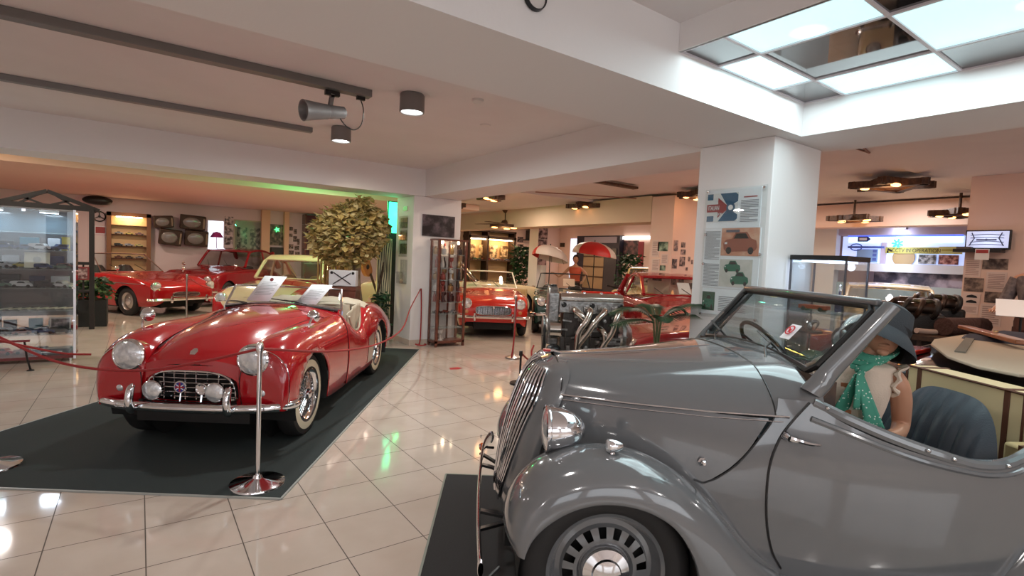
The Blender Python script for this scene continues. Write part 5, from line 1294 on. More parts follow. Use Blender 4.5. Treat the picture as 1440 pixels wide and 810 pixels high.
def leaf(m, c, s, rnd, mi):
    a, b_ = rnd.uniform(0, 2*PI), rnd.uniform(-.9, .4); d = Vector((math.cos(a)*math.cos(b_), math.sin(a)*math.cos(b_), math.sin(b_)))
    sd = d.cross(Vector((rnd.uniform(-1, 1), rnd.uniform(-1, 1), 1))).normalized()*s*.33; up = d.cross(sd).normalized()*s*.08
    c = Vector(c); m.add([c, c+d*s*.45+sd+up, c+d*s-up, c+d*s*.45-sd+up, c+d*s*.5-up*.6], [(0, 1, 4), (1, 2, 4), (2, 3, 4), (3, 0, 4)], mi)
for _ in range(2900):
    a = rt.uniform(0, 2*PI); u = rt.uniform(-1, 1); rr = rt.uniform(.55, 1)**.5; k = math.sqrt(1-u*u)
    R_ = .58*(1+.10*math.sin(3*a+1)+.08*math.sin(5*a))
    z = 1.82+u*rr*(.48 if u > 0 else .56)-(.10*math.cos(a-2.5)*k)
    x, y = R_*rr*k*math.cos(a)-.12, R_*rr*k*math.sin(a)+.03
    leaf(m, (x, y, min(z, 2.38)), rt.uniform(.09, .145), rt, 0 if rt.random() < .5 else (1 if rt.random() < .4 else 2))
for _ in range(60): leaf(m, (-.50+rt.uniform(-.10, .10), .18+rt.uniform(-.08, .08), 1.56+rt.uniform(-.09, .07)), .10, rt, 2)
for _ in range(120): a = rt.uniform(0, 2*PI); leaf(m, (.05+rt.uniform(-.14, .14), rt.uniform(-.1, .1), 2.28+rt.uniform(-.05, .10)), .09, rt, 0)
m.build('foliage', LM, tree, weld=False)
def bush(name, label, cat_, loc, r, h, n, leafmats, potspec, seed, ls=.12, sp=None):
    t = thing(name, label, cat_, loc); rn = random.Random(seed); m = MB()
    z0 = potspec[1] if potspec else 0
    if potspec: potspec[2](t)
    for _ in range(n):
        a = rn.uniform(0, 2*PI); rr = rn.random()**.5*r; z = z0+rn.random()**(.8)*h; leaf(m, (rr*math.cos(a)*(1-.3*(z-z0)/h), rr*math.sin(a)*(1-.3*(z-z0)/h), z), ls*rn.uniform(.7, 1.2), rn, rn.randrange(len(leafmats)))
    st_ = MB()
    for k in range(6): a = k*1.05; st_.tube([(0, 0, z0-.05), (r*.5*math.cos(a), r*.5*math.sin(a), z0+h*.8)], .008, 5)
    m.build('foliage', leafmats, t, weld=False); st_.build('stems', stemm, t); return t
gm = [mat('bush_green', (.03, .09, .03), .6), mat('bush_dark', (.012, .04, .018), .6), mat('bush_light', (.10, .16, .06), .6)]
bush('planter_bush', 'green leafy plant in a square black planter beside the tall glass showcase', 'plant', (-.70, 11.80, 0), .38, .36, 320, gm, (0, .50, lambda t: (MB().prism([(-.20, -.26), (.24, -.26), (.24, .20), (-.20, .20)], 0, .46, 'z').build('planter', potm, t, bevel=.01), MB().box(-.17, .21, -.23, .17, .44, .465).build('soil', soil, t))), 3, .13)
bush('corner_plant', 'dark leaved tall plant in the far corner beside the photo column', 'plant', (9.75, 13.2, 0), .42, 1.35, 420, [gm[1], gm[0]], (0, .55, lambda t: MB().lathe([(0, 0), (.2, 0), (.24, .5), (0, .5)], n=20).build('pot', potm, t)), 4, .20)
bush('corner_plant', 'green bush in front of the dark shop front near the umbrellas', 'plant', (12.2, 10.96, 0), .52, 1.4, 480, gm[:2], (0, .4, lambda t: MB().lathe([(0, 0), (.2, 0), (.24, .4), (0, .4)], n=20).build('pot', potm, t)), 6, .16)
# ================================================================ model cars and small exhibits
toyp = objcol('toy_paint'); toyg = mat('toy_dark_glass', (.02, .025, .03), .1)
def model_car(name, label, s, kind=0):
    m = MB(); L, W, Hh = 1.0, .40, .30
    pr = [(-.5, .10), (-.5, .20), (-.46, .235), (-.24, .245), (-.15, .36), (.12, .36), (.24, .25), (.44, .225), (.5, .19), (.5, .09)] if kind == 0 else [(-.5, .10), (-.5, .30), (-.46, .36), (-.2, .38), (.16, .38), (.24, .27), (.46, .24), (.5, .19), (.5, .09)]
    m.prism(pr, -W/2, W/2, 'y', 0)
    m.prism([(-.20, .255), (-.13, .345), (.10, .345), (.19, .255)], -W/2-.004, W/2+.004, 'y', 1)
    for x in (-.30, .30):
        for y in (-W/2, W/2): m.lathe([(0, -.03), (.085, -.03), (.09, 0), (.085, .03), (0, .03)], c=(x, y, .09), ax=(0, 1, 0), n=12, mi=2)
    m.v = [(a*s, b_*s, c*s) for a, b_, c in m.v]
    o = m.build(name, [toyp, toyg, rubber]); return o
def vase(name, prof, mt):
    return MB().lathe(prof, n=14).build(name, mt)
COLS = [(.02, .04, .12), (.35, .02, .02), (.02, .02, .02), (.5, .5, .52), (.04, .10, .06), (.55, .45, .08), (.10, .13, .22), (.30, .30, .32), (.20, .06, .04), (.55, .52, .45)]
CN = ['navy', 'red', 'black', 'silver', 'green', 'yellow', 'slate blue', 'grey', 'brown', 'ivory']
ORD = ['top', 'second', 'third', 'fourth', 'fifth', 'sixth', 'lowest']
protos = {}
NTH = ['', 'first', 'second', 'third', 'fourth', 'fifth', 'sixth', 'seventh', 'eighth', 'ninth']
def place_model(x, y, z, rz, s, ci, kind, label, group):
    key = (round(s, 3), kind)
    if key not in protos: o = model_car('model_car', '', s, kind); protos[key] = o
    else: o = protos[key].copy(); C.objects.link(o)
    o.location = (x, y, z); o.rotation_euler = (0, 0, rz); o.color = (*COLS[ci], 1); tag(o, label, 'model car', group); return o
# ---- tall glass showcase on the left
gc = thing('glass_showcase', 'tall frameless glass showcase full of model cars at the left edge', 'display case', (0, 0, 0))
X0, X1, Y0, Y1 = -2.35, -.645, 8.32, 8.78; SH = [.10, .335, .625, .895, 1.12, 1.345, 1.56]
m = MB().box(X0, X1, Y0, Y1, .04, .075); m.build('base_board', mat('red_brown_base', (.16, .03, .03), .4), gc, bevel=.004)
m = MB()
for x in (X0+.05, X1-.04, (X0+X1)/2):
    for y in (Y0+.04, Y1-.04): m.lathe([(.02, 0), (.02, .04)], c=(x, y, 0), n=10)
m.build('feet', steel, gc)
shelf_g = mat('shelf_glass', (.35, .42, .42), .1, alpha=.45)
for k, z in enumerate(SH[1:]): MB().box(X0+.01, X1-.01, Y0+.02, Y1-.02, z-.008, z).build('shelf', shelf_g, gc, smooth=False)
MB().box(X0, X1, Y0, Y0+.006, .075, 1.83).build('front_pane', clear, gc, smooth=False)
MB().box(X1-.006, X1, Y0, Y1, .075, 1.83).build('side_pane', clear, gc, smooth=False)
MB().box(X0, X0+.006, Y0, Y1, .075, 1.83).build('side_pane', clear, gc, smooth=False)
MB().box(X0, X1, Y1-.006, Y1, .52, 1.83).build('back_pane', mat('smoked_back_glass', (.05, .075, .09), .15, alpha=.72), gc, smooth=False)
MB().box(X0, X1, Y1-.006, Y1, .075, .52).build('back_pane', clear, gc, smooth=False)
MB().box(X0, X1, Y0, Y1, 1.83, 1.845).build('top_pane', mat('top_glass', (.4, .38, .36), .2, alpha=.6), gc, smooth=False)
MB().box(X1-.012, X1+.012, Y0-.012, Y0+.012, .03, 1.85).build('corner_strip', mat('white_alloy', (.75, .76, .8), .3, .6), gc, smooth=False)
m = MB()
for z in (1.1, .9, .5): m.cbox((X1-.01, Y0-.005, z), (.03, .02, .02))
m.cbox((-1.10, Y0-.01, 1.81), (.035, .02, .03)); m.build('clips', chrome, gc)
rs = random.Random(21)
for k, z in enumerate(SH[:6]):
    n = 9; zz = z if k else .076
    if k == 2: continue
    for j in range(n):
        for rowi, yy in enumerate((8.42, 8.59)):
            if k in (0,) and rowi == 0 and j > 4: continue
            if k == 4 and rowi == 0 and 5 <= j <= 6: continue
            x = X0+.12+j*(X1-X0-.24)/(n-1)+rs.uniform(-.02, .02); ci = rs.randrange(len(COLS)) if k != 5 else rs.choice((0, 2, 6, 3))
            place_model(x, yy, zz+.001, rs.uniform(-.5, .5)+(PI if rs.random() < .4 else 0), rs.choice((.18, .215)), ci, rs.randrange(2),
                '%s model car, %s from right, %s row, %s of tall glass showcase' % (CN[ci], NTH[n-j], ('front', 'rear')[rowi], ['base', 'sixth shelf', 'fifth shelf', 'fourth shelf', 'third shelf', 'second shelf'][k]), 'model cars in the tall glass showcase')
for j in range(8):
    x = -1.28+j*.082
    o = MB().cbox((0, 0, .004+.0), (.10, .15, .004), (0, -.12, 0)).build('brochure', mat('brochure_paper', (.70, .66, .52), .5)); o.location = (x, 8.45, .640+.000*j); tag(o, 'cream brochure on the fifth shelf of tall showcase, %s from the right' % NTH[8-j], 'brochure', 'fanned brochures in the tall glass showcase')
t = thing('award_plate', 'square cream plate with a round seal standing on the third shelf of the tall showcase', 'plaque', (-1.0, 8.44, 1.125))
MB().cbox((0, 0, .10), (.23, .012, .19), (-.2, 0, 0)).build('plate', mat('cream_card', (.66, .64, .52), .4), t, bevel=.003); MB().lathe([(0, 0), (.038, 0), (.036, .004), (0, .004)], c=(.0, -.012, .105), ax=(0, -1, -.2), n=20).build('seal', mat('seal_grey', (.35, .36, .32), .4), t)
t = thing('booklet', 'yellow booklet standing at the right end of the second shelf in the tall showcase', 'booklet', (-.735, 8.42, 1.35))
MB().cbox((0, 0, .085), (.082, .012, .165), (-.1, 0, 0)).build('cover', mat('yellow_cover', (.62, .55, .12), .5), t); MB().cbox((-.045, -.003, .09), (.012, .016, .12), (-.1, 0, 0)).build('blue_spine', mat('blue_spine', (.03, .15, .4), .4), t)
t = thing('framed_picture', 'silver framed dark picture of a car leaning on the low shelf of the tall showcase', 'picture', (-.79, 8.44, .336))
MB().cbox((0, 0, .10), (.20, .012, .19), (-.25, 0, 0)).build('frame', steel, t); MB().cbox((0, -.008, .10), (.17, .006, .16), (-.25, 0, 0)).build('print', photo('print_a', (.02, .02, .02), (.30, .25, .26), 18), t)
t = thing('flat_box', 'flat grey blue box with white lettering lying on the base of the tall showcase', 'box', (-.87, 8.50, .076))
MB().box(-.19, .17, -.09, .09, 0, .07).build('carton', mat('carton_blue', (.10, .13, .16), .5), t, bevel=.004); MB().box(-.10, .10, -.092, -.09, .025, .04).build('lettering', paper, t)
for k, z in ((1, SH[1]), (3, SH[3]), (4, SH[4]), (5, SH[5])):
    for j in range(7):
        x = X0+.2+j*(X1-X0-.4)/6+rs.uniform(-.04, .04); w_, h_ = rs.uniform(.05, .10), rs.uniform(.08, .16); c_ = rs.randrange(4)
        o = MB().box(-w_, w_, -.03, .03, 0, h_).build('display_box', (mat('box_navy', (.02, .03, .10), .4), mat('box_white', (.60, .62, .66), .5), mat('box_black', (.02, .02, .022), .4), mat('box_teal', (.05, .14, .18), .4))[c_], smooth=False, bevel=.004)
        o.location = (x, 8.72, z+.001); tag(o, '%s upright box, %s from left, at the back of the %s shelf of tall showcase' % (('navy', 'white', 'black', 'teal')[c_], NTH[j+1], {1: 'sixth', 3: 'fourth', 4: 'third', 5: 'second'}[k]), 'box', 'boxes at the back of the tall glass showcase')
# ---- cool strip lights added to brighten the tall showcase
for x in (-2.0, -1.4, -.9):
    t = thing('showcase_lamp', 'cool white lamp at the top of the tall glass showcase, %s' % {-2.0: 'leftmost', -1.4: 'middle one', -.9: 'rightmost'}[x], 'lamp', (x, 8.55, 1.82))
    MB().box(-.09, .09, -.02, .02, -.02, .008).build('lamp_body', steel, t); MB().box(-.085, .085, -.016, .016, -.024, -.0205).build('led_strip', mat('cool_led', (1, 1, 1), .3, emit=(.7, .85, 1), estr=14), t)
# ---- black gabled kiosk frame behind it
k_ = thing('kiosk_frame', 'black timber frame with a lattice gable behind the tall glass showcase', 'kiosk', (-1.21, 11.25, 0))
bt = mat('black_timber', (.018, .014, .012), .6)
for x in (-.58, .56): MB().box(x-.035, x+.035, -.04, .04, 0, 2.02).build('post', bt, k_, smooth=False)
MB().box(-.62, .60, -.035, .035, 1.97, 2.05).build('tie_beam', bt, k_, smooth=False)
for s_ in (-1, 1): MB().beam((s_*.66, 0, 1.99), (0, 0, 2.25), .06, .06, (0, 1, 0)).build('rafter', bt, k_)
for s_ in (-1, 1): MB().beam((s_*.30, 0, 2.13), (0, 0, 2.02), .03, .045, (0, 1, 0)).build('lattice_bar', bt, k_); MB().beam((s_*.06, 0, 2.22), (s_*.34, 0, 2.03), .03, .045, (0, 1, 0)).build('lattice_bar', bt, k_)
MB().box(-.58, .56, -.03, .03, 1.08, 1.13).build('cross_rail', bt, k_, smooth=False); MB().box(-.58, .56, -.03, .03, .62, .66).build('cross_rail', bt, k_, smooth=False)
m = MB()
for x in (.34, .45): m.box(x-.012, x+.012, -.015, .015, .5, 1.08)
m.build('lattice_posts', bt, k_, smooth=False)
t = thing('framed_picture', 'small red framed picture hung on the black kiosk frame', 'picture', (-.80, 11.20, .83)); MB().box(-.14, .12, -.01, .01, 0, .22).build('frame', mat('red_frame', (.20, .03, .03), .5), t); MB().box(-.115, .095, -.014, -.01, .025, .195).build('print', photo('print_b', (.10, .03, .03), (.5, .35, .33), 22), t)
t = thing('floor_stand', 'small black floor stand with a splayed foot at the lower left edge', 'stand', (-1.02, 7.85, 0))
MB().tube(cat([(-.02, 0, .33), (0, 0, .15), (.03, 0, .01)], 8), .010, 8).build('leg', black, t); MB().lathe([(0, 0), (.035, 0), (.03, .012), (0, .016)], c=(.03, 0, 0), n=14).build('foot', black, t); MB().cbox((-.25, 0, .34), (.55, .04, .02)).build('cross_bar', mat('maroon_bar', (.2, .02, .03), .4), t)
rope('thin maroon barrier cord low in front of the tall glass showcase', [(-1.6, 7.7, .52), (-1.1, 7.72, .33), (-.7, 7.72, .20), (-.45, 7.72, .17)], .012)
# ---- wooden showcase beside the central pillar
wc = thing('wooden_showcase', 'tall reddish wooden glass showcase beside the central pillar', 'display case', (0, 0, 0))
wx0, wx1, wy0, wy1, wz = 3.93, 4.47, 7.60, 7.895, 1.74
for x in (wx0, wx1-.035):
    for y in (wy0, wy1-.035): MB().box(x, x+.035, y, y+.035, 0, wz).build('post', wood, wc, smooth=False)
MB().box(wx0-.01, wx1+.01, wy0-.01, wy1, wz, wz+.03).build('top_board', wood, wc, smooth=False)
MB().box(wx0, wx1, wy0, wy1, .06, .10).build('base_board', wood, wc, smooth=False)
WS = [.31, .54, .735, .91, 1.10, 1.30, 1.52]
for z in WS: MB().box(wx0+.02, wx1-.02, wy0+.02, wy1-.01, z-.008, z).build('shelf', shelf_g, wc, smooth=False)
m = MB()
for x in (4.11, 4.28): m.box(x-.012, x+.012, wy1-.03, wy1-.005, .1, wz)
m.build('back_rails', wood, wc, smooth=False)
MB().box(wx0+.035, wx1-.035, wy0+.01, wy0+.014, .10, wz).build('glass_door', clear, wc, smooth=False)
MB().box(wx0+.01, wx0+.014, wy0+.03, wy1-.03, .10, wz).build('side_pane', clear, wc, smooth=False)
MB().cbox((3.99, wy0-.005, .9), (.02, .02, .25)).build('door_handle', wood, wc, bevel=.003)
rs = random.Random(31)
forms = [[(0, 0), (.022, 0), (.026, .04), (.018, .08), (.008, .10), (.010, .13), (0, .135)], [(0, 0), (.03, 0), (.008, .03), (.006, .07), (.028, .09), (.03, .13), (.024, .13), (0, .10)], [(0, 0), (.02, 0), (.02, .09), (.012, .11), (.012, .14), (0, .14)], [(0, 0), (.028, 0), (.034, .03), (.03, .07), (.012, .08), (.014, .10), (0, .10)]]
fm = [mat('trinket_brass', (.45, .28, .12), .3, .8), mat('trinket_dark', (.05, .03, .03), .4), mat('trinket_white', (.65, .60, .58), .4), mat('trinket_red', (.30, .05, .04), .4)]
FN = ['brass', 'dark', 'white', 'red']; fproto = {}
for k, z in enumerate(WS[2:]+[.10]):
    for j in range(6 if k < 5 else 3):
        a, b_ = rs.randrange(4), rs.randrange(4)
        if (a, b_) not in fproto: fproto[(a, b_)] = vase('ornament', forms[a], fm[b_]); o = fproto[(a, b_)]
        else: o = fproto[(a, b_)].copy(); C.objects.link(o)
        o.location = (3.995+.075*j+rs.uniform(-.01, .01), (7.68 if j % 2 else 7.80)+rs.uniform(-.02, .02), z+.001); o.scale = (1.35, 1.35, 1.30)
        tag(o, '%s ornament, %s from left, on the %s of the wooden showcase' % (FN[b_], NTH[j+1], ['fifth shelf', 'fourth shelf', 'third shelf', 'second shelf', 'top shelf', 'base'][k]), 'ornament', 'ornaments in the wooden showcase')
for j in range(3): place_model(4.02+.15*j, 7.75, .541, .3*j, .15, (2, 8, 7)[j], 0, '%s model car, %s from left, on sixth shelf of wooden showcase' % (CN[(2, 8, 7)[j]], NTH[j+1]), 'model cars in the wooden showcase')
for x in (4.06, 4.36):
    tag(MB().lathe([(0, 0), (.018, 0), (.022, -.02), (.018, -.045), (0, -.05)], c=(x, 7.72, wz-.001), n=14).build('showcase_bulb', mat('bulb_warm', (1, .8, .6), .3, emit=(1, .75, .5), estr=12)), 'small warm bulb at the %s of the wooden showcase top' % ('left' if x < 4.2 else 'right'), 'bulb')
# ---- small glass showcase right of the white pillar
rc = thing('glass_showcase', 'narrow glass showcase with a black rim right of the white pillar', 'display case', (0, 0, 0))
a0, a1, b0, b1, zt = 3.98, 4.345, 1.625, 2.0, 1.612
MB().box(a0-.008, a1+.008, b0-.008, b1+.008, zt-.035, zt).build('top_rim', black, rc, smooth=False)
MB().box(a0, a1, b0, b1, 0, .40).build('plinth', mat('grey_plinth', (.35, .33, .34), .4), rc, smooth=False)
for nm, bx in (('front_pane', (a0, a0+.005, b0, b1)), ('side_pane', (a0, a1, b0, b0+.005)), ('side_pane', (a0, a1, b1-.005, b1)), ('back_pane', (a1-.005, a1, b0, b1))): MB().box(*bx, .40, zt-.035).build(nm, clear, rc, smooth=False)
m = MB()
for x, y in ((a0, b0), (a1, b0), (a0, b1), (a1, b1)): m.box(x-.006, x+.006, y-.006, y+.006, .40, zt-.03)
m.build('corner_profiles', mat('dark_alloy', (.12, .12, .14), .3, .6), rc, smooth=False)
for z in (1.20, .84): MB().box(a0+.01, a1-.01, b0+.01, b1-.01, z-.008, z).build('shelf', shelf_g, rc, smooth=False)
MB().box(a0+.05, a1-.05, b0+.05, b1-.05, zt-.048, zt-.036).build('lamp_panel', mat('cool_panel', (1, 1, 1), .3, emit=(.6, .75, 1), estr=4), rc, smooth=False)
t = thing('bottle', 'dark bottle with a pointed stopper inside the narrow glass showcase', 'bottle', (4.20, 1.74, 1.201))
MB().lathe([(0, 0), (.028, 0), (.030, .02), (.030, .10), (.010, .125), (.009, .155)], n=18).build('bottle_body', mat('blue_bottle', (.05, .05, .12), .15, coat=1), t); MB().lathe([(.011, .155), (.013, .165), (.006, .185), (.009, .195), (0, .21)], n=14).build('stopper', chrome, t)
t = thing('car_mascot', 'chrome winged bonnet mascot on a round black base inside the narrow showcase', 'mascot', (4.08, 1.88, 1.04))
MB().lathe([(0, 0), (.085, 0), (.085, .015), (0, .02)], n=28).build('base', black, t)
m = MB(); m.ell((0, 0, .05), (.02, .02, .035), 14, 8)
for s_ in (-1, 1): m.tube(cat([(0, 0, .05), (0, s_*.03, .085), (.0, s_*.06, .075), (0, s_*.035, .02)], 10), [.008, .012, .014, .014, .013, .011, .009, .007, .005, .003], 8)
m.lathe([(0, .09), (.012, .10), (.014, .12), (0, .135)], n=12); m.build('winged_figure', chrome, t); MB().lathe([(.05, -.20), (.05, -.195), (.012, -.19), (.012, 0)], n=14).build('stand', clear, t)
t = thing('old_headlamp', 'dark car headlamp lying in the right half of the narrow showcase', 'headlamp', (4.24, 1.72, 1.01)); MB().ell((0, 0, 0), (.07, .07, .09), 20, 12).build('lamp_shell', castd, t); MB().lathe([(.065, 0), (.07, .01), (.05, .02), (0, .025)], c=(-.045, -.03, 0), ax=(-1, -.6, 0), n=20).build('lamp_glass', lens, t); MB().box(-.06, .06, -.05, .05, -.17, -.085).build('stand', steel, t)
t = thing('toy_truck', 'orange flat toy truck on the upper shelf of the narrow glass showcase', 'toy', (4.10, 1.87, 1.201)); MB().cbox((0, 0, .03), (.07, .20, .03)).build('body', mat('orange_toy', (.6, .10, .03), .4), t, bevel=.004)
for y in (-.06, .06): MB().lathe([(0, -.04), (.016, -.04), (.016, .04), (0, .04)], c=(0, y, .016), ax=(1, 0, 0), n=12).build('wheel', rubber, t)
t = thing('cap', 'green rounded cap on the lower shelf of the narrow glass showcase', 'cap', (4.12, 1.86, .841)); MB().ell((0, 0, 0), (.09, .09, .07), 20, 8, z0=0, z1=1).build('crown', mat('green_cloth', (.01, .12, .06), .7), t); MB().cbox((-.09, 0, .005), (.08, .12, .008)).build('peak', MATS['green_cloth'], t, bevel=.003)
for k, (dy, cc) in enumerate(((0, 'left'), (.2, 'right'))):
    pass
# ================================================================ wall graphics
def poster(name, label, cat_, pl, v, a0_, a1_, z0_, z1_, m_, th=.006, group=None, frame=None):
    """flat print on a wall. pl 'y': plane y=v facing -y; 'x': plane x=v facing -x"""
    t = thing(name, label, cat_, (0, 0, 0), 0, group)
    if pl == 'y': f = MB().box(a0_, a1_, v-th, v, z0_, z1_)
    else: f = MB().box(v-th, v, a0_, a1_, z0_, z1_)
    f.build('print' if not frame else 'frame', frame or m_, t, smooth=False)
    if frame:
        b_ = min(a1_-a0_, z1_-z0_)*.09
        if pl == 'y': MB().box(a0_+b_, a1_-b_, v-th-.004, v-th, z0_+b_, z1_-b_).build('print', m_, t, smooth=False)
        else: MB().box(v-th-.004, v-th, a0_+b_, a1_-b_, z0_+b_, z1_-b_).build('print', m_, t, smooth=False)
    return t
textm = ink
def lines(t, pl, v, a0_, a1_, z0_, z1_, n, th=.0012, m_=None, seed=1):
    rn = random.Random(seed); m = MB()
    for k in range(n):
        z = z1_-(z1_-z0_)*(k+.5)/n; e = a0_+(a1_-a0_)*(0 if k % 6 != 5 else rn.uniform(.2, .5)); h = (z1_-z0_)/n*.22
        if pl == 'y': m.box(a0_, a1_-(e-a0_), v-th, v, z-h, z+h)
        else: m.box(v-th, v, e, a1_, z-h, z+h)
    m.build('printed_lines', m_ or textm, t, smooth=False)
# glass poster panel on the white pillar
pp = thing('poster_panel', 'clear glass panel with car history posters on the white pillar', 'poster', (0, 0, 0))
vx = 3.684
MB().box(vx-.012, vx-.008, 2.051, 2.557, 1.10, 2.104).build('glass_sheet', glass('poster_glass', (.96, .98, .98), .05), pp, smooth=False)
for y, z in ((2.075, 2.085), (2.535, 2.085), (2.075, 1.12), (2.535, 1.12), (2.535, 1.75), (2.075, 1.60), (2.54, 1.52)): MB().lathe([(0, 0), (.010, 0), (.010, .018), (0, .020)], c=(vx, y, z), ax=(-1, 0, 0), n=12).build('stand_off', chrome, pp)
MB().box(vx, 3.690, 2.10, 2.545, 1.80, 2.095).build('backing_sheet', paper, pp, smooth=False)
sh2 = MB().box(vx-.001, 3.690, 2.085, 2.55, 1.335, 1.797).build('backing_sheet', paper, pp, smooth=False)
MB().box(vx-.001, 3.690, 2.10, 2.54, 1.125, 1.330).build('backing_sheet', paper, pp, smooth=False)
pb, pr_, pw = mat('poster_blue', (.03, .12, .22), .4), mat('poster_red', (.35, .04, .04), .4), mat('poster_white', (.78, .78, .78), .4)
m = MB(); v_ = vx-.003
m.box(v_-.001, v_+.003, 2.276, 2.543, 1.849, 2.069, 2)
def q(y, z): return (v_-.002, y, z)
def poly(m, pts, off, mi): m.add([(v_-off, y, z) for y, z in pts], [tuple(range(len(pts)))], mi)
poly(m, [(2.43, 2.066), (2.30, 2.066), (2.279, 2.05), (2.279, 2.00), (2.36, 1.96)], .002, 0)
poly(m, [(2.44, 1.852), (2.30, 1.852), (2.279, 1.87), (2.279, 1.90), (2.36, 1.95)], .002, 0)
poly(m, [(2.54, 2.066), (2.49, 2.066), (2.49, 2.02), (2.54, 2.02)], .002, 0); poly(m, [(2.54, 1.895), (2.48, 1.895), (2.48, 1.852), (2.54, 1.852)], .002, 0)
poly(m, [(2.541, 1.985), (2.445, 1.985), (2.445, 2.035), (2.345, 1.955), (2.445, 1.880), (2.445, 1.925), (2.541, 1.925)], .003, 1)
m.lathe([(0, 0), (.036, 0), (.036, .002)], c=(v_-.004, 2.335, 1.955), ax=(-1, 0, 0), n=22, mi=0); m.lathe([(0, 0), (.020, 0), (.020, .001)], c=(v_-.0065, 2.335, 1.955), ax=(-1, 0, 0), n=18, mi=2)
m.build('headline_poster', [pb, pr_, pw], pp, smooth=False)
txt('ITALIAN', .048, (v_-.0045, 2.480, 1.955), (PI/2, 0, -PI/2), pw, pp, sx=.54, name='headline_lettering')
txt('JOB', .026, (v_-.0045, 2.425, 1.907), (PI/2, 0, -PI/2), pw, pp, sx=.8, name='headline_lettering')
lines(pp, 'x', vx-.0005, 2.117, 2.256, 1.840, 2.008, 14, seed=2, th=.002)
MB().box(vx-.0025, vx, 2.13, 2.235, 2.024, 2.032).build('red_title', pr_, pp, smooth=False)
lines(pp, 'x', vx-.001, 2.410, 2.54, 1.553, 1.778, 20, seed=3, th=.002); lines(pp, 'x', vx-.001, 2.405, 2.54, 1.345, 1.524, 16, seed=4, th=.002)
lines(pp, 'x', vx-.001, 2.165, 2.390, 1.155, 1.276, 9, seed=5, th=.002)
def carprint(name, parent, v, y0, y1, z0, z1, bg, fg, hl, n=1):
    """printed photograph of a car: background, body outline, dark windows and wheels"""
    t = MB().box(v-.003, v, y0, y1, z0, z1).build(name, bg, parent, smooth=False); W_, H_ = y1-y0, z1-z0
    m = MB()
    def P2(u, w): return (v-.004, y1-W_*u, z0+H_*w)
    for k in range(n):
        s_ = (1, 1) if n == 1 else ((.62, .62), (.58, .55))[k]; o_ = (0, 0) if n == 1 else ((.32, .02), (.10, .48))[k]
        S = lambda pts: [P2(o_[0]+s_[0]*a, o_[1]+s_[1]*b_) for a, b_ in pts]
        body = [(.08, .25), (.06, .45), (.14, .58), (.30, .62), (.38, .85), (.68, .86), (.80, .62), (.93, .55), (.96, .30), (.90, .18), (.15, .14)]
        m.add(S(body), [tuple(range(len(body)))], 0)
        w_ = [(p[0]-.0006, p[1], p[2]) for p in S([(.34, .62), (.41, .80), (.65, .81), (.74, .62)])]; m.add(w_, [(0, 1, 2, 3)], 1)
        for cx in (.22, .80): m.add([(p[0]-.0006, p[1], p[2]) for p in S([(cx+.075*math.cos(a), .19+.13*math.sin(a)) for a in np.linspace(0, 2*PI, 13)[:-1]])], [tuple(range(12))], 1)
        m.add([(p[0]-.0008, p[1], p[2]) for p in S([(.10, .42), (.10, .49), (.17, .50), (.17, .42)])], [(0, 1, 2, 3)], 2)
    m.build('printed_car', [fg, mat('print_black', (.02, .02, .02), .4), hl], t, smooth=False); return t
carprint('salmon_photo', pp, vx-.001, 2.092, 2.398, 1.587, 1.797, mat('print_salmon', (.62, .27, .17), .4, noise=(14, (.70, .42, .30), 3)), mat('print_rust', (.35, .11, .07), .4), pw)
MB().box(vx-.006, vx-.0045, 2.25, 2.36, 1.765, 1.785).build('photo_caption', mat('print_slate', (.12, .12, .15), .4), pp, smooth=False)
carprint('green_photo', pp, vx-.001, 2.132, 2.398, 1.349, 1.560, mat('print_pale', (.55, .55, .50), .4, noise=(10, (.68, .66, .62), 3)), mat('print_green', (.02, .16, .10), .4), pw, 2)
carprint('small_green_photo', pp, vx-.001, 2.425, 2.535, 1.155, 1.30, mat('print_darkgreen', (.03, .10, .06), .4), mat('print_green', (.02, .16, .10), .4), pw)
# central pillar
poster('photo_board', 'large dark photograph of people and a car high on the central pillar', 'photograph', 'y', 7.9195, 3.778, 4.373, 1.81, 2.163, photo('photo_dark', (.012, .008, .012), (.13, .10, .12), 7, 2.), .02)
carm = MB(); 
poster('sign', 'tiny red sign high on the left face of the central pillar', 'sign', 'x', 3.6195, 8.16, 8.33, 2.215, 2.29, pr_)
t = thing('photo_strip', 'glass covered column of green tinted photographs on the left face of the central pillar', 'photographs', (0, 0, 0))
MB().box(3.600, 3.606, 8.10, 8.45, 1.45, 2.13).build('glass_sheet', clear, t, smooth=False)
for k, z in enumerate((1.50, 1.72, 1.93)): MB().box(3.612, 3.6195, 8.14, 8.42, z, z+.17).build('print', photo('print_g%d' % k, (.02, .04, .02), (.22, .26, .12), 15, k), t, smooth=False)
t = thing('acrylic_leaflet_holder', 'clear acrylic leaflet holder below the photographs on the central pillar', 'leaflet holder', (0, 0, 0))
MB().box(3.55, 3.555, 8.10, 8.38, 1.02, 1.20).build('front_pane', clear, t, smooth=False); MB().box(3.55, 3.612, 8.10, 8.38, 1.0, 1.015).build('bottom_pane', clear, t, smooth=False); MB().box(3.612, 3.6195, 8.10, 8.38, 1.0, 1.40).build('back_pane', clear, t, smooth=False)
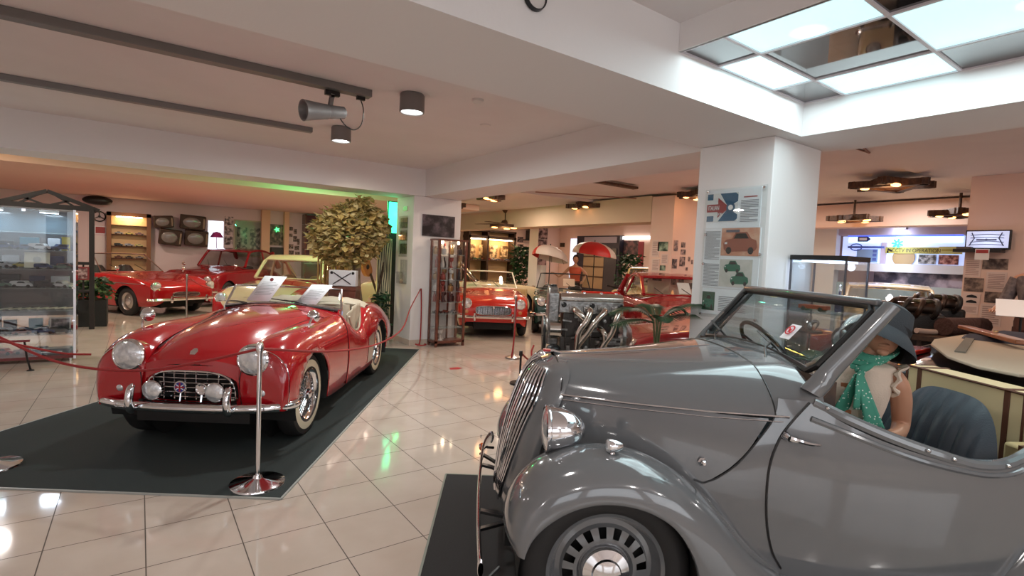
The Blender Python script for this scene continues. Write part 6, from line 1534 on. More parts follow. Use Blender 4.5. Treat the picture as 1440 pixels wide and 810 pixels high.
# ---- back wall at the left (y = 18)
wl = 17.9995
brownf = mat('brown_frame', (.22, .10, .045), .5); warmbox = mat('cabinet_lining', (.75, .50, .26), .5)
t = thing('wall_cabinet', 'lit brown framed wall cabinet with model cars behind the red convertible', 'cabinet', (0, 0, 0))
x0_, x1_ = -.72, .26
MB().box(x0_, x1_, wl-.02, wl, .55, 2.25).build('back_panel', warmbox, t, smooth=False)
m = MB().box(x0_, x0_+.10, wl-.25, wl, .45, 2.29).box(x1_-.10, x1_, wl-.25, wl, .45, 2.29).box(x0_, x1_, wl-.25, wl, 2.19, 2.29).box(x0_, x1_, wl-.25, wl, .45, .55); m.build('frame', brownf, t, smooth=False)
for z in (1.05, 1.38, 1.70, 1.95): MB().box(x0_+.1, x1_-.1, wl-.22, wl-.02, z-.012, z).build('shelf', darkwood, t, smooth=False)
MB().box(x0_+.2, x1_-.2, wl-.16, wl-.08, 2.165, 2.185).build('lamp_strip', mat('warm_strip', (1, .8, .5), .3, emit=(1, .72, .40), estr=14), t, smooth=False)
for k, z in enumerate((1.05, 1.38, 1.70)):
    for j in range(3): place_model(-.46+.23*j, wl-.12, z+.001, 0, .20, (8, 2, 7, 5)[(k+j) % 4], k % 2, '%s model car, %s from left, on the %s shelf of the lit wall cabinet' % (CN[(8, 2, 7, 5)[(k+j) % 4]], NTH[j+1], ['lowest', 'middle', 'upper'][k]), 'model cars in the lit wall cabinet')
t = thing('wall_clock', 'round steering wheel shaped clock high on the wall beside the lit cabinet', 'clock', (-.88, wl, 2.15))
MB().tube([(.13*math.cos(a), -.03, .13*math.sin(a)) for a in np.linspace(0, 2*PI, 25)[:-1]], .016, 6, closed=True).build('rim', black, t)
m = MB()
for a in (PI/2, PI*7/6, PI*11/6): m.tube([(0, -.03, 0), (.13*math.cos(a), -.03, .13*math.sin(a))], .012, 5)
m.lathe([(.03, 0), (.03, .04), (0, .045)], ax=(0, -1, 0), n=12); m.build('spokes', black, t)
poster('sign', 'white sign with a red car silhouette under the steering wheel clock', 'sign', 'y', wl, -.98, -.74, 1.68, 1.89, pr_, .01, frame=paper)
tag(MB().box(-.98, -.73, wl-.03, wl, .78, 1.64).build('white_board', mat('white_board', (.72, .66, .66), .5), smooth=False), 'plain white board on the wall left of the lit cabinet', 'board')
t = thing('loudspeaker', 'dark oblong loudspeaker hung under the ceiling at the far left', 'speaker', (-.90, 17.6, 2.45)); MB().ell((0, 0, .10), (.32, .12, .12), 20, 10).build('housing', black, t); MB().box(-.05, .05, .0, .38, .06, .12).build('bracket', black, t)
def tv(x0_, x1_, z0_, z1_, rot, label):
    t = thing('old_television', label, 'television', ((x0_+x1_)/2, 17.75, (z0_+z1_)/2), 0, 'old television sets on the wall'); t.rotation_euler = (.1, rot, 0)
    w_, h_ = (x1_-x0_)/2, (z1_-z0_)/2
    MB().box(-w_, w_, -.10, .20, -h_, h_).build('cabinet', darkwood, t, bevel=.02)
    MB().ell((-.03, -.095, 0), (w_*.72, .035, h_*.74), 20, 10).build('screen', mat('grey_tube', (.22, .21, .20), .15, coat=1), t)
    MB().box(w_*.78, w_*.92, -.112, -.10, -h_*.7, h_*.7).build('control_strip', mat('tv_brass', (.3, .22, .15), .4), t)
tv(.32, .78, 1.95, 2.27, -.08, 'smallest old television, upper left of the four on the wall'); tv(.94, 1.57, 1.94, 2.34, .05, 'old wooden television, upper right of the four on the wall')
tv(.44, .99, 1.47, 1.90, .10, 'old television with a pale screen, lower left of the four'); tv(1.06, 1.64, 1.47, 1.91, .04, 'old television with a grey screen, lower right of the four')
brightw = mat('lit_window', (.8, .9, 1), .3, emit=(.80, .90, 1), estr=1.3)
t = thing('pink_parasol_window', 'bright wall niche with a pink parasol beside the old televisions', 'niche', (0, 0, 0)); MB().box(1.66, 2.06, wl-.01, wl, 1.40, 2.24).build('bright_pane', brightw, t, smooth=False)
m = MB().lathe([(0, .18), (.10, .14), (.18, 0), (.16, 0), (0, .10)], c=(1.87, 17.85, 1.75), n=10); m.tube([(1.87, 17.85, 1.4), (1.87, 17.85, 1.9)], .01, 5); m.build('parasol', mat('pink_cloth', (.45, .04, .25), .6), t)
for k, z in enumerate((1.55, 1.85, 2.14)): poster('wall_photo', '%s photograph in the white strip beside the bright niche' % ('lowest', 'middle', 'topmost')[k], 'photograph', 'y', wl, 2.09, 2.32, z, z+.26, photo('print_s%d' % k, (.06, .03, .04), (.70, .58, .60), 9, k+5.), .01)
t = thing('glass_board', 'large glazed notice board with rows of small dark photographs', 'notice board', (0, 0, 0)); MB().box(2.33, 3.14, wl-.03, wl, 1.20, 2.33).build('frame', mat('board_frame', (.42, .38, .28), .4), t, smooth=False); MB().box(2.37, 3.10, wl-.035, wl-.03, 1.24, 2.29).build('backing', mat('board_back', (.30, .28, .22), .5), t, smooth=False)
for cx in (2.42, 2.78): MB().box(cx, cx+.28, wl-.04, wl-.035, 1.36, 2.10).build('photo_column', photo('print_col', (.02, .02, .02), (.40, .36, .30), 13, 4.), t, smooth=False)
MB().box(2.37, 3.10, wl-.046, wl-.042, 1.24, 2.29).build('cover_glass', clear, t, smooth=False)
poster('wall_picture', 'picture of dark plants with a green star on the wall', 'picture', 'y', wl, 3.34, 3.74, 1.60, 2.26, photo('print_p', (.02, .03, .015), (.25, .20, .14), 10, 7.), .02)
t = thing('green_star', 'glowing green star lamp on the picture of dark plants', 'lamp', (3.55, 17.94, 2.10)); pts = [((.09 if k % 2 else .04)*math.cos(k*PI/5), (.09 if k % 2 else .04)*math.sin(k*PI/5)) for k in range(10)]; MB().prism(pts, -.02, .02).build('star', mat('green_glow', (.1, 1, .3), .3, emit=(.1, 1, .3), estr=1.5), t)
tag(MB().box(3.37, 3.73, 17.85, wl, 1.22, 1.54).build('black_screen', black, smooth=False, bevel=.01), 'small black screen under the picture of dark plants', 'screen')
struct(MB().box(3.08, 3.32, 17.80, 17.999, 0, 2.679), 'trim_14', mat('orange_plaster', (.72, .48, .32), .8), smooth=False)
struct(MB().box(3.74, 3.88, 17.80, 17.999, 0, 2.679), 'trim_15', MATS['orange_plaster'], smooth=False)
for k, (x, z, w_, h_) in enumerate(((3.92, 2.10, .12, .12), (4.06, 2.0, .10, .16), (3.93, 1.90, .10, .10), (4.05, 1.75, .12, .18), (3.91, 1.52, .15, .14), (4.10, 1.48, .14, .14), (3.92, 1.32, .16, .14), (4.12, 1.30, .14, .13), (4.17, 1.65, .08, .2))):
    poster('wall_photo', 'small photograph, %s from the top in the cluster left of the shelf unit' % NTH[k+1], 'photograph', 'y', wl, x, x+w_, z, z+h_, photo('print_c%d' % (k % 3), (.03, .02, .02), (.35, .24, .20), 20, k), .008, 'photograph cluster on the back wall')
t = thing('shelf_unit', 'tall reddish shelf unit with pictures partly hidden by the leafy tree', 'shelf unit', (0, 0, 0)); MB().box(4.34, 5.6, 17.75, wl, .4, 2.62).build('back_panel', mat('maroon_panel', (.10, .03, .045), .5), t, smooth=False)
for z in (2.30, 1.95, 1.5, 1.05): MB().box(4.32, 5.62, 17.60, wl, z, z+.03).build('shelf', mat('pale_shelf', (.45, .36, .36), .5), t, smooth=False)
for x in (4.34, 4.95, 5.58): MB().box(x-.02, x+.02, 17.62, wl, .4, 2.64).build('upright', wood, t, smooth=False)
rn = random.Random(9)
for k in range(12): x = 4.42+.3*(k % 4)+.02; z = (1.08, 1.53, 1.98)[k//4]; poster('leaning_picture', 'picture, %s from the left, on the %s shelf of the reddish shelf unit' % (NTH[k % 4+1], ('lower', 'middle', 'upper')[k//4]), 'picture', 'y', 17.70, x, x+.20, z, z+.26, photo('print_l%d' % (k % 4), (.04, .02, .03), (.5, .38, .42), 12, k), .01, 'pictures on the reddish shelf unit')
# ---- behind the tree: green glow, striped panel, guitars, canes
t = thing('green_light_panel', 'bright green glowing light box beside the tree near the central pillar', 'lamp', (3.60, 8.85, 0)); MB().box(-.02, .16, -.01, .02, 1.86, 2.40).build('light_panel', mat('green_panel', (.1, 1, .5), .3, emit=(.04, 1, .45), estr=3.0), t, smooth=False); MB().box(-.04, .18, .02, .05, 0, 2.42).build('housing', black, t, smooth=False)
t = thing('striped_panel', 'tall panel with wavy black and cream stripes beside the central pillar', 'panel', (3.36, 8.72, 0))
MB().box(-.02, .24, .0, .02, .05, 1.75).build('board', mat('stripe_cream', (.62, .58, .38), .6), t, smooth=False)
for k in range(7):
    x = .0+.034*k; m = MB(); pts = [(x+.010*math.sin(z*9+k), -.002, z) for z in np.linspace(.08, 1.72, 30)]; m.grid([[p, (p[0]+.015, p[1], p[2])] for p in pts]); m.build('stripe', black, t, smooth=False)
def guitar(x, y, z, tilt, label, bodym):
    t = thing('guitar', label, 'guitar', (x, y, z), .6); t.rotation_euler = (0, tilt, .6)
    o = [(.17*math.cos(a)*(1-.20*math.cos(2*a)), .24*math.sin(a)) for a in np.linspace(0, 2*PI, 33)[:-1]]
    MB().prism([(a*(.82 if b_ > 0 else 1), b_) for a, b_ in o], -.04, .04).build('body', bodym, t, bevel=.008)
    MB().box(-.025, .025, -.055, -.04, .20, .72).build('neck', darkwood, t); MB().box(-.035, .035, -.055, -.04, .72, .86).build('headstock', darkwood, t); MB().lathe([(0, 0), (.045, 0), (.045, .002)], c=(0, -.041, .05), ax=(0, -1, 0), n=20).build('sound_hole', black, t)
guitar(3.30, 9.20, 1.28, 2.6, 'orange brown guitar hanging upper right behind the tree trunk', mat('guitar_orange', (.35, .12, .03), .3, coat=1))
guitar(3.22, 8.62, .55, .35, 'pale wooden guitar leaning low right of the tree trunk', mat('guitar_pale', (.50, .28, .12), .3, coat=1))
t = thing('bamboo_canes', 'bundle of tan bamboo canes behind the tree', 'canes', (2.75, 9.15, 0))
for k in range(14): m = MB(); x = -.28+.045*k; m.tube([(x, .05*math.sin(k*2.3), 0), (x+.03*math.sin(k), .05*math.sin(k), 1.75)], .015, 8); m.build('cane', mat('bamboo', (.42, .26, .10), .5), t)
bush('corner_plant', 'dark green plant low between the tree and the striped panel', 'plant', (3.28, 8.35, 0), .16, .6, 200, [gm[1], gm[0]], (0, .22, lambda t: MB().lathe([(0, 0), (.09, 0), (.11, .22), (0, .22)], n=18).build('pot', potm, t)), 8, .10)
t = thing('strapped_case', 'white case crossed by black straps standing left of the tree trunk', 'case', (2.50, 7.92, .0)); t.rotation_euler = (0, 0, rad(-35))
MB().box(-.205, .205, -.02, .10, .97, 1.21).build('case_shell', mat('white_case', (.62, .63, .66), .4), t, bevel=.01)
for s_ in (-1, 1): MB().beam((-.13, -.024, 1.09-s_*.085), (.13, -.024, 1.09+s_*.085), .010, .022, (0, 1, 0)).build('strap', black, t)
for x in (-.16, .16): MB().lathe([(0, 0), (.022, 0), (.018, .012), (0, .014)], c=(x, -.02, 1.17), ax=(0, -1, 0), n=12).build('corner_knob', black, t)
t2 = thing('wooden_chest', 'dark reddish wooden chest under the white strapped case', 'chest', (2.50, 7.96, 0)); t2.rotation_euler = (0, 0, rad(-35)); MB().box(-.20, .22, -.02, .22, 0, .965).build('chest_body', wood, t2, bevel=.01); MB().box(-.21, .23, -.03, .23, .90, .968).build('lid', wood, t2, bevel=.006)
# ================================================================ figures
def skin_body(name, verts, edges, radii, m_, parent, root=0, sub=2):
    me = bpy.data.meshes.new(name); me.from_pydata([tuple(v) for v in verts], edges, []); me.update()
    o = bpy.data.objects.new(name, me); C.objects.link(o); o.parent = parent
    s = o.modifiers.new('skin', 'SKIN'); s.use_smooth_shade = True
    sv = me.skin_vertices[0].data
    for i, r in enumerate(radii): sv[i].radius = (r, r) if not isinstance(r, tuple) else r
    sv[root].use_root = True
    b = o.modifiers.new('sub', 'SUBSURF'); b.levels = sub; b.render_levels = sub
    dg = bpy.context.evaluated_depsgraph_get(); m2 = bpy.data.meshes.new_from_object(o.evaluated_get(dg))
    o.modifiers.clear(); o.data = m2; m2.materials.clear(); m2.materials.append(m_)
    for p in m2.polygons: p.use_smooth = True
    return o
def hand_pts(V, E, R, wrist, d, up, side, s=1.0, curl=.25):
    """palm and five fingers growing from the wrist vertex index"""
    d, up = Vector(d).normalized(), Vector(up).normalized(); side = Vector(side).normalized(); w = Vector(V[wrist])
    palm = len(V); V.append(w+d*.045*s); E.append((wrist, palm)); R.append((.026*s, .016*s))
    for k, (o_, l_) in enumerate(((-.030, .066), (-.010, .076), (.010, .072), (.029, .056))):
        a = len(V); V.append(w+d*.085*s+side*o_*s); E.append((palm, a)); R.append(.0098*s)
        b_ = len(V); V.append(w+d*(.085+l_*.5)*s+side*o_*1.15*s-up*curl*.03*s); E.append((a, b_)); R.append(.0088*s)
        c_ = len(V); V.append(w+d*(.085+l_*.9)*s+side*o_*1.2*s-up*curl*.09*s); E.append((b_, c_)); R.append(.0072*s)
    a = len(V); V.append(w+d*.04*s-side*.036*s); E.append((palm, a)); R.append(.0105*s)
    b_ = len(V); V.append(w+d*.075*s-side*.060*s-up*.008*s); E.append((a, b_)); R.append(.008*s)
skinm = mat('mannequin_skin', (.52, .27, .17), .38, noise=(6, (.48, .24, .15), 2))
lady = thing('dressed_mannequin', 'mannequin in dark brimmed hat, sleeveless cream blouse and green scarf seated in the grey tourer', 'mannequin', gcar.location, A_G)
V = [Vector(v) for v in [(-1.30, .24, .54), (-1.31, .24, .70), (-1.31, .24, .86), (-1.30, .24, .99), (-1.29, .24, 1.065), (-1.275, .24, 1.13), (-1.26, .24, 1.20)]]
E_ = [(0, 1), (1, 2), (2, 3), (3, 4), (4, 5), (5, 6)]; R_ = [(.15, .11), (.115, .095), (.14, .10), (.145, .095), (.075, .06), (.046, .046), (.05, .05)]
def limb(pts, rad_, start):
    prev = start
    for p, r in zip(pts, rad_): V.append(Vector(p)); E_.append((prev, len(V)-1)); R_.append(r); prev = len(V)-1
    return prev
for sg in (1, -1):
    w_ = limb([(-1.295, .24+sg*.10, 1.035), (-1.300, .24+sg*.175, 1.005), (-1.335, .24+sg*.205, .91), (-1.365, .24+sg*.215, .79), (-1.25, .24+sg*.19, .775), (-1.10, .24+sg*.13, .79)], [.055, .056, .048, .040, .036, .026], 3)
    hand_pts(V, E_, R_, w_, (.9, -sg*.35, .12), (0, 0, 1), (.35, sg*.9, 0), 1.0)
    limb([(-1.15, .24+sg*.10, .56), (-.92, .24+sg*.12, .60), (-.75, .24+sg*.12, .42), (-.66, .24+sg*.12, .33)], [.09, .065, .05, .04], 0)
skin_body('body', V, E_, R_, skinm, lady)
hd = MB(); hc = Vector((-1.255, .24, 1.215)); hd.ell(hc, (.088, .072, .108), 24, 18)
hd.ell(hc+Vector((.088, 0, -.012)), (.018, .010, .020), 10, 8); hd.ell(hc+Vector((.078, 0, -.052)), (.012, .024, .007), 10, 6); hd.ell(hc+Vector((.050, 0, -.085)), (.026, .026, .018), 12, 8)
for sg in (1, -1): hd.ell(hc+Vector((-.005, sg*.072, -.01)), (.018, .008, .026), 10, 8)
hd.build('head', skinm, lady)
m = MB()
for sg in (1, -1): m.ell(hc+Vector((.078, sg*.030, .008)), (.006, .014, .005), 10, 6)
m.build('closed_eyes', darkwood, lady)
m = MB(); rows = []
for z, a, b_ in ((1.24, .092, .080), (1.19, .098, .088), (1.12, .085, .090), (1.08, .05, .08)): rows.append([(-1.285-a*abs(math.cos(t))*.9+.0, .24+b_*math.sin(t), z) for t in np.linspace(-PI/2, PI/2, 13)])
m.grid(rows); m.build('hair', mat('dark_hair', (.02, .014, .010), .6), lady)
felt = mat('charcoal_felt', (.032, .036, .042), .85, bump=(200, .2)); felt2 = mat('black_hat_band', (.012, .012, .014), .7)
M_h = Matrix.Translation((-1.280, .245, 1.222)) @ Matrix.Rotation(-.30, 4, 'Y') @ Matrix.Rotation(-.38, 4, 'X')
m = MB(); m.M = M_h
rows = []
for r_, z in ((.0, .115), (.05, .113), (.085, .095), (.098, .05), (.104, .0)): rows.append([(r_*1.08*math.cos(a), r_*math.sin(a), z) for a in np.linspace(0, 2*PI, 33)])
for r_, z in ((.125, -.012), (.145, -.030), (.165, -.055), (.168, -.062), (.160, -.056), (.138, -.030), (.106, -.012)):
    rows.append([(r_*1.05*math.cos(a), r_*math.sin(a), z-.045*(r_-.1)/.1*max(0, math.sin(a-.3))-.02*math.cos(2*a)*(r_-.1)/.1) for a in np.linspace(0, 2*PI, 33)])
m.grid(rows); m.build('hat', felt, lady)
m = MB(); m.M = M_h; m.lathe([(.105, .0), (.106, .028), (.102, .030)], n=32); m.build('hat_band', felt2, lady)
blouse = mat('cream_blouse', (.66, .55, .45), .75, bump=(150, .25))
rows = []
for z, a, b_, xo in ((.62, .13, .15, -1.305), (.70, .108, .128, -1.31), (.78, .102, .120, -1.31), (.88, .120, .145, -1.305), (.96, .118, .165, -1.30), (1.02, .100, .180, -1.30), (1.055, .095, .150, -1.295), (1.075, .07, .09, -1.29)):
    rows.append([(xo+a*math.cos(t)*(1+.10*math.sin(z*90+3*t)*.25)+.006*math.sin(5*t+z*30), .24+b_*math.sin(t)+.004*math.sin(7*t), z) for t in np.linspace(0, 2*PI, 41)])
MB().grid(surf(rows, 40, 60)).build('blouse', blouse, lady, solid=.004)
m = MB()
for sg in (1, -1):
    pts = [(-1.298+.062*math.cos(a)*1.0, .24+sg*(.168+.012*math.sin(6*a)), 1.000+.066*math.sin(a)) for a in np.linspace(0, 2*PI, 29)[:-1]]; m.tube(pts, [.008+.004*(k % 2) for k in range(28)], 6, closed=True)
m.build('sleeve_ruffles', blouse, lady)
MB().box(-1.205, -1.185, .19, .24, .84, .98).build('neck_opening', mat('rust_lining', (.36, .13, .06), .7), lady)
MB().grid([[(-1.305+.116*math.cos(t), .24+.136*math.sin(t), z) for t in np.linspace(0, 2*PI, 33)] for z in (.70, .735)]).build('belt', mat('grey_belt', (.15, .13, .12), .5), lady, solid=.004)
scarfm = mat('green_dotted_scarf', (.05, .30, .20), .7); nt = scarfm.node_tree; vr = nt.nodes.new('ShaderNodeTexVoronoi'); vr.inputs['Scale'].default_value = 75; cr = nt.nodes.new('ShaderNodeValToRGB'); tc = nt.nodes.new('ShaderNodeTexCoord')
cr.color_ramp.elements[0].position = .22; cr.color_ramp.elements[1].position = .27; cr.color_ramp.elements[0].color = (.65, .75, .68, 1); cr.color_ramp.elements[1].color = (.06, .30, .21, 1)
nt.links.new(tc.outputs['Object'], vr.inputs['Vector']); nt.links.new(vr.outputs['Distance'], cr.inputs['Fac']); nt.links.new(cr.outputs['Color'], nt.nodes['Principled BSDF'].inputs['Base Color'])
m = MB()
for k in range(3): m.tube([(-1.28+(.068+.006*k)*math.cos(a), .24+(.066+.006*k)*math.sin(a), 1.075+.022*k-.022*math.cos(a)) for a in np.linspace(0, 2*PI, 25)[:-1]], .017, 8, closed=True)
m.ell((-1.20, .255, 1.055), (.026, .03, .026), 12, 8)
for (dx, dy, zz, w_) in ((.0, .05, .80, .042), (-.01, -.04, .84, .036), (.02, .01, .88, .03)):
    rows = [[(-1.178+.02*math.sin(t*3)+dx*t+.012*math.cos(u*3), .255+dy*t*1.6+(u-.5)*w_*(.5+1.5*t), 1.05+(zz-1.05)*t) for u in np.linspace(0, 1, 7)] for t in np.linspace(0, 1, 10)]; m.grid(rows)
m.build('scarf', scarfm, lady, solid=.003)
MB().ell((-1.02, .20, .775), (.09, .08, .03), 16, 8).build('folded_scarf_end', scarfm, lady)
# upper body turned towards the viewer
for ch in lady.children:
    for v in ch.data.vertices:
        x, y, z = v.co; w_ = min(1, max(0, (z-.60)/.14)); w_ = w_*w_*(3-2*w_)*.98; dx, dy = x+1.30, (y-.24)*.93; hh = min(1, max(0, (z-1.03)/.12)); hh = 1 if ch.name.split('.')[0] in ('head', 'closed_eyes', 'hair', 'hat', 'hat_band') else hh
        v.co = (-1.30+dx*math.cos(w_)-dy*math.sin(w_)+.10-.10*hh, .24+dx*math.sin(w_)+dy*math.cos(w_)-.02+.03*hh, z+.025)
def standing(name, label, loc, rz, h, top, legs, hairc, pose, lab_cat='mannequin', skin=skinm):
    t = thing(name, label, lab_cat, loc, rz); k = h/1.7
    global V, E_, R_
    V = [Vector(v)*k for v in [(0, 0, .93), (0, 0, 1.08), (0, 0, 1.26), (0, 0, 1.38), (.01, 0, 1.46), (.015, 0, 1.53)]]
    E_ = [(i, i+1) for i in range(5)]; R_ = [(.15*k, .11*k), (.12*k, .09*k), (.15*k, .10*k), (.12*k, .08*k), (.05*k, .05*k), (.05*k, .05*k)]
    for sg in (1, -1):
        P_ = pose[0 if sg > 0 else 1]
        w_ = limb([Vector((0, sg*.17, 1.37))*k]+[Vector((p[0], sg*p[1], p[2]))*k for p in P_], [.052*k, .042*k, .033*k, .024*k][:len(P_)+1], 3)
        d_ = (Vector(V[w_])-Vector(V[w_-1])); hand_pts(V, E_, R_, w_, d_, (1, 0, .2), (0, 1, .1), k)
        limb([Vector(v)*k for v in ((0, sg*.09, .82), (.01, sg*.10, .48), (0, sg*.11, .09), (.13, sg*.12, .03))], [.085*k, .058*k, .038*k, .03*k], 0)
    skin_body('body', V, E_, R_, skin, t)
    m = MB(); c = Vector((.02, 0, 1.62))*k; m.ell(c, (.09*k, .075*k, .115*k), 20, 14); m.ell(c+Vector((.09, 0, -.01))*k, (.016*k, .011*k, .02*k), 8, 6); m.ell(c+Vector((.08, 0, -.05))*k, (.01*k, .022*k, .007*k), 8, 6)
    for sg in (1, -1): m.ell(c+Vector((0, sg*.075, -.01))*k, (.016*k, .008*k, .025*k), 8, 6)
    m.build('head', skin, t)
    m = MB(); m.ell(c+Vector((-.018, 0, .022))*k, (.098*k, .088*k, .118*k), 18, 12); m.v = [(x-.02*(z < c.z), y, z) if x > .055*k and z < c.z+.05*k else (x, y, z) for x, y, z in m.v]; m.v = [(min(x, .06*k) if z < c.z+.06*k else x, y, z) for x, y, z in m.v]; m.build('hair', hairc, t)
    m = MB()
    for sg in (1, -1): m.ell(c+Vector((.083, sg*.03, .012))*k, (.006*k, .012*k, .005*k), 8, 6)
    m.build('eyes', black, t)
    rows = [[(a*k*math.cos(u), b_*k*math.sin(u), z*k) for u in np.linspace(0, 2*PI, 29)] for z, a, b_ in ((.96, .125, .165), (1.05, .112, .14), (1.15, .125, .15), (1.27, .135, .175), (1.37, .11, .185), (1.42, .07, .12))]
    MB().grid(surf(rows, 24, 40)).build('top', top, t, solid=.004)
    m = MB()
    rows = [[(a*k*math.cos(u), b_*k*math.sin(u), z*k) for u in np.linspace(0, 2*PI, 25)] for z, a, b_ in ((1.0, .122, .158), (.92, .128, .172), (.84, .12, .17))]; m.grid(rows)
    for sg in (1, -1): m.tube([Vector(v)*k for v in ((0, sg*.085, .86), (.01, sg*.10, .48), (0, sg*.11, .08))], [.095*k, .075*k, .06*k], 14)
    m.build('trousers', legs, t); return t
standing('dressed_mannequin', 'small distant mannequin in an orange red top with hand on hip under the umbrella', (9.85, 10.85, 0), rad(-128), 1.64, mat('orange_red_top', (.55, .09, .04), .6), blackmatt, mat('dark_hair', (.02, .014, .01), .6), ([(.0, .34, 1.20), (.10, .24, 1.04)], [(-.02, .30, 1.22), (-.08, .45, 1.10), (-.05, .55, 1.16)]))
greyc = mat('grey_patterned_jacket', (.10, .08, .09), .8, noise=(22, (.18, .15, .15), 4))
fg = standing('dressed_mannequin', 'copper haired mannequin in a grey patterned jacket at the right edge', (8.25, 1.37, 0), rad(172), 1.90, greyc, mat('brown_trousers', (.12, .05, .04), .8), mat('copper_hair', (.40, .12, .04), .5), ([(.02, .27, 1.10), (.22, .24, 1.05)], [(.02, .27, 1.10), (.22, .24, 1.05)]))
m = MB()
for sg in (1, -1): m.tube([(0.0, sg*.19, 1.52), (.02, sg*.295, 1.22), (.22, sg*.265, 1.165)], [.075, .062, .05], 12)
m.build('sleeves', greyc, fg)
t = thing('reading_sheet', 'white sheet on a stand in front of the copper haired mannequin', 'paper sheet', (7.72, 1.40, 0), rad(-165)); MB().cbox((0, 0, 1.20), (.004, .42, .28), (0, -.9, 0)).build('sheet', paper, t); MB().tube([(-.02, 0, 0), (-.02, 0, 1.18)], .012, 8).build('stand', black, t); MB().lathe([(0, 0), (.12, 0), (.1, .02), (0, .025)], n=20).build('foot', black, t)
# ================================================================ black car with beige hood cover at the right edge
bc = thing('black_tourer', 'black open car under a beige hood cover behind the grey tourer at right', 'car', (6.3, 1.05, 0), rad(179))
# local x forward = towards the left of the view, y towards the camera side
def bl(wx, wy, z): v = Matrix.Rotation(-rad(179), 3, 'Z') @ Vector((wx-6.3, wy-1.05, 0)); return (v.x, v.y, z)
MB().prism([bl(*p, 0)[:2] for p in ((5.14, 1.44), (5.55, 1.535), (6.45, 1.54), (6.6, 1.46), (6.55, 1.0), (5.9, .55), (4.5, .48), (4.06, .72), (4.15, .93), (4.45, 1.15))], .945, .965, 'z').build('hood_cover', mat('beige_canvas', (.42, .33, .24), .85, bump=(200, .2)), bc, bevel=.006)
MB().beam(bl(6.5, 1.50, .97), bl(4.75, 1.16, .97), .06, .012).build('cover_strap', mat('olive_strap', (.15, .13, .10), .8), bc)
MB().beam(bl(6.6, 1.60, 1.02), bl(5.55, .98, 1.02), .10, .035).build('wooden_rail', mat('orange_wood', (.32, .11, .05), .35, coat=.4, noise=(18, (.24, .08, .03), 4)), bc, bevel=.008)
MB().lathe([(0, 0), (.02, 0), (.018, .012), (0, .016)], c=bl(6.1, 1.26, 1.04), n=12).build('rail_knob', mat('trinket_brass', (.45, .28, .12), .3, .8), bc)
rows = []
for x, w_, zt in ((-1.15, .52, .70), (-1.05, .66, .84), (-.6, .72, .90), (0, .72, .90), (.9, .70, .88), (1.5, .60, .86), (1.85, .46, .80), (2.0, .34, .66)):
    rows.append([(x, 0, zt+.02), (x, w_*.6, zt+.01), (x, w_*.92, zt-.04), (x, w_, zt-.22), (x, w_*.97, .28)])
m = MB().grid(surf(rows, 60, 26), mirror=True); m.cut(1.15, .32, .35, .3, flat=1); m.cut(-.65, .32, .35, .3, flat=1); m.build('body', blackp, bc)
MB().prism([(-.95, .88), (-.8, .99), (.3, 1.0), (.6, .90)], -.40, .58).build('folded_roof', mat('navy_black_canvas', (.012, .014, .03), .7), bc, bevel=.03)
for x in (1.15, -.65):
    for sg in (1, -1): side_wheel(bc, x, sg*.62, .32)
MB().box(-1.0, 1.8, -.5, .5, .18, .26).build('underside', blackmatt, bc)
tag(MB().box(4.85, 5.2, 1.45, 1.62, .885, .925).build('red_tray', red2, bevel=.01), 'small bright red box lid beside the dark hat of the mannequin', 'box')
# engines displayed behind
darkcast = mat('black_iron', (.03, .026, .025), .45, .5, bump=(80, .4))
def small_engine(x, y, z, rz, label):
    t = thing('car_engine', label, 'engine', (x, y, 0), rz)
    MB().box(-.35, .35, -.25, .25, z-.55, z-.05).build('engine_block', darkcast, t, bevel=.03); MB().tube([(-.3, -.1, z), (.3, -.1, z)], .07, 12).build('rocker_cover', mat('dark_bronze', (.07, .045, .035), .35, .8), t)
    MB().lathe([(.03, .04), (.05, .03), (.06, 0), (.13, 0), (.13, .04), (.06, .04)], c=(-.12, -.27, z-.25), ax=(0, -1, 0), n=22).build('pulley', darkcast, t); MB().lathe([(0, .03), (.05, .03), (.05, 0)], c=(-.12, -.29, z-.25), ax=(0, -1, 0), n=18).build('pulley_hub', polished, t)
    for k in range(4): MB().tube(cat([(-.25+.16*k, -.22, z-.1), (-.22+.16*k, -.34, z-.02), (-.15+.14*k, -.30, z+.08), (-.1+.12*k, -.1, z+.10)], 10), .028, 8).build('manifold_pipe', darkcast if k % 2 else MATS['dark_bronze'], t)
    MB().lathe([(0, 0), (.11, 0), (.12, .05), (.10, .08), (0, .09)], c=(.15, 0, z+.03), n=20).build('air_cleaner', mat('olive_metal', (.05, .05, .03), .4, .5), t)
    m = MB()
    for a in (-.3, .3): m.box(a-.03, a+.03, -.24, .24, 0, z-.54)
    m.build('stand', black, t)
small_engine(7.55, 2.38, 1.12, rad(-70), 'dark display engine with a bronze pulley, left one of the two behind the hat'); small_engine(8.2, 2.38, 1.17, rad(-65), 'dark display engine with curled pipes, right one of the two behind the hat')
tag(MB().tube(cat([(7.0, 2.10, .90), (7.2, 2.02, .885), (7.5, 1.97, .885), (7.62, 1.95, .97)], 16), .03, 10).build('loose_pipe', mat('pale_pipe', (.4, .3, .26), .4)), 'curved pale pipe lying in front of the dark display engines', 'pipe')
tag(MB().tube([(7.25, 1.93, .955), (7.95, 1.76, .955)], .10, 12).build('bark_log', mat('dark_bark', (.05, .02, .015), .9, bump=(25, 1.)), bevel=0), 'dark rough brown log lying beside the engines', 'log')
t = thing('display_table', 'dark low display table carrying the bark log and the pale pipe', 'table', (0, 0, 0)); MB().box(6.95, 8.0, 1.68, 2.12, .80, .852).build('table_top', darkwood, t, smooth=False)
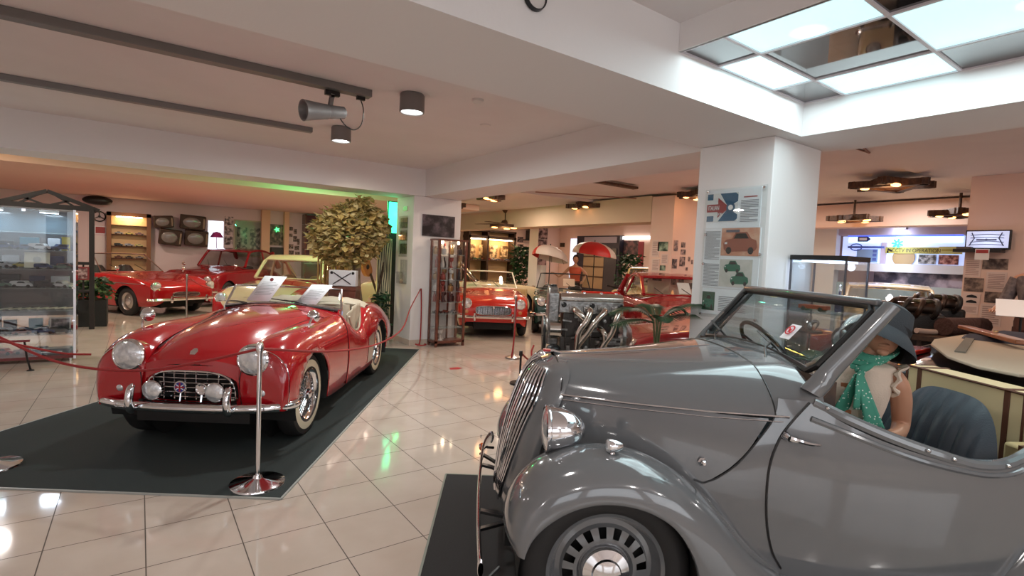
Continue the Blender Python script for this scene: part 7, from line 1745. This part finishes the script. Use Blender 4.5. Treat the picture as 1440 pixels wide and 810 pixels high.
for x in (7.0, 7.92):
    for y in (1.71, 2.05): MB().box(x, x+.04, y, y+.04, 0, .80).build('leg', darkwood, t, smooth=False)
t = thing('brass_bust', 'small brown brass figure on a box behind the dark hat', 'figurine', (6.05, 2.12, 0)); MB().box(-.12, .12, -.1, .1, 0, .80).build('plinth', mat('khaki_box', (.14, .10, .06), .6), t); MB().lathe([(0, .80), (.11, .80), (.12, .90), (.07, .98), (.03, 1.0), (.05, 1.05), (.03, 1.10), (0, 1.11)], n=18).build('figure', mat('trinket_brass', (.45, .28, .12), .3, .8), t)
# ================================================================ far right: glass shop front, pillar with screen and prints
gx = 12.49
t = thing('shop_front', 'bright glass shop front beyond the hall with blue light strip', 'shop front', (0, 0, 0))
MB().box(gx, gx+.02, 3.10, 5.20, 1.74, 2.30).build('lit_glass', mat('cool_window', (.8, .9, 1), .3, emit=(.36, .52, 1.0), estr=.62), t, smooth=False)
MB().box(gx-.015, gx, 3.15, 5.08, 2.17, 2.285).build('light_strip', mat('cyan_strip', (1, 1, 1), .3, emit=(.50, .90, 1), estr=1.1), t, smooth=False)
MB().box(gx-.02, gx, 3.15, 5.10, 2.285, 2.32).build('blue_edge', mat('blue_edge', (.1, .15, .8), .3, emit=(.12, .18, .9), estr=.9), t, smooth=False)
MB().box(gx-.10, gx+.02, 3.05, 5.25, 2.32, 2.82).build('header', mat('lilac_header', (.55, .48, .62), .6), t, smooth=False)
MB().box(gx-.20, gx, 3.05, 5.25, 1.57, 1.735).build('white_ledge', mat('bluish_white', (.62, .66, .74), .5), t, smooth=False)
MB().box(gx-.02, gx, 3.05, 4.55, 1.31, 1.57).build('photo_band', photo('print_band', (.03, .03, .06), (.42, .38, .48), 3.5, 3.), t, smooth=False)
MB().box(gx-.03, gx, 3.05, 5.25, .0, 1.31).build('lower_panel', mat('pale_teal', (.42, .52, .54), .5), t, smooth=False)
MB().box(gx-.03, gx, 4.36, 4.46, 1.74, 2.17).build('mullion', mat('lilac_header', (.55, .48, .62), .6), t, smooth=False)
struct(MB().box(12.3, 12.51, 5.255, 6.5, 0, 2.82), 'wall_right_2', beamm, smooth=False); struct(MB().box(12.3, 12.51, -4, 3.045, 0, 2.82), 'wall_right_3', pinkm, smooth=False)
blu = mat('sign_blue', (.10, .16, .50), .4)
s = thing('roundel_sign', 'pale blue roundel sign with a bar on the lit shop glass', 'sign', (gx-.03, 4.92, 2.07)); MB().tube([(0, .11*math.cos(a), .07*math.sin(a)) for a in np.linspace(0, 2*PI, 25)[:-1]], .012, 6, closed=True).build('ring', blu, s); MB().box(-.01, 0, -.52, .16, -.022, .022).build('bar', blu, s, smooth=False)
s = thing('blue_arrow_sign', 'small dark blue arrow sign hanging at the top of the lit shop glass', 'sign', (gx-.05, 4.77, 2.24)); MB().prism([(.12, -.055), (.12, .055), (-.06, .055), (-.12, 0), (-.06, -.055)], -.01, .01, 'x').build('arrow_board', mat('navy_board', (.03, .04, .22), .4), s, smooth=False); MB().box(-.014, -.010, -.05, .09, -.028, .028).build('pale_letter_block', paper, s, smooth=False)
s = thing('blue_poster', 'light blue poster with darker squares low on the lit shop glass', 'poster', (gx-.02, 4.6, 1.93)); MB().box(-.01, 0, -.09, .30, -.17, .10).build('sheet', mat('sky_sheet', (.25, .42, .70), .4), s, smooth=False)
for z in (-.14, -.05, .03): MB().box(-.014, -.01, -.07, .0, z, z+.06).build('square', blu, s, smooth=False)
yel = mat('sign_yellow', (.42, .38, .08), .5)
s = thing('cctv_sign', 'yellow CCTV IN OPERATION banner with a black camera symbol on the shop glass', 'sign', (gx-.06, 3.90, 2.01)); MB().box(-.01, 0, -.42, .46, -.062, .062).build('board', yel, s, smooth=False)
txt('CCTV IN OPERATION', .105, (-.012, -.05, -.004), (PI/2, 0, -PI/2), black, s, sx=.78); m = MB(); m.cbox((-.014, .385, .005), (.006, .09, .035), (.5, 0, 0)); m.cbox((-.014, .42, -.03), (.006, .03, .05)); m.build('camera_symbol', black, s, smooth=False)
s = thing('yellow_banner', 'pale yellow illegible banner right of the CCTV sign', 'sign', (gx-.06, 3.30, 2.02)); MB().box(-.01, 0, -.17, .18, -.07, .07).build('board', mat('pale_yellow', (.62, .62, .25), .5), s, smooth=False); MB().box(-.014, -.01, -.12, .14, -.015, .02).build('faded_writing', yel, s, smooth=False)
s = thing('green_plastic_wreath', 'bright green star shaped decoration above the CCTV banner', 'decoration', (gx-.08, 4.16, 2.15))
for k in range(7): a = k*PI/3.5; m = MB(); m.beam((0, .02*math.cos(a), .02*math.sin(a)), (0, .10*math.cos(a), .09*math.sin(a)), .03, .03, (1, 0, 0)); m.build('spike', mat('mint_glow', (.05, .5, .3), .4, emit=(.05, .8, .45), estr=.5), s)
tag(MB().lathe([(0, 0), (.19, 0), (.19, -.03), (0, -.03)], c=(gx-.02, 4.05, 1.865), ax=(1, 0, 0), n=28).build('round_plaque', mat('tan_plaque', (.38, .26, .12), .5)), 'round tan plaque below the CCTV banner', 'plaque')
tag(MB().box(gx-.06, gx-.03, 3.52, 3.80, 1.75, 1.93).build('small_display', photo('print_v', (.05, .05, .05), (.5, .5, .5), 14, 1.), smooth=False), 'small grey picture standing on the white ledge of the shop front', 'picture')
tag(MB().box(gx-.06, gx-.03, 3.18, 3.48, 1.75, 1.93).build('small_display', photo('print_w', (.12, .02, .02), (.6, .3, .25), 14, 1.), smooth=False), 'reddish picture at the right end of the white ledge', 'picture')
tag(MB().box(12.3, 12.38, 4.0, 4.16, 2.42, 2.50).build('ceiling_sensor', mat('grey_box', (.15, .12, .16), .5), smooth=False), 'small dark box above the middle of the shop front', 'sensor')
# television on the pillar
vp = 8.9995
t = thing('television', 'wall television on the right pillar showing the front of a silver car', 'television', (vp-.06, 2.015, 2.01))
MB().box(-.02, .02, -.235, .215, -.125, .125).build('casing', black, t, smooth=False, bevel=.005)
scr = MB().box(-.024, -.020, -.215, .20, -.105, .108).build('screen', mat('tv_picture', (.6, .65, .75), .3, emit=(.42, .50, .78), estr=.6), t, smooth=False)
m = MB()
for z, h_ in ((.055, .008), (.02, .006), (-.035, .010), (-.07, .006)): m.tube([(-.027, y, z+h_*math.cos(y*9)*1.6) for y in np.linspace(-.17, .16, 14)], .004, 4)
m.box(-.028, -.025, -.10, .10, -.012, .008); m.lathe([(0, 0), (.014, 0), (.014, .002)], c=(-.026, 0, .0), ax=(-1, 0, 0), n=12)
for s_ in (-1, 1): m.tube([(-.027, s_*.15, .09), (-.027, s_*.12, .02), (-.027, s_*.17, -.08)], .006, 4)
m.build('pictured_grille', mat('tv_dark', (.06, .06, .10), .3), scr)
t = thing('player_shelf', 'black bracket shelf with a player under the television', 'shelf', (vp, 2.12, 1.865)); MB().box(-.20, 0, -.28, .20, -.02, .02).build('shelf_board', black, t, smooth=False); MB().box(-.18, -.02, .02, .17, .02, .05).build('player', castd, t, smooth=False)
t = poster('notice_card', 'small notice card with a red heading under the television', 'notice', 'x', vp-.21, 1.945, 2.085, 1.745, 1.885, pw, .008); MB().box(vp-.222, vp-.218, 1.955, 2.075, 1.83, 1.875).build('red_heading', pr_, t, smooth=False)
pinkp = mat('pink_lit_paper', (.70, .56, .52), .6)
for nm, lb, y0, y1, z0, z1, kd in (('text_sheet', 'upper left text sheet on the right pillar', 2.06, 2.235, 1.52, 1.78, 0), ('wall_photo', 'dark wide photograph under the notice card on the right pillar', 1.80, 2.05, 1.63, 1.77, 1), ('wall_photo', 'landscape photograph left of the middle on the right pillar', 2.02, 2.22, 1.33, 1.51, 2), ('text_sheet', 'text sheet beside the jacket of the copper haired mannequin', 1.80, 2.0, 1.36, 1.60, 0), ('wall_photo', 'pale print with two small cars low on the right pillar', 2.04, 2.225, 1.16, 1.31, 3), ('wall_photo', 'dark oblong photograph low beside the mannequin on the right pillar', 1.80, 2.0, 1.20, 1.34, 1), ('text_sheet', 'lowest text sheet on the right pillar', 1.82, 2.03, .90, 1.18, 0), ('text_sheet', 'short text sheet low at the left edge of the right pillar', 2.05, 2.225, 1.03, 1.15, 0)):
    t = poster(nm, lb, 'print', 'x', vp, y0, y1, z0, z1, pinkp if kd in (0, 3) else photo('print_r%d' % kd, (.05, .03, .03), (.30, .22, .18), 12, kd), .006)
    if kd == 0: lines(t, 'x', vp-.006, y0+.02, y1-.02, z0+.02, z1-.02, 9, m_=mat('brown_ink', (.40, .28, .26), .7))
    if kd == 3:
        for k in range(2): m = MB(); m.prism([(y0+.03+.0*k, z0+.02+.07*k), (y1-.04, z0+.02+.07*k), (y1-.05, z0+.045+.07*k), (y0+.09, z0+.06+.07*k), (y0+.04, z0+.045+.07*k)], vp-.009, vp-.006, 'x'); m.build('printed_car', black, t, smooth=False)
# ================================================================ middle distance
t = thing('umbrella', 'red and white umbrella over the mannequin in the red top', 'umbrella', (10.45, 10.75, 0)); t.rotation_euler = (0, 0, -.75)
um = [mat('umbrella_red', (.55, .02, .02), .5), mat('umbrella_white', (.66, .56, .52), .5)]
def canopy(t, R_, z0, zt, tilt, red):
    m = MB(); n = 8
    for k in range(n):
        a0_, a1_ = 2*PI*k/n, 2*PI*(k+1)/n; rows = []
        for s_ in np.linspace(0, 1, 8):
            row = []
            for u in np.linspace(0, 1, 6):
                a = a0_+(a1_-a0_)*u; rr = R_*math.sin(s_*PI/2)*(1-.06*math.sin(PI*u)*s_); row.append((rr*math.cos(a), rr*math.sin(a), z0+(zt-z0)*math.cos(s_*PI/2)+tilt*rr*math.cos(a)))
            rows.append(row)
        m.grid(rows, mi=0 if k in red else 1)
    m.build('canopy', um, t)
    m = MB()
    for k in range(n): a = 2*PI*k/n; m.tube([(R_*math.sin(s_*PI/2)*math.cos(a), R_*math.sin(s_*PI/2)*math.sin(a), z0-.01+(zt-z0)*math.cos(s_*PI/2)+tilt*R_*math.sin(s_*PI/2)*math.cos(a)) for s_ in (0, .5, 1)], .005, 4)
    m.build('ribs', black, t)
    MB().tube([(0, 0, .02), (0, 0, zt+.05)], .013, 8).build('shaft', black, t); MB().lathe([(0, 0), (.16, 0), (.15, .03), (.03, .05), (.02, .12)], n=20).build('foot', black, t)
canopy(t, .62, 1.70, 2.08, -.12, (5, 6)); 
t = thing('umbrella', 'red and white umbrella half hidden behind the photo column', 'umbrella', (9.05, 11.0, 0)); canopy(t, .50, 1.55, 1.90, -.25, (2, 3))
# dark shop door front on the right wall
wx = 13.1995
t = thing('dark_shop_front', 'dark framed shop front with a pale fascia behind the umbrellas', 'shop front', (0, 0, 0))
MB().box(wx-.20, wx, 12.21, 14.30, 0, 2.44).build('frame', mat('navy_frame', (.025, .022, .035), .4), t, smooth=False); MB().box(wx-.22, wx-.20, 12.32, 13.90, 2.19, 2.40).build('fascia', mat('grey_fascia', (.28, .24, .28), .5), t, smooth=False)
MB().box(wx-.21, wx-.20, 12.9, 13.9, .6, 1.95).build('warm_interior', mat('warm_inside', (.30, .20, .11), .5), t, smooth=False); MB().box(wx-.23, wx-.20, 12.30, 12.85, .3, 2.0).build('door_leaf', mat('dark_door', (.05, .045, .05), .3), t, smooth=False)
for z in (1.0, 1.35, 1.7): MB().box(wx-.24, wx-.21, 12.9, 13.9, z, z+.03).build('shelf', darkwood, t, smooth=False)
poster('light_panel', 'bright bluish white upright panel left of the dark shop front', 'panel', 'x', wx, 14.35, 14.85, .9, 2.36, mat('bluish_panel', (.7, .8, 1), .3, emit=(.75, .82, 1), estr=.9), .02)
t = thing('tube_light', 'long white tube light above the dark red poster', 'light', (wx-.04, 11.7, 2.36)); MB().box(-.03, .03, -.62, .62, -.04, .05).build('tube', mat('white_tube', (1, 1, 1), .3, emit=(1, .97, .92), estr=3), t, smooth=False)
poster('wall_picture', 'dark picture under the long white tube light', 'picture', 'x', wx, 11.56, 12.20, 1.82, 2.28, photo('print_x', (.02, .015, .02), (.16, .07, .07), 7, 2.), .02)
poster('red_door_panel', 'narrow dark red panel right of the dark picture', 'panel', 'x', wx, 11.34, 11.56, 1.2, 2.24, mat('deep_red', (.25, .02, .03), .5), .02)
poster('wall_picture', 'small oval dark sign on the wall above the first umbrella', 'sign', 'x', wx, 15.2, 15.45, 2.05, 2.2, darkwood, .02)
# lit shop window far behind the small convertible (wall y = 18)
t = thing('lit_shop_window', 'brown framed lit shop window with displays behind the cream convertible', 'shop window', (0, 0, 0))
k = (18-0)/15.5
ax0, ax1 = 8.91*k, 10.85*k
ww = 15.5
struct(MB().box(8.72, 13.19, 15.5, 15.7, 0, 2.82), 'wall_back_2', MATS['peach_plaster'], smooth=False)
MB().box(8.95, 10.85, ww-.02, ww-.001, .70, 2.43).build('back_panel', mat('warm_back', (.62, .40, .20), .5), t, smooth=False)
m = MB()
for x in (8.95, 9.68, 10.80): m.box(x-.035, x+.035, ww-.40, ww-.02, .6, 2.45)
m.box(8.9, 10.85, ww-.40, ww-.02, 2.39, 2.45); m.box(8.9, 10.85, ww-.40, ww-.02, 2.16, 2.25); m.build('frame', darkwood, t, smooth=False)
MB().box(8.95, 10.85, ww-.36, ww-.02, 1.40, 1.43).build('shelf', darkwood, t, smooth=False); MB().box(8.95, 10.85, ww-.36, ww-.02, 1.02, 1.05).build('shelf', darkwood, t, smooth=False)
MB().box(9.05, 10.75, ww-.30, ww-.22, 2.12, 2.15).build('lamp_strip', MATS['warm_strip'], t, smooth=False)
rn = random.Random(17)
for j in range(9):
    ci = rn.randrange(len(COLS)); place_model(9.10+.19*j, ww-.18, 1.431, rn.uniform(-.3, .3), .18, ci, j % 2, '%s model car, %s from left, in the brown framed shop window' % (CN[ci], NTH[j+1]), 'model cars in the brown framed shop window')
for j in range(4): poster('display_board', 'display picture, %s from left, standing in the brown framed shop window' % NTH[j+1], 'picture', 'y', ww-.10, 9.05+.45*j, 9.36+.45*j, 1.50+.06*(j % 2), 1.95, photo('print_y%d' % (j % 2), (.10, .05, .02), (.80, .60, .35), 9, j), .01, 'display pictures in the shop window')
for j, (x, z) in enumerate(((10.88, 2.05), (11.18, 2.12), (10.88, 1.80), (11.20, 1.85), (10.88, 1.58), (11.20, 1.58))): poster('wall_photo', 'dark photograph, %s of the group right of the brown framed shop window' % NTH[j+1], 'photograph', 'y', ww, x, x+.26, z, z+.2, photo('print_z%d' % (j % 2), (.02, .015, .015), (.30, .20, .18), 14, j), .01, 'photographs beside the shop window')
t = thing('track_rail', 'dark picture rail under the ceiling above the brown framed window', 'rail', (0, 0, 0)); MB().tube([(9.3, 15.2, 2.66), (11.6, 15.2, 2.60)], .025, 6).build('rail', darkwood, t); MB().tube([(9.45, 15.2, 2.66), (9.45, 15.2, 2.80)], .012, 5).build('hanger', darkwood, t)
t = thing('table_lamp', 'glowing round lamp beside the dark corner plant', 'lamp', (10.95, 13.9, 1.80)); MB().ell((0, 0, 0), (.11, .11, .11), 18, 12).build('globe', mat('globe_glow', (1, .8, .6), .3, emit=(1, .78, .55), estr=3), t); MB().tube([(0, 0, -1.80), (0, 0, -.1)], .012, 8).build('stem', black, t); MB().lathe([(0, -1.80), (.12, -1.80), (.10, -1.77), (0, -1.76)], n=18).build('foot', black, t)
t = thing('wall_speaker', 'black speaker hung under the ceiling beside the photo column', 'speaker', (11.55, 15.2, 2.35)); MB().box(-.14, .20, -.1, .12, -.12, .22).build('cabinet', black, t, bevel=.01); MB().box(-.25, .20, -.1, .12, -.16, -.12).build('bracket', black, t)
# photo column
for j, (z0, z1) in enumerate(((2.10, 2.44), (1.74, 2.09), (1.36, 1.73))): poster('wall_photo', '%s sepia photograph on the narrow photo column' % ('topmost', 'middle', 'lowest')[j], 'photograph', 'y', 11.699, 9.17, 9.49, z0, z1, photo('print_k%d' % j, (.04, .015, .025), (.55, .38, .40), 7, j+2.), .006)
# prints on the orange lit pillar
px_ = 8.1499
for nm, lb, y0, y1, z0, z1, kd in (('text_sheet', 'upper text sheet on the peach pillar beside the yellow car', 6.62, 6.80, 1.66, 1.98, 0), ('wall_photo', 'green photograph on the peach pillar beside the yellow car', 6.42, 6.66, 1.77, 1.95, 4), ('text_sheet', 'middle text sheet on the peach pillar beside the yellow car', 6.60, 6.78, 1.38, 1.62, 0), ('text_sheet', 'right middle text sheet on the peach pillar', 6.40, 6.56, 1.52, 1.72, 0), ('wall_photo', 'tiny green photograph on the peach pillar', 6.45, 6.58, 1.40, 1.50, 4), ('wall_photo', 'dark framed photograph low on the peach pillar', 6.52, 6.74, 1.20, 1.34, 5)):
    t = poster(nm, lb, 'print', 'x', px_, y0, y1, z0, z1, pinkp if kd == 0 else photo('print_q%d' % kd, (.02, .04, .03) if kd == 4 else (.03, .02, .02), (.35, .45, .35) if kd == 4 else (.4, .3, .25), 9, kd), .006)
    if kd == 0: lines(t, 'x', px_-.006, y0+.02, y1-.02, z0+.02, z1-.02, 8, m_=MATS['brown_ink'])
for j, (x, z, w_, h_) in enumerate(((8.20, 1.78, .12, .20), (8.42, 1.86, .12, .10), (8.42, 1.72, .14, .10), (8.18, 1.45, .14, .18), (8.40, 1.50, .16, .18), (8.66, 1.60, .06, .09), (8.60, 1.42, .06, .06), (8.18, 1.14, .14, .16), (8.40, 1.08, .16, .18), (8.64, 1.06, .2, .12), (8.76, 1.55, .05, .08))): poster('wall_photo', 'small photograph, %s in the cluster on the shaded side of the peach pillar' % (NTH+['tenth', 'eleventh'])[j+1], 'photograph', 'y', 6.329, x, x+w_, z, z+h_, photo('print_j%d' % (j % 3), (.04, .03, .03), (.40, .28, .25), 14, j), .006, 'photograph cluster on the peach pillar')
# motorcycles
def moto(x, y, rz, label):
    t = thing('motorcycle', label, 'motorcycle', (x, y, 0), rz)
    for xx in (-.62, .62): w_ = MB().lathe([(.22, -.04), (.30, -.05), (.32, 0), (.30, .05), (.22, .04), (.22, -.04)], c=(xx, 0, .32), ax=(0, 1, 0), n=24).build('wheel', rubber, t); MB().lathe([(.22, 0), (.20, .02), (.03, .04), (0, .05)], c=(xx, 0, .32), ax=(0, 1, 0), n=20).build('spoked_hub', chrome, w_)
    MB().ell((.08, 0, .78), (.26, .12, .12), 16, 10).build('tank', dred, t); MB().ell((-.35, 0, .76), (.28, .13, .06), 16, 8).build('seat', black, t)
    m = MB(); m.tube([(.62, 0, .32), (.42, 0, .95)], .03, 8); m.tube([(-.62, 0, .32), (-.1, 0, .45), (.4, 0, .7)], .03, 8); m.tube([(.42, -.32, 1.02), (.44, 0, .98), (.42, .32, 1.02)], .016, 8); m.build('frame', black, t)
    MB().ell((0, 0, .45), (.20, .14, .17), 14, 10).build('engine', alloy, t); MB().lathe([(0, -.12), (.08, -.04), (.09, 0), (0, .02)], c=(.56, 0, .88), ax=(1, 0, 0), n=16).build('headlamp', chrome, t)
    MB().tube([(-.9, 0, .5), (-.62, 0, .70), (-.35, 0, .62)], .05, 8).build('rear_mudguard', mat('pale_guard', (.45, .36, .3), .4), t)
moto(8.62, 8.12, rad(-122), 'dark red motorcycle between the green convertible and the yellow car')
# cream slatted barrier behind the bright red convertible
t = thing('slatted_barrier', 'cream slatted wooden barrier behind the bright red convertible', 'barrier', (0, 0, 0)); sl = mat('tan_slats', (.62, .42, .22), .6)
P0, P1 = Vector((7.30, 10.42)), Vector((7.62, 10.10))
for z in (.74, .30): MB().beam((*P0, z), (*P1, z), .03, .05).build('rail', sl, t)
for j in range(11): p = P0+(P1-P0)*j/10; MB().box(p.x-.02, p.x+.02, p.y-.015, p.y+.015, 0, .78).build('slat', sl, t, smooth=False)
t = thing('cream_board', 'cream board with a red edge standing behind the engine', 'board', (6.9, 6.9, 0)); t.rotation_euler = (0, 0, rad(-38)); MB().box(-.36, .36, -.02, .02, .35, .93).build('panel', mat('cream_board_paint', (.72, .52, .34), .5), t, bevel=.01); MB().box(-.34, .36, -.03, .03, .93, .97).build('red_edge', red2, t, bevel=.01)
for x in (-.3, .3): MB().box(x-.02, x+.02, -.15, .15, 0, .36).build('leg', black, t)
# ================================================================ lights
w = bpy.data.worlds.new('world'); bpy.context.scene.world = w; w.use_nodes = True
w.node_tree.nodes['Background'].inputs[0].default_value = (.9, .85, .85, 1); w.node_tree.nodes['Background'].inputs[1].default_value = .3
def area(name, loc, sx, sy, power, col, rot=(0, 0, 0)):
    l = bpy.data.lights.new(name, 'AREA'); l.shape = 'RECTANGLE'; l.size = sx; l.size_y = sy; l.energy = power; l.color = col
    o = bpy.data.objects.new(name, l); C.objects.link(o); o.location = loc; o.rotation_euler = rot; return o
def point(name, loc, power, col, r=.05):
    l = bpy.data.lights.new(name, 'POINT'); l.energy = power; l.color = col; l.shadow_soft_size = r
    o = bpy.data.objects.new(name, l); C.objects.link(o); o.location = loc; return o
def spot(name, loc, tgt, power, col, ang=60, r=.05, blend=.6):
    l = bpy.data.lights.new(name, 'SPOT'); l.energy = power; l.color = col; l.spot_size = rad(ang); l.spot_blend = blend; l.shadow_soft_size = r
    o = bpy.data.objects.new(name, l); C.objects.link(o); o.location = loc
    o.rotation_euler = (Vector(tgt)-Vector(loc)).to_track_quat('-Z', 'Y').to_euler(); return o
area('lightbox_lamp', (3.1, .9, ZP-.01), 1.3, 2.0, 26, (.80, .97, 1))
for i, x in enumerate((-3.6, -.6, 2.4)):  # window frames and fill lights added behind the camera for frontal light
    fr = MB()
    for xx in (x-1.3, x+1.3, x): fr.box(xx-.03, xx+.03, -4.99, -4.93, .7, 2.4)
    for z in (.7, 2.4): fr.box(x-1.33, x+1.33, -4.99, -4.93, z-.03, z+.03)
    struct(fr, 'window_%d' % (i+1), alu, smooth=False)
    area('daylight_%d' % i, (x, -4.9, 1.55), 2.5, 1.6, 22, (.86, .93, 1), (rad(90), 0, 0))
def disc(name, loc, r, power, col):
    o = area(name, loc, r, r, power, col); o.data.shape = 'DISK'; return o
neutral = (1, .95, .92); warm = (1, .80, .64); orange = (1, .62, .38)
# unseen round ceiling lights added over the near part, without fixtures
for i, (x, y, p) in enumerate(((-4.6, -1.5, 26), (-1.2, -2.2, 24), (1.0, -3.0, 20), (2.4, -3.6, 20), (-3.5, 4.5, 26), (.6, 1.2, 8), (6.0, -2.0, 16), (-4, 7, 20))):
    disc('near_lamp_%d' % i, (x, y, 2.42 if y < 2.66 else 2.86), .22, p, neutral)
disc('downlight_lamp_near', (1.93, 4.33, ZC-.165), .15, 26, (.95, 1, .97)); disc('downlight_lamp_far', (1.84, 6.02, ZC-.165), .15, 26, (.95, 1, .97))
# warm fill lights added over the far part, without fixtures
for i, (x, y, z, p, c) in enumerate(((6.5, 4.6, 2.8, 22, warm), (5.4, 6.6, 2.8, 18, warm), (6.6, 8.6, 2.8, 26, warm), (7.2, 10.2, 2.8, 26, warm), (.6, 9.6, 2.78, 22, warm), (-1.6, 9.9, 2.78, 20, neutral), (3.2, 10.6, 2.78, 18, warm), (1.8, 13.4, 2.64, 34, warm), (-1.2, 13.2, 2.64, 30, warm), (4.4, 14.5, 2.64, 34, warm), (-.4, 16.2, 2.64, 20, warm),
        (6.5, 15, 2.78, 26, warm), (10.6, 8.2, 2.78, 34, warm), (11.2, 12.5, 2.78, 34, warm), (10.2, 13.6, 2.78, 22, orange), (6.8, .4, 2.8, 18, warm), (6.6, 2.6, 2.8, 14, orange), (10.4, 3.4, 2.8, 22, neutral), (9.9, 5.2, 2.8, 18, warm))):
    disc('hall_lamp_%d' % i, (x, y, z), .22, p, c)
# glow of the rustic lamps on the ceiling around them
for i, (x, y, z) in enumerate(((8.22, 8.76, 2.66), (8.5, 2.98, 2.66), (8.1, 5.75, 2.66), (10.7, 4.3, 2.42), (8.15, 11.9, 2.30), (5.99, 9.32, 2.66))):
    point('rustic_glow_%d' % i, (x, y, z-.04), 4, (1, .5, .2), .12)
point('cabinet_glow', (-.23, 17.7, 2.05), 5, (1, .65, .35), .05)
point('window_glow_a', (9.3, 15.1, 2.0), 7, (1, .62, .32), .06); point('window_glow_b', (10.3, 15.1, 2.0), 7, (1, .62, .32), .06)
point('green_glow_a', (3.4, 9.9, 2.45), 22, (.05, 1, .30), .06); point('green_glow_b', (3.75, 8.75, 2.2), 2.5, (.05, 1, .35), .05); point('green_glow_c', (2.6, 10.7, 2.52), 12, (.05, 1, .25), .08)
point('yellow_glow', (3.1, 8.9, .9), 2.5, (1, .8, .15), .05); spot('tree_spot', (1.9, 6.9, 2.3), (2.8, 8.2, 1.75), 14, (1, .86, .62), 70, .05)
point('cove_glow', (-2.0, 10.6, 2.60), 7, (1, .72, .38), .1)
for i, x in enumerate((-2.0, -1.4, -.9)): area('showcase_lamp_light_%d' % i, (x, 8.55, 1.79), .16, .05, 6, (.72, .86, 1))
point('narrow_showcase_light', (4.16, 1.81, 1.54), .8, (.7, .8, 1), .03); point('wooden_showcase_light', (4.2, 7.72, 1.66), 1.2, (1, .75, .5), .02)
point('television_glow', (8.8, 2.0, 2.0), .6, (.6, .7, 1), .1); area('shop_front_light', (12.2, 4.1, 2.3), 1.8, .2, 10, (.7, .8, 1), (0, rad(-60), 0))
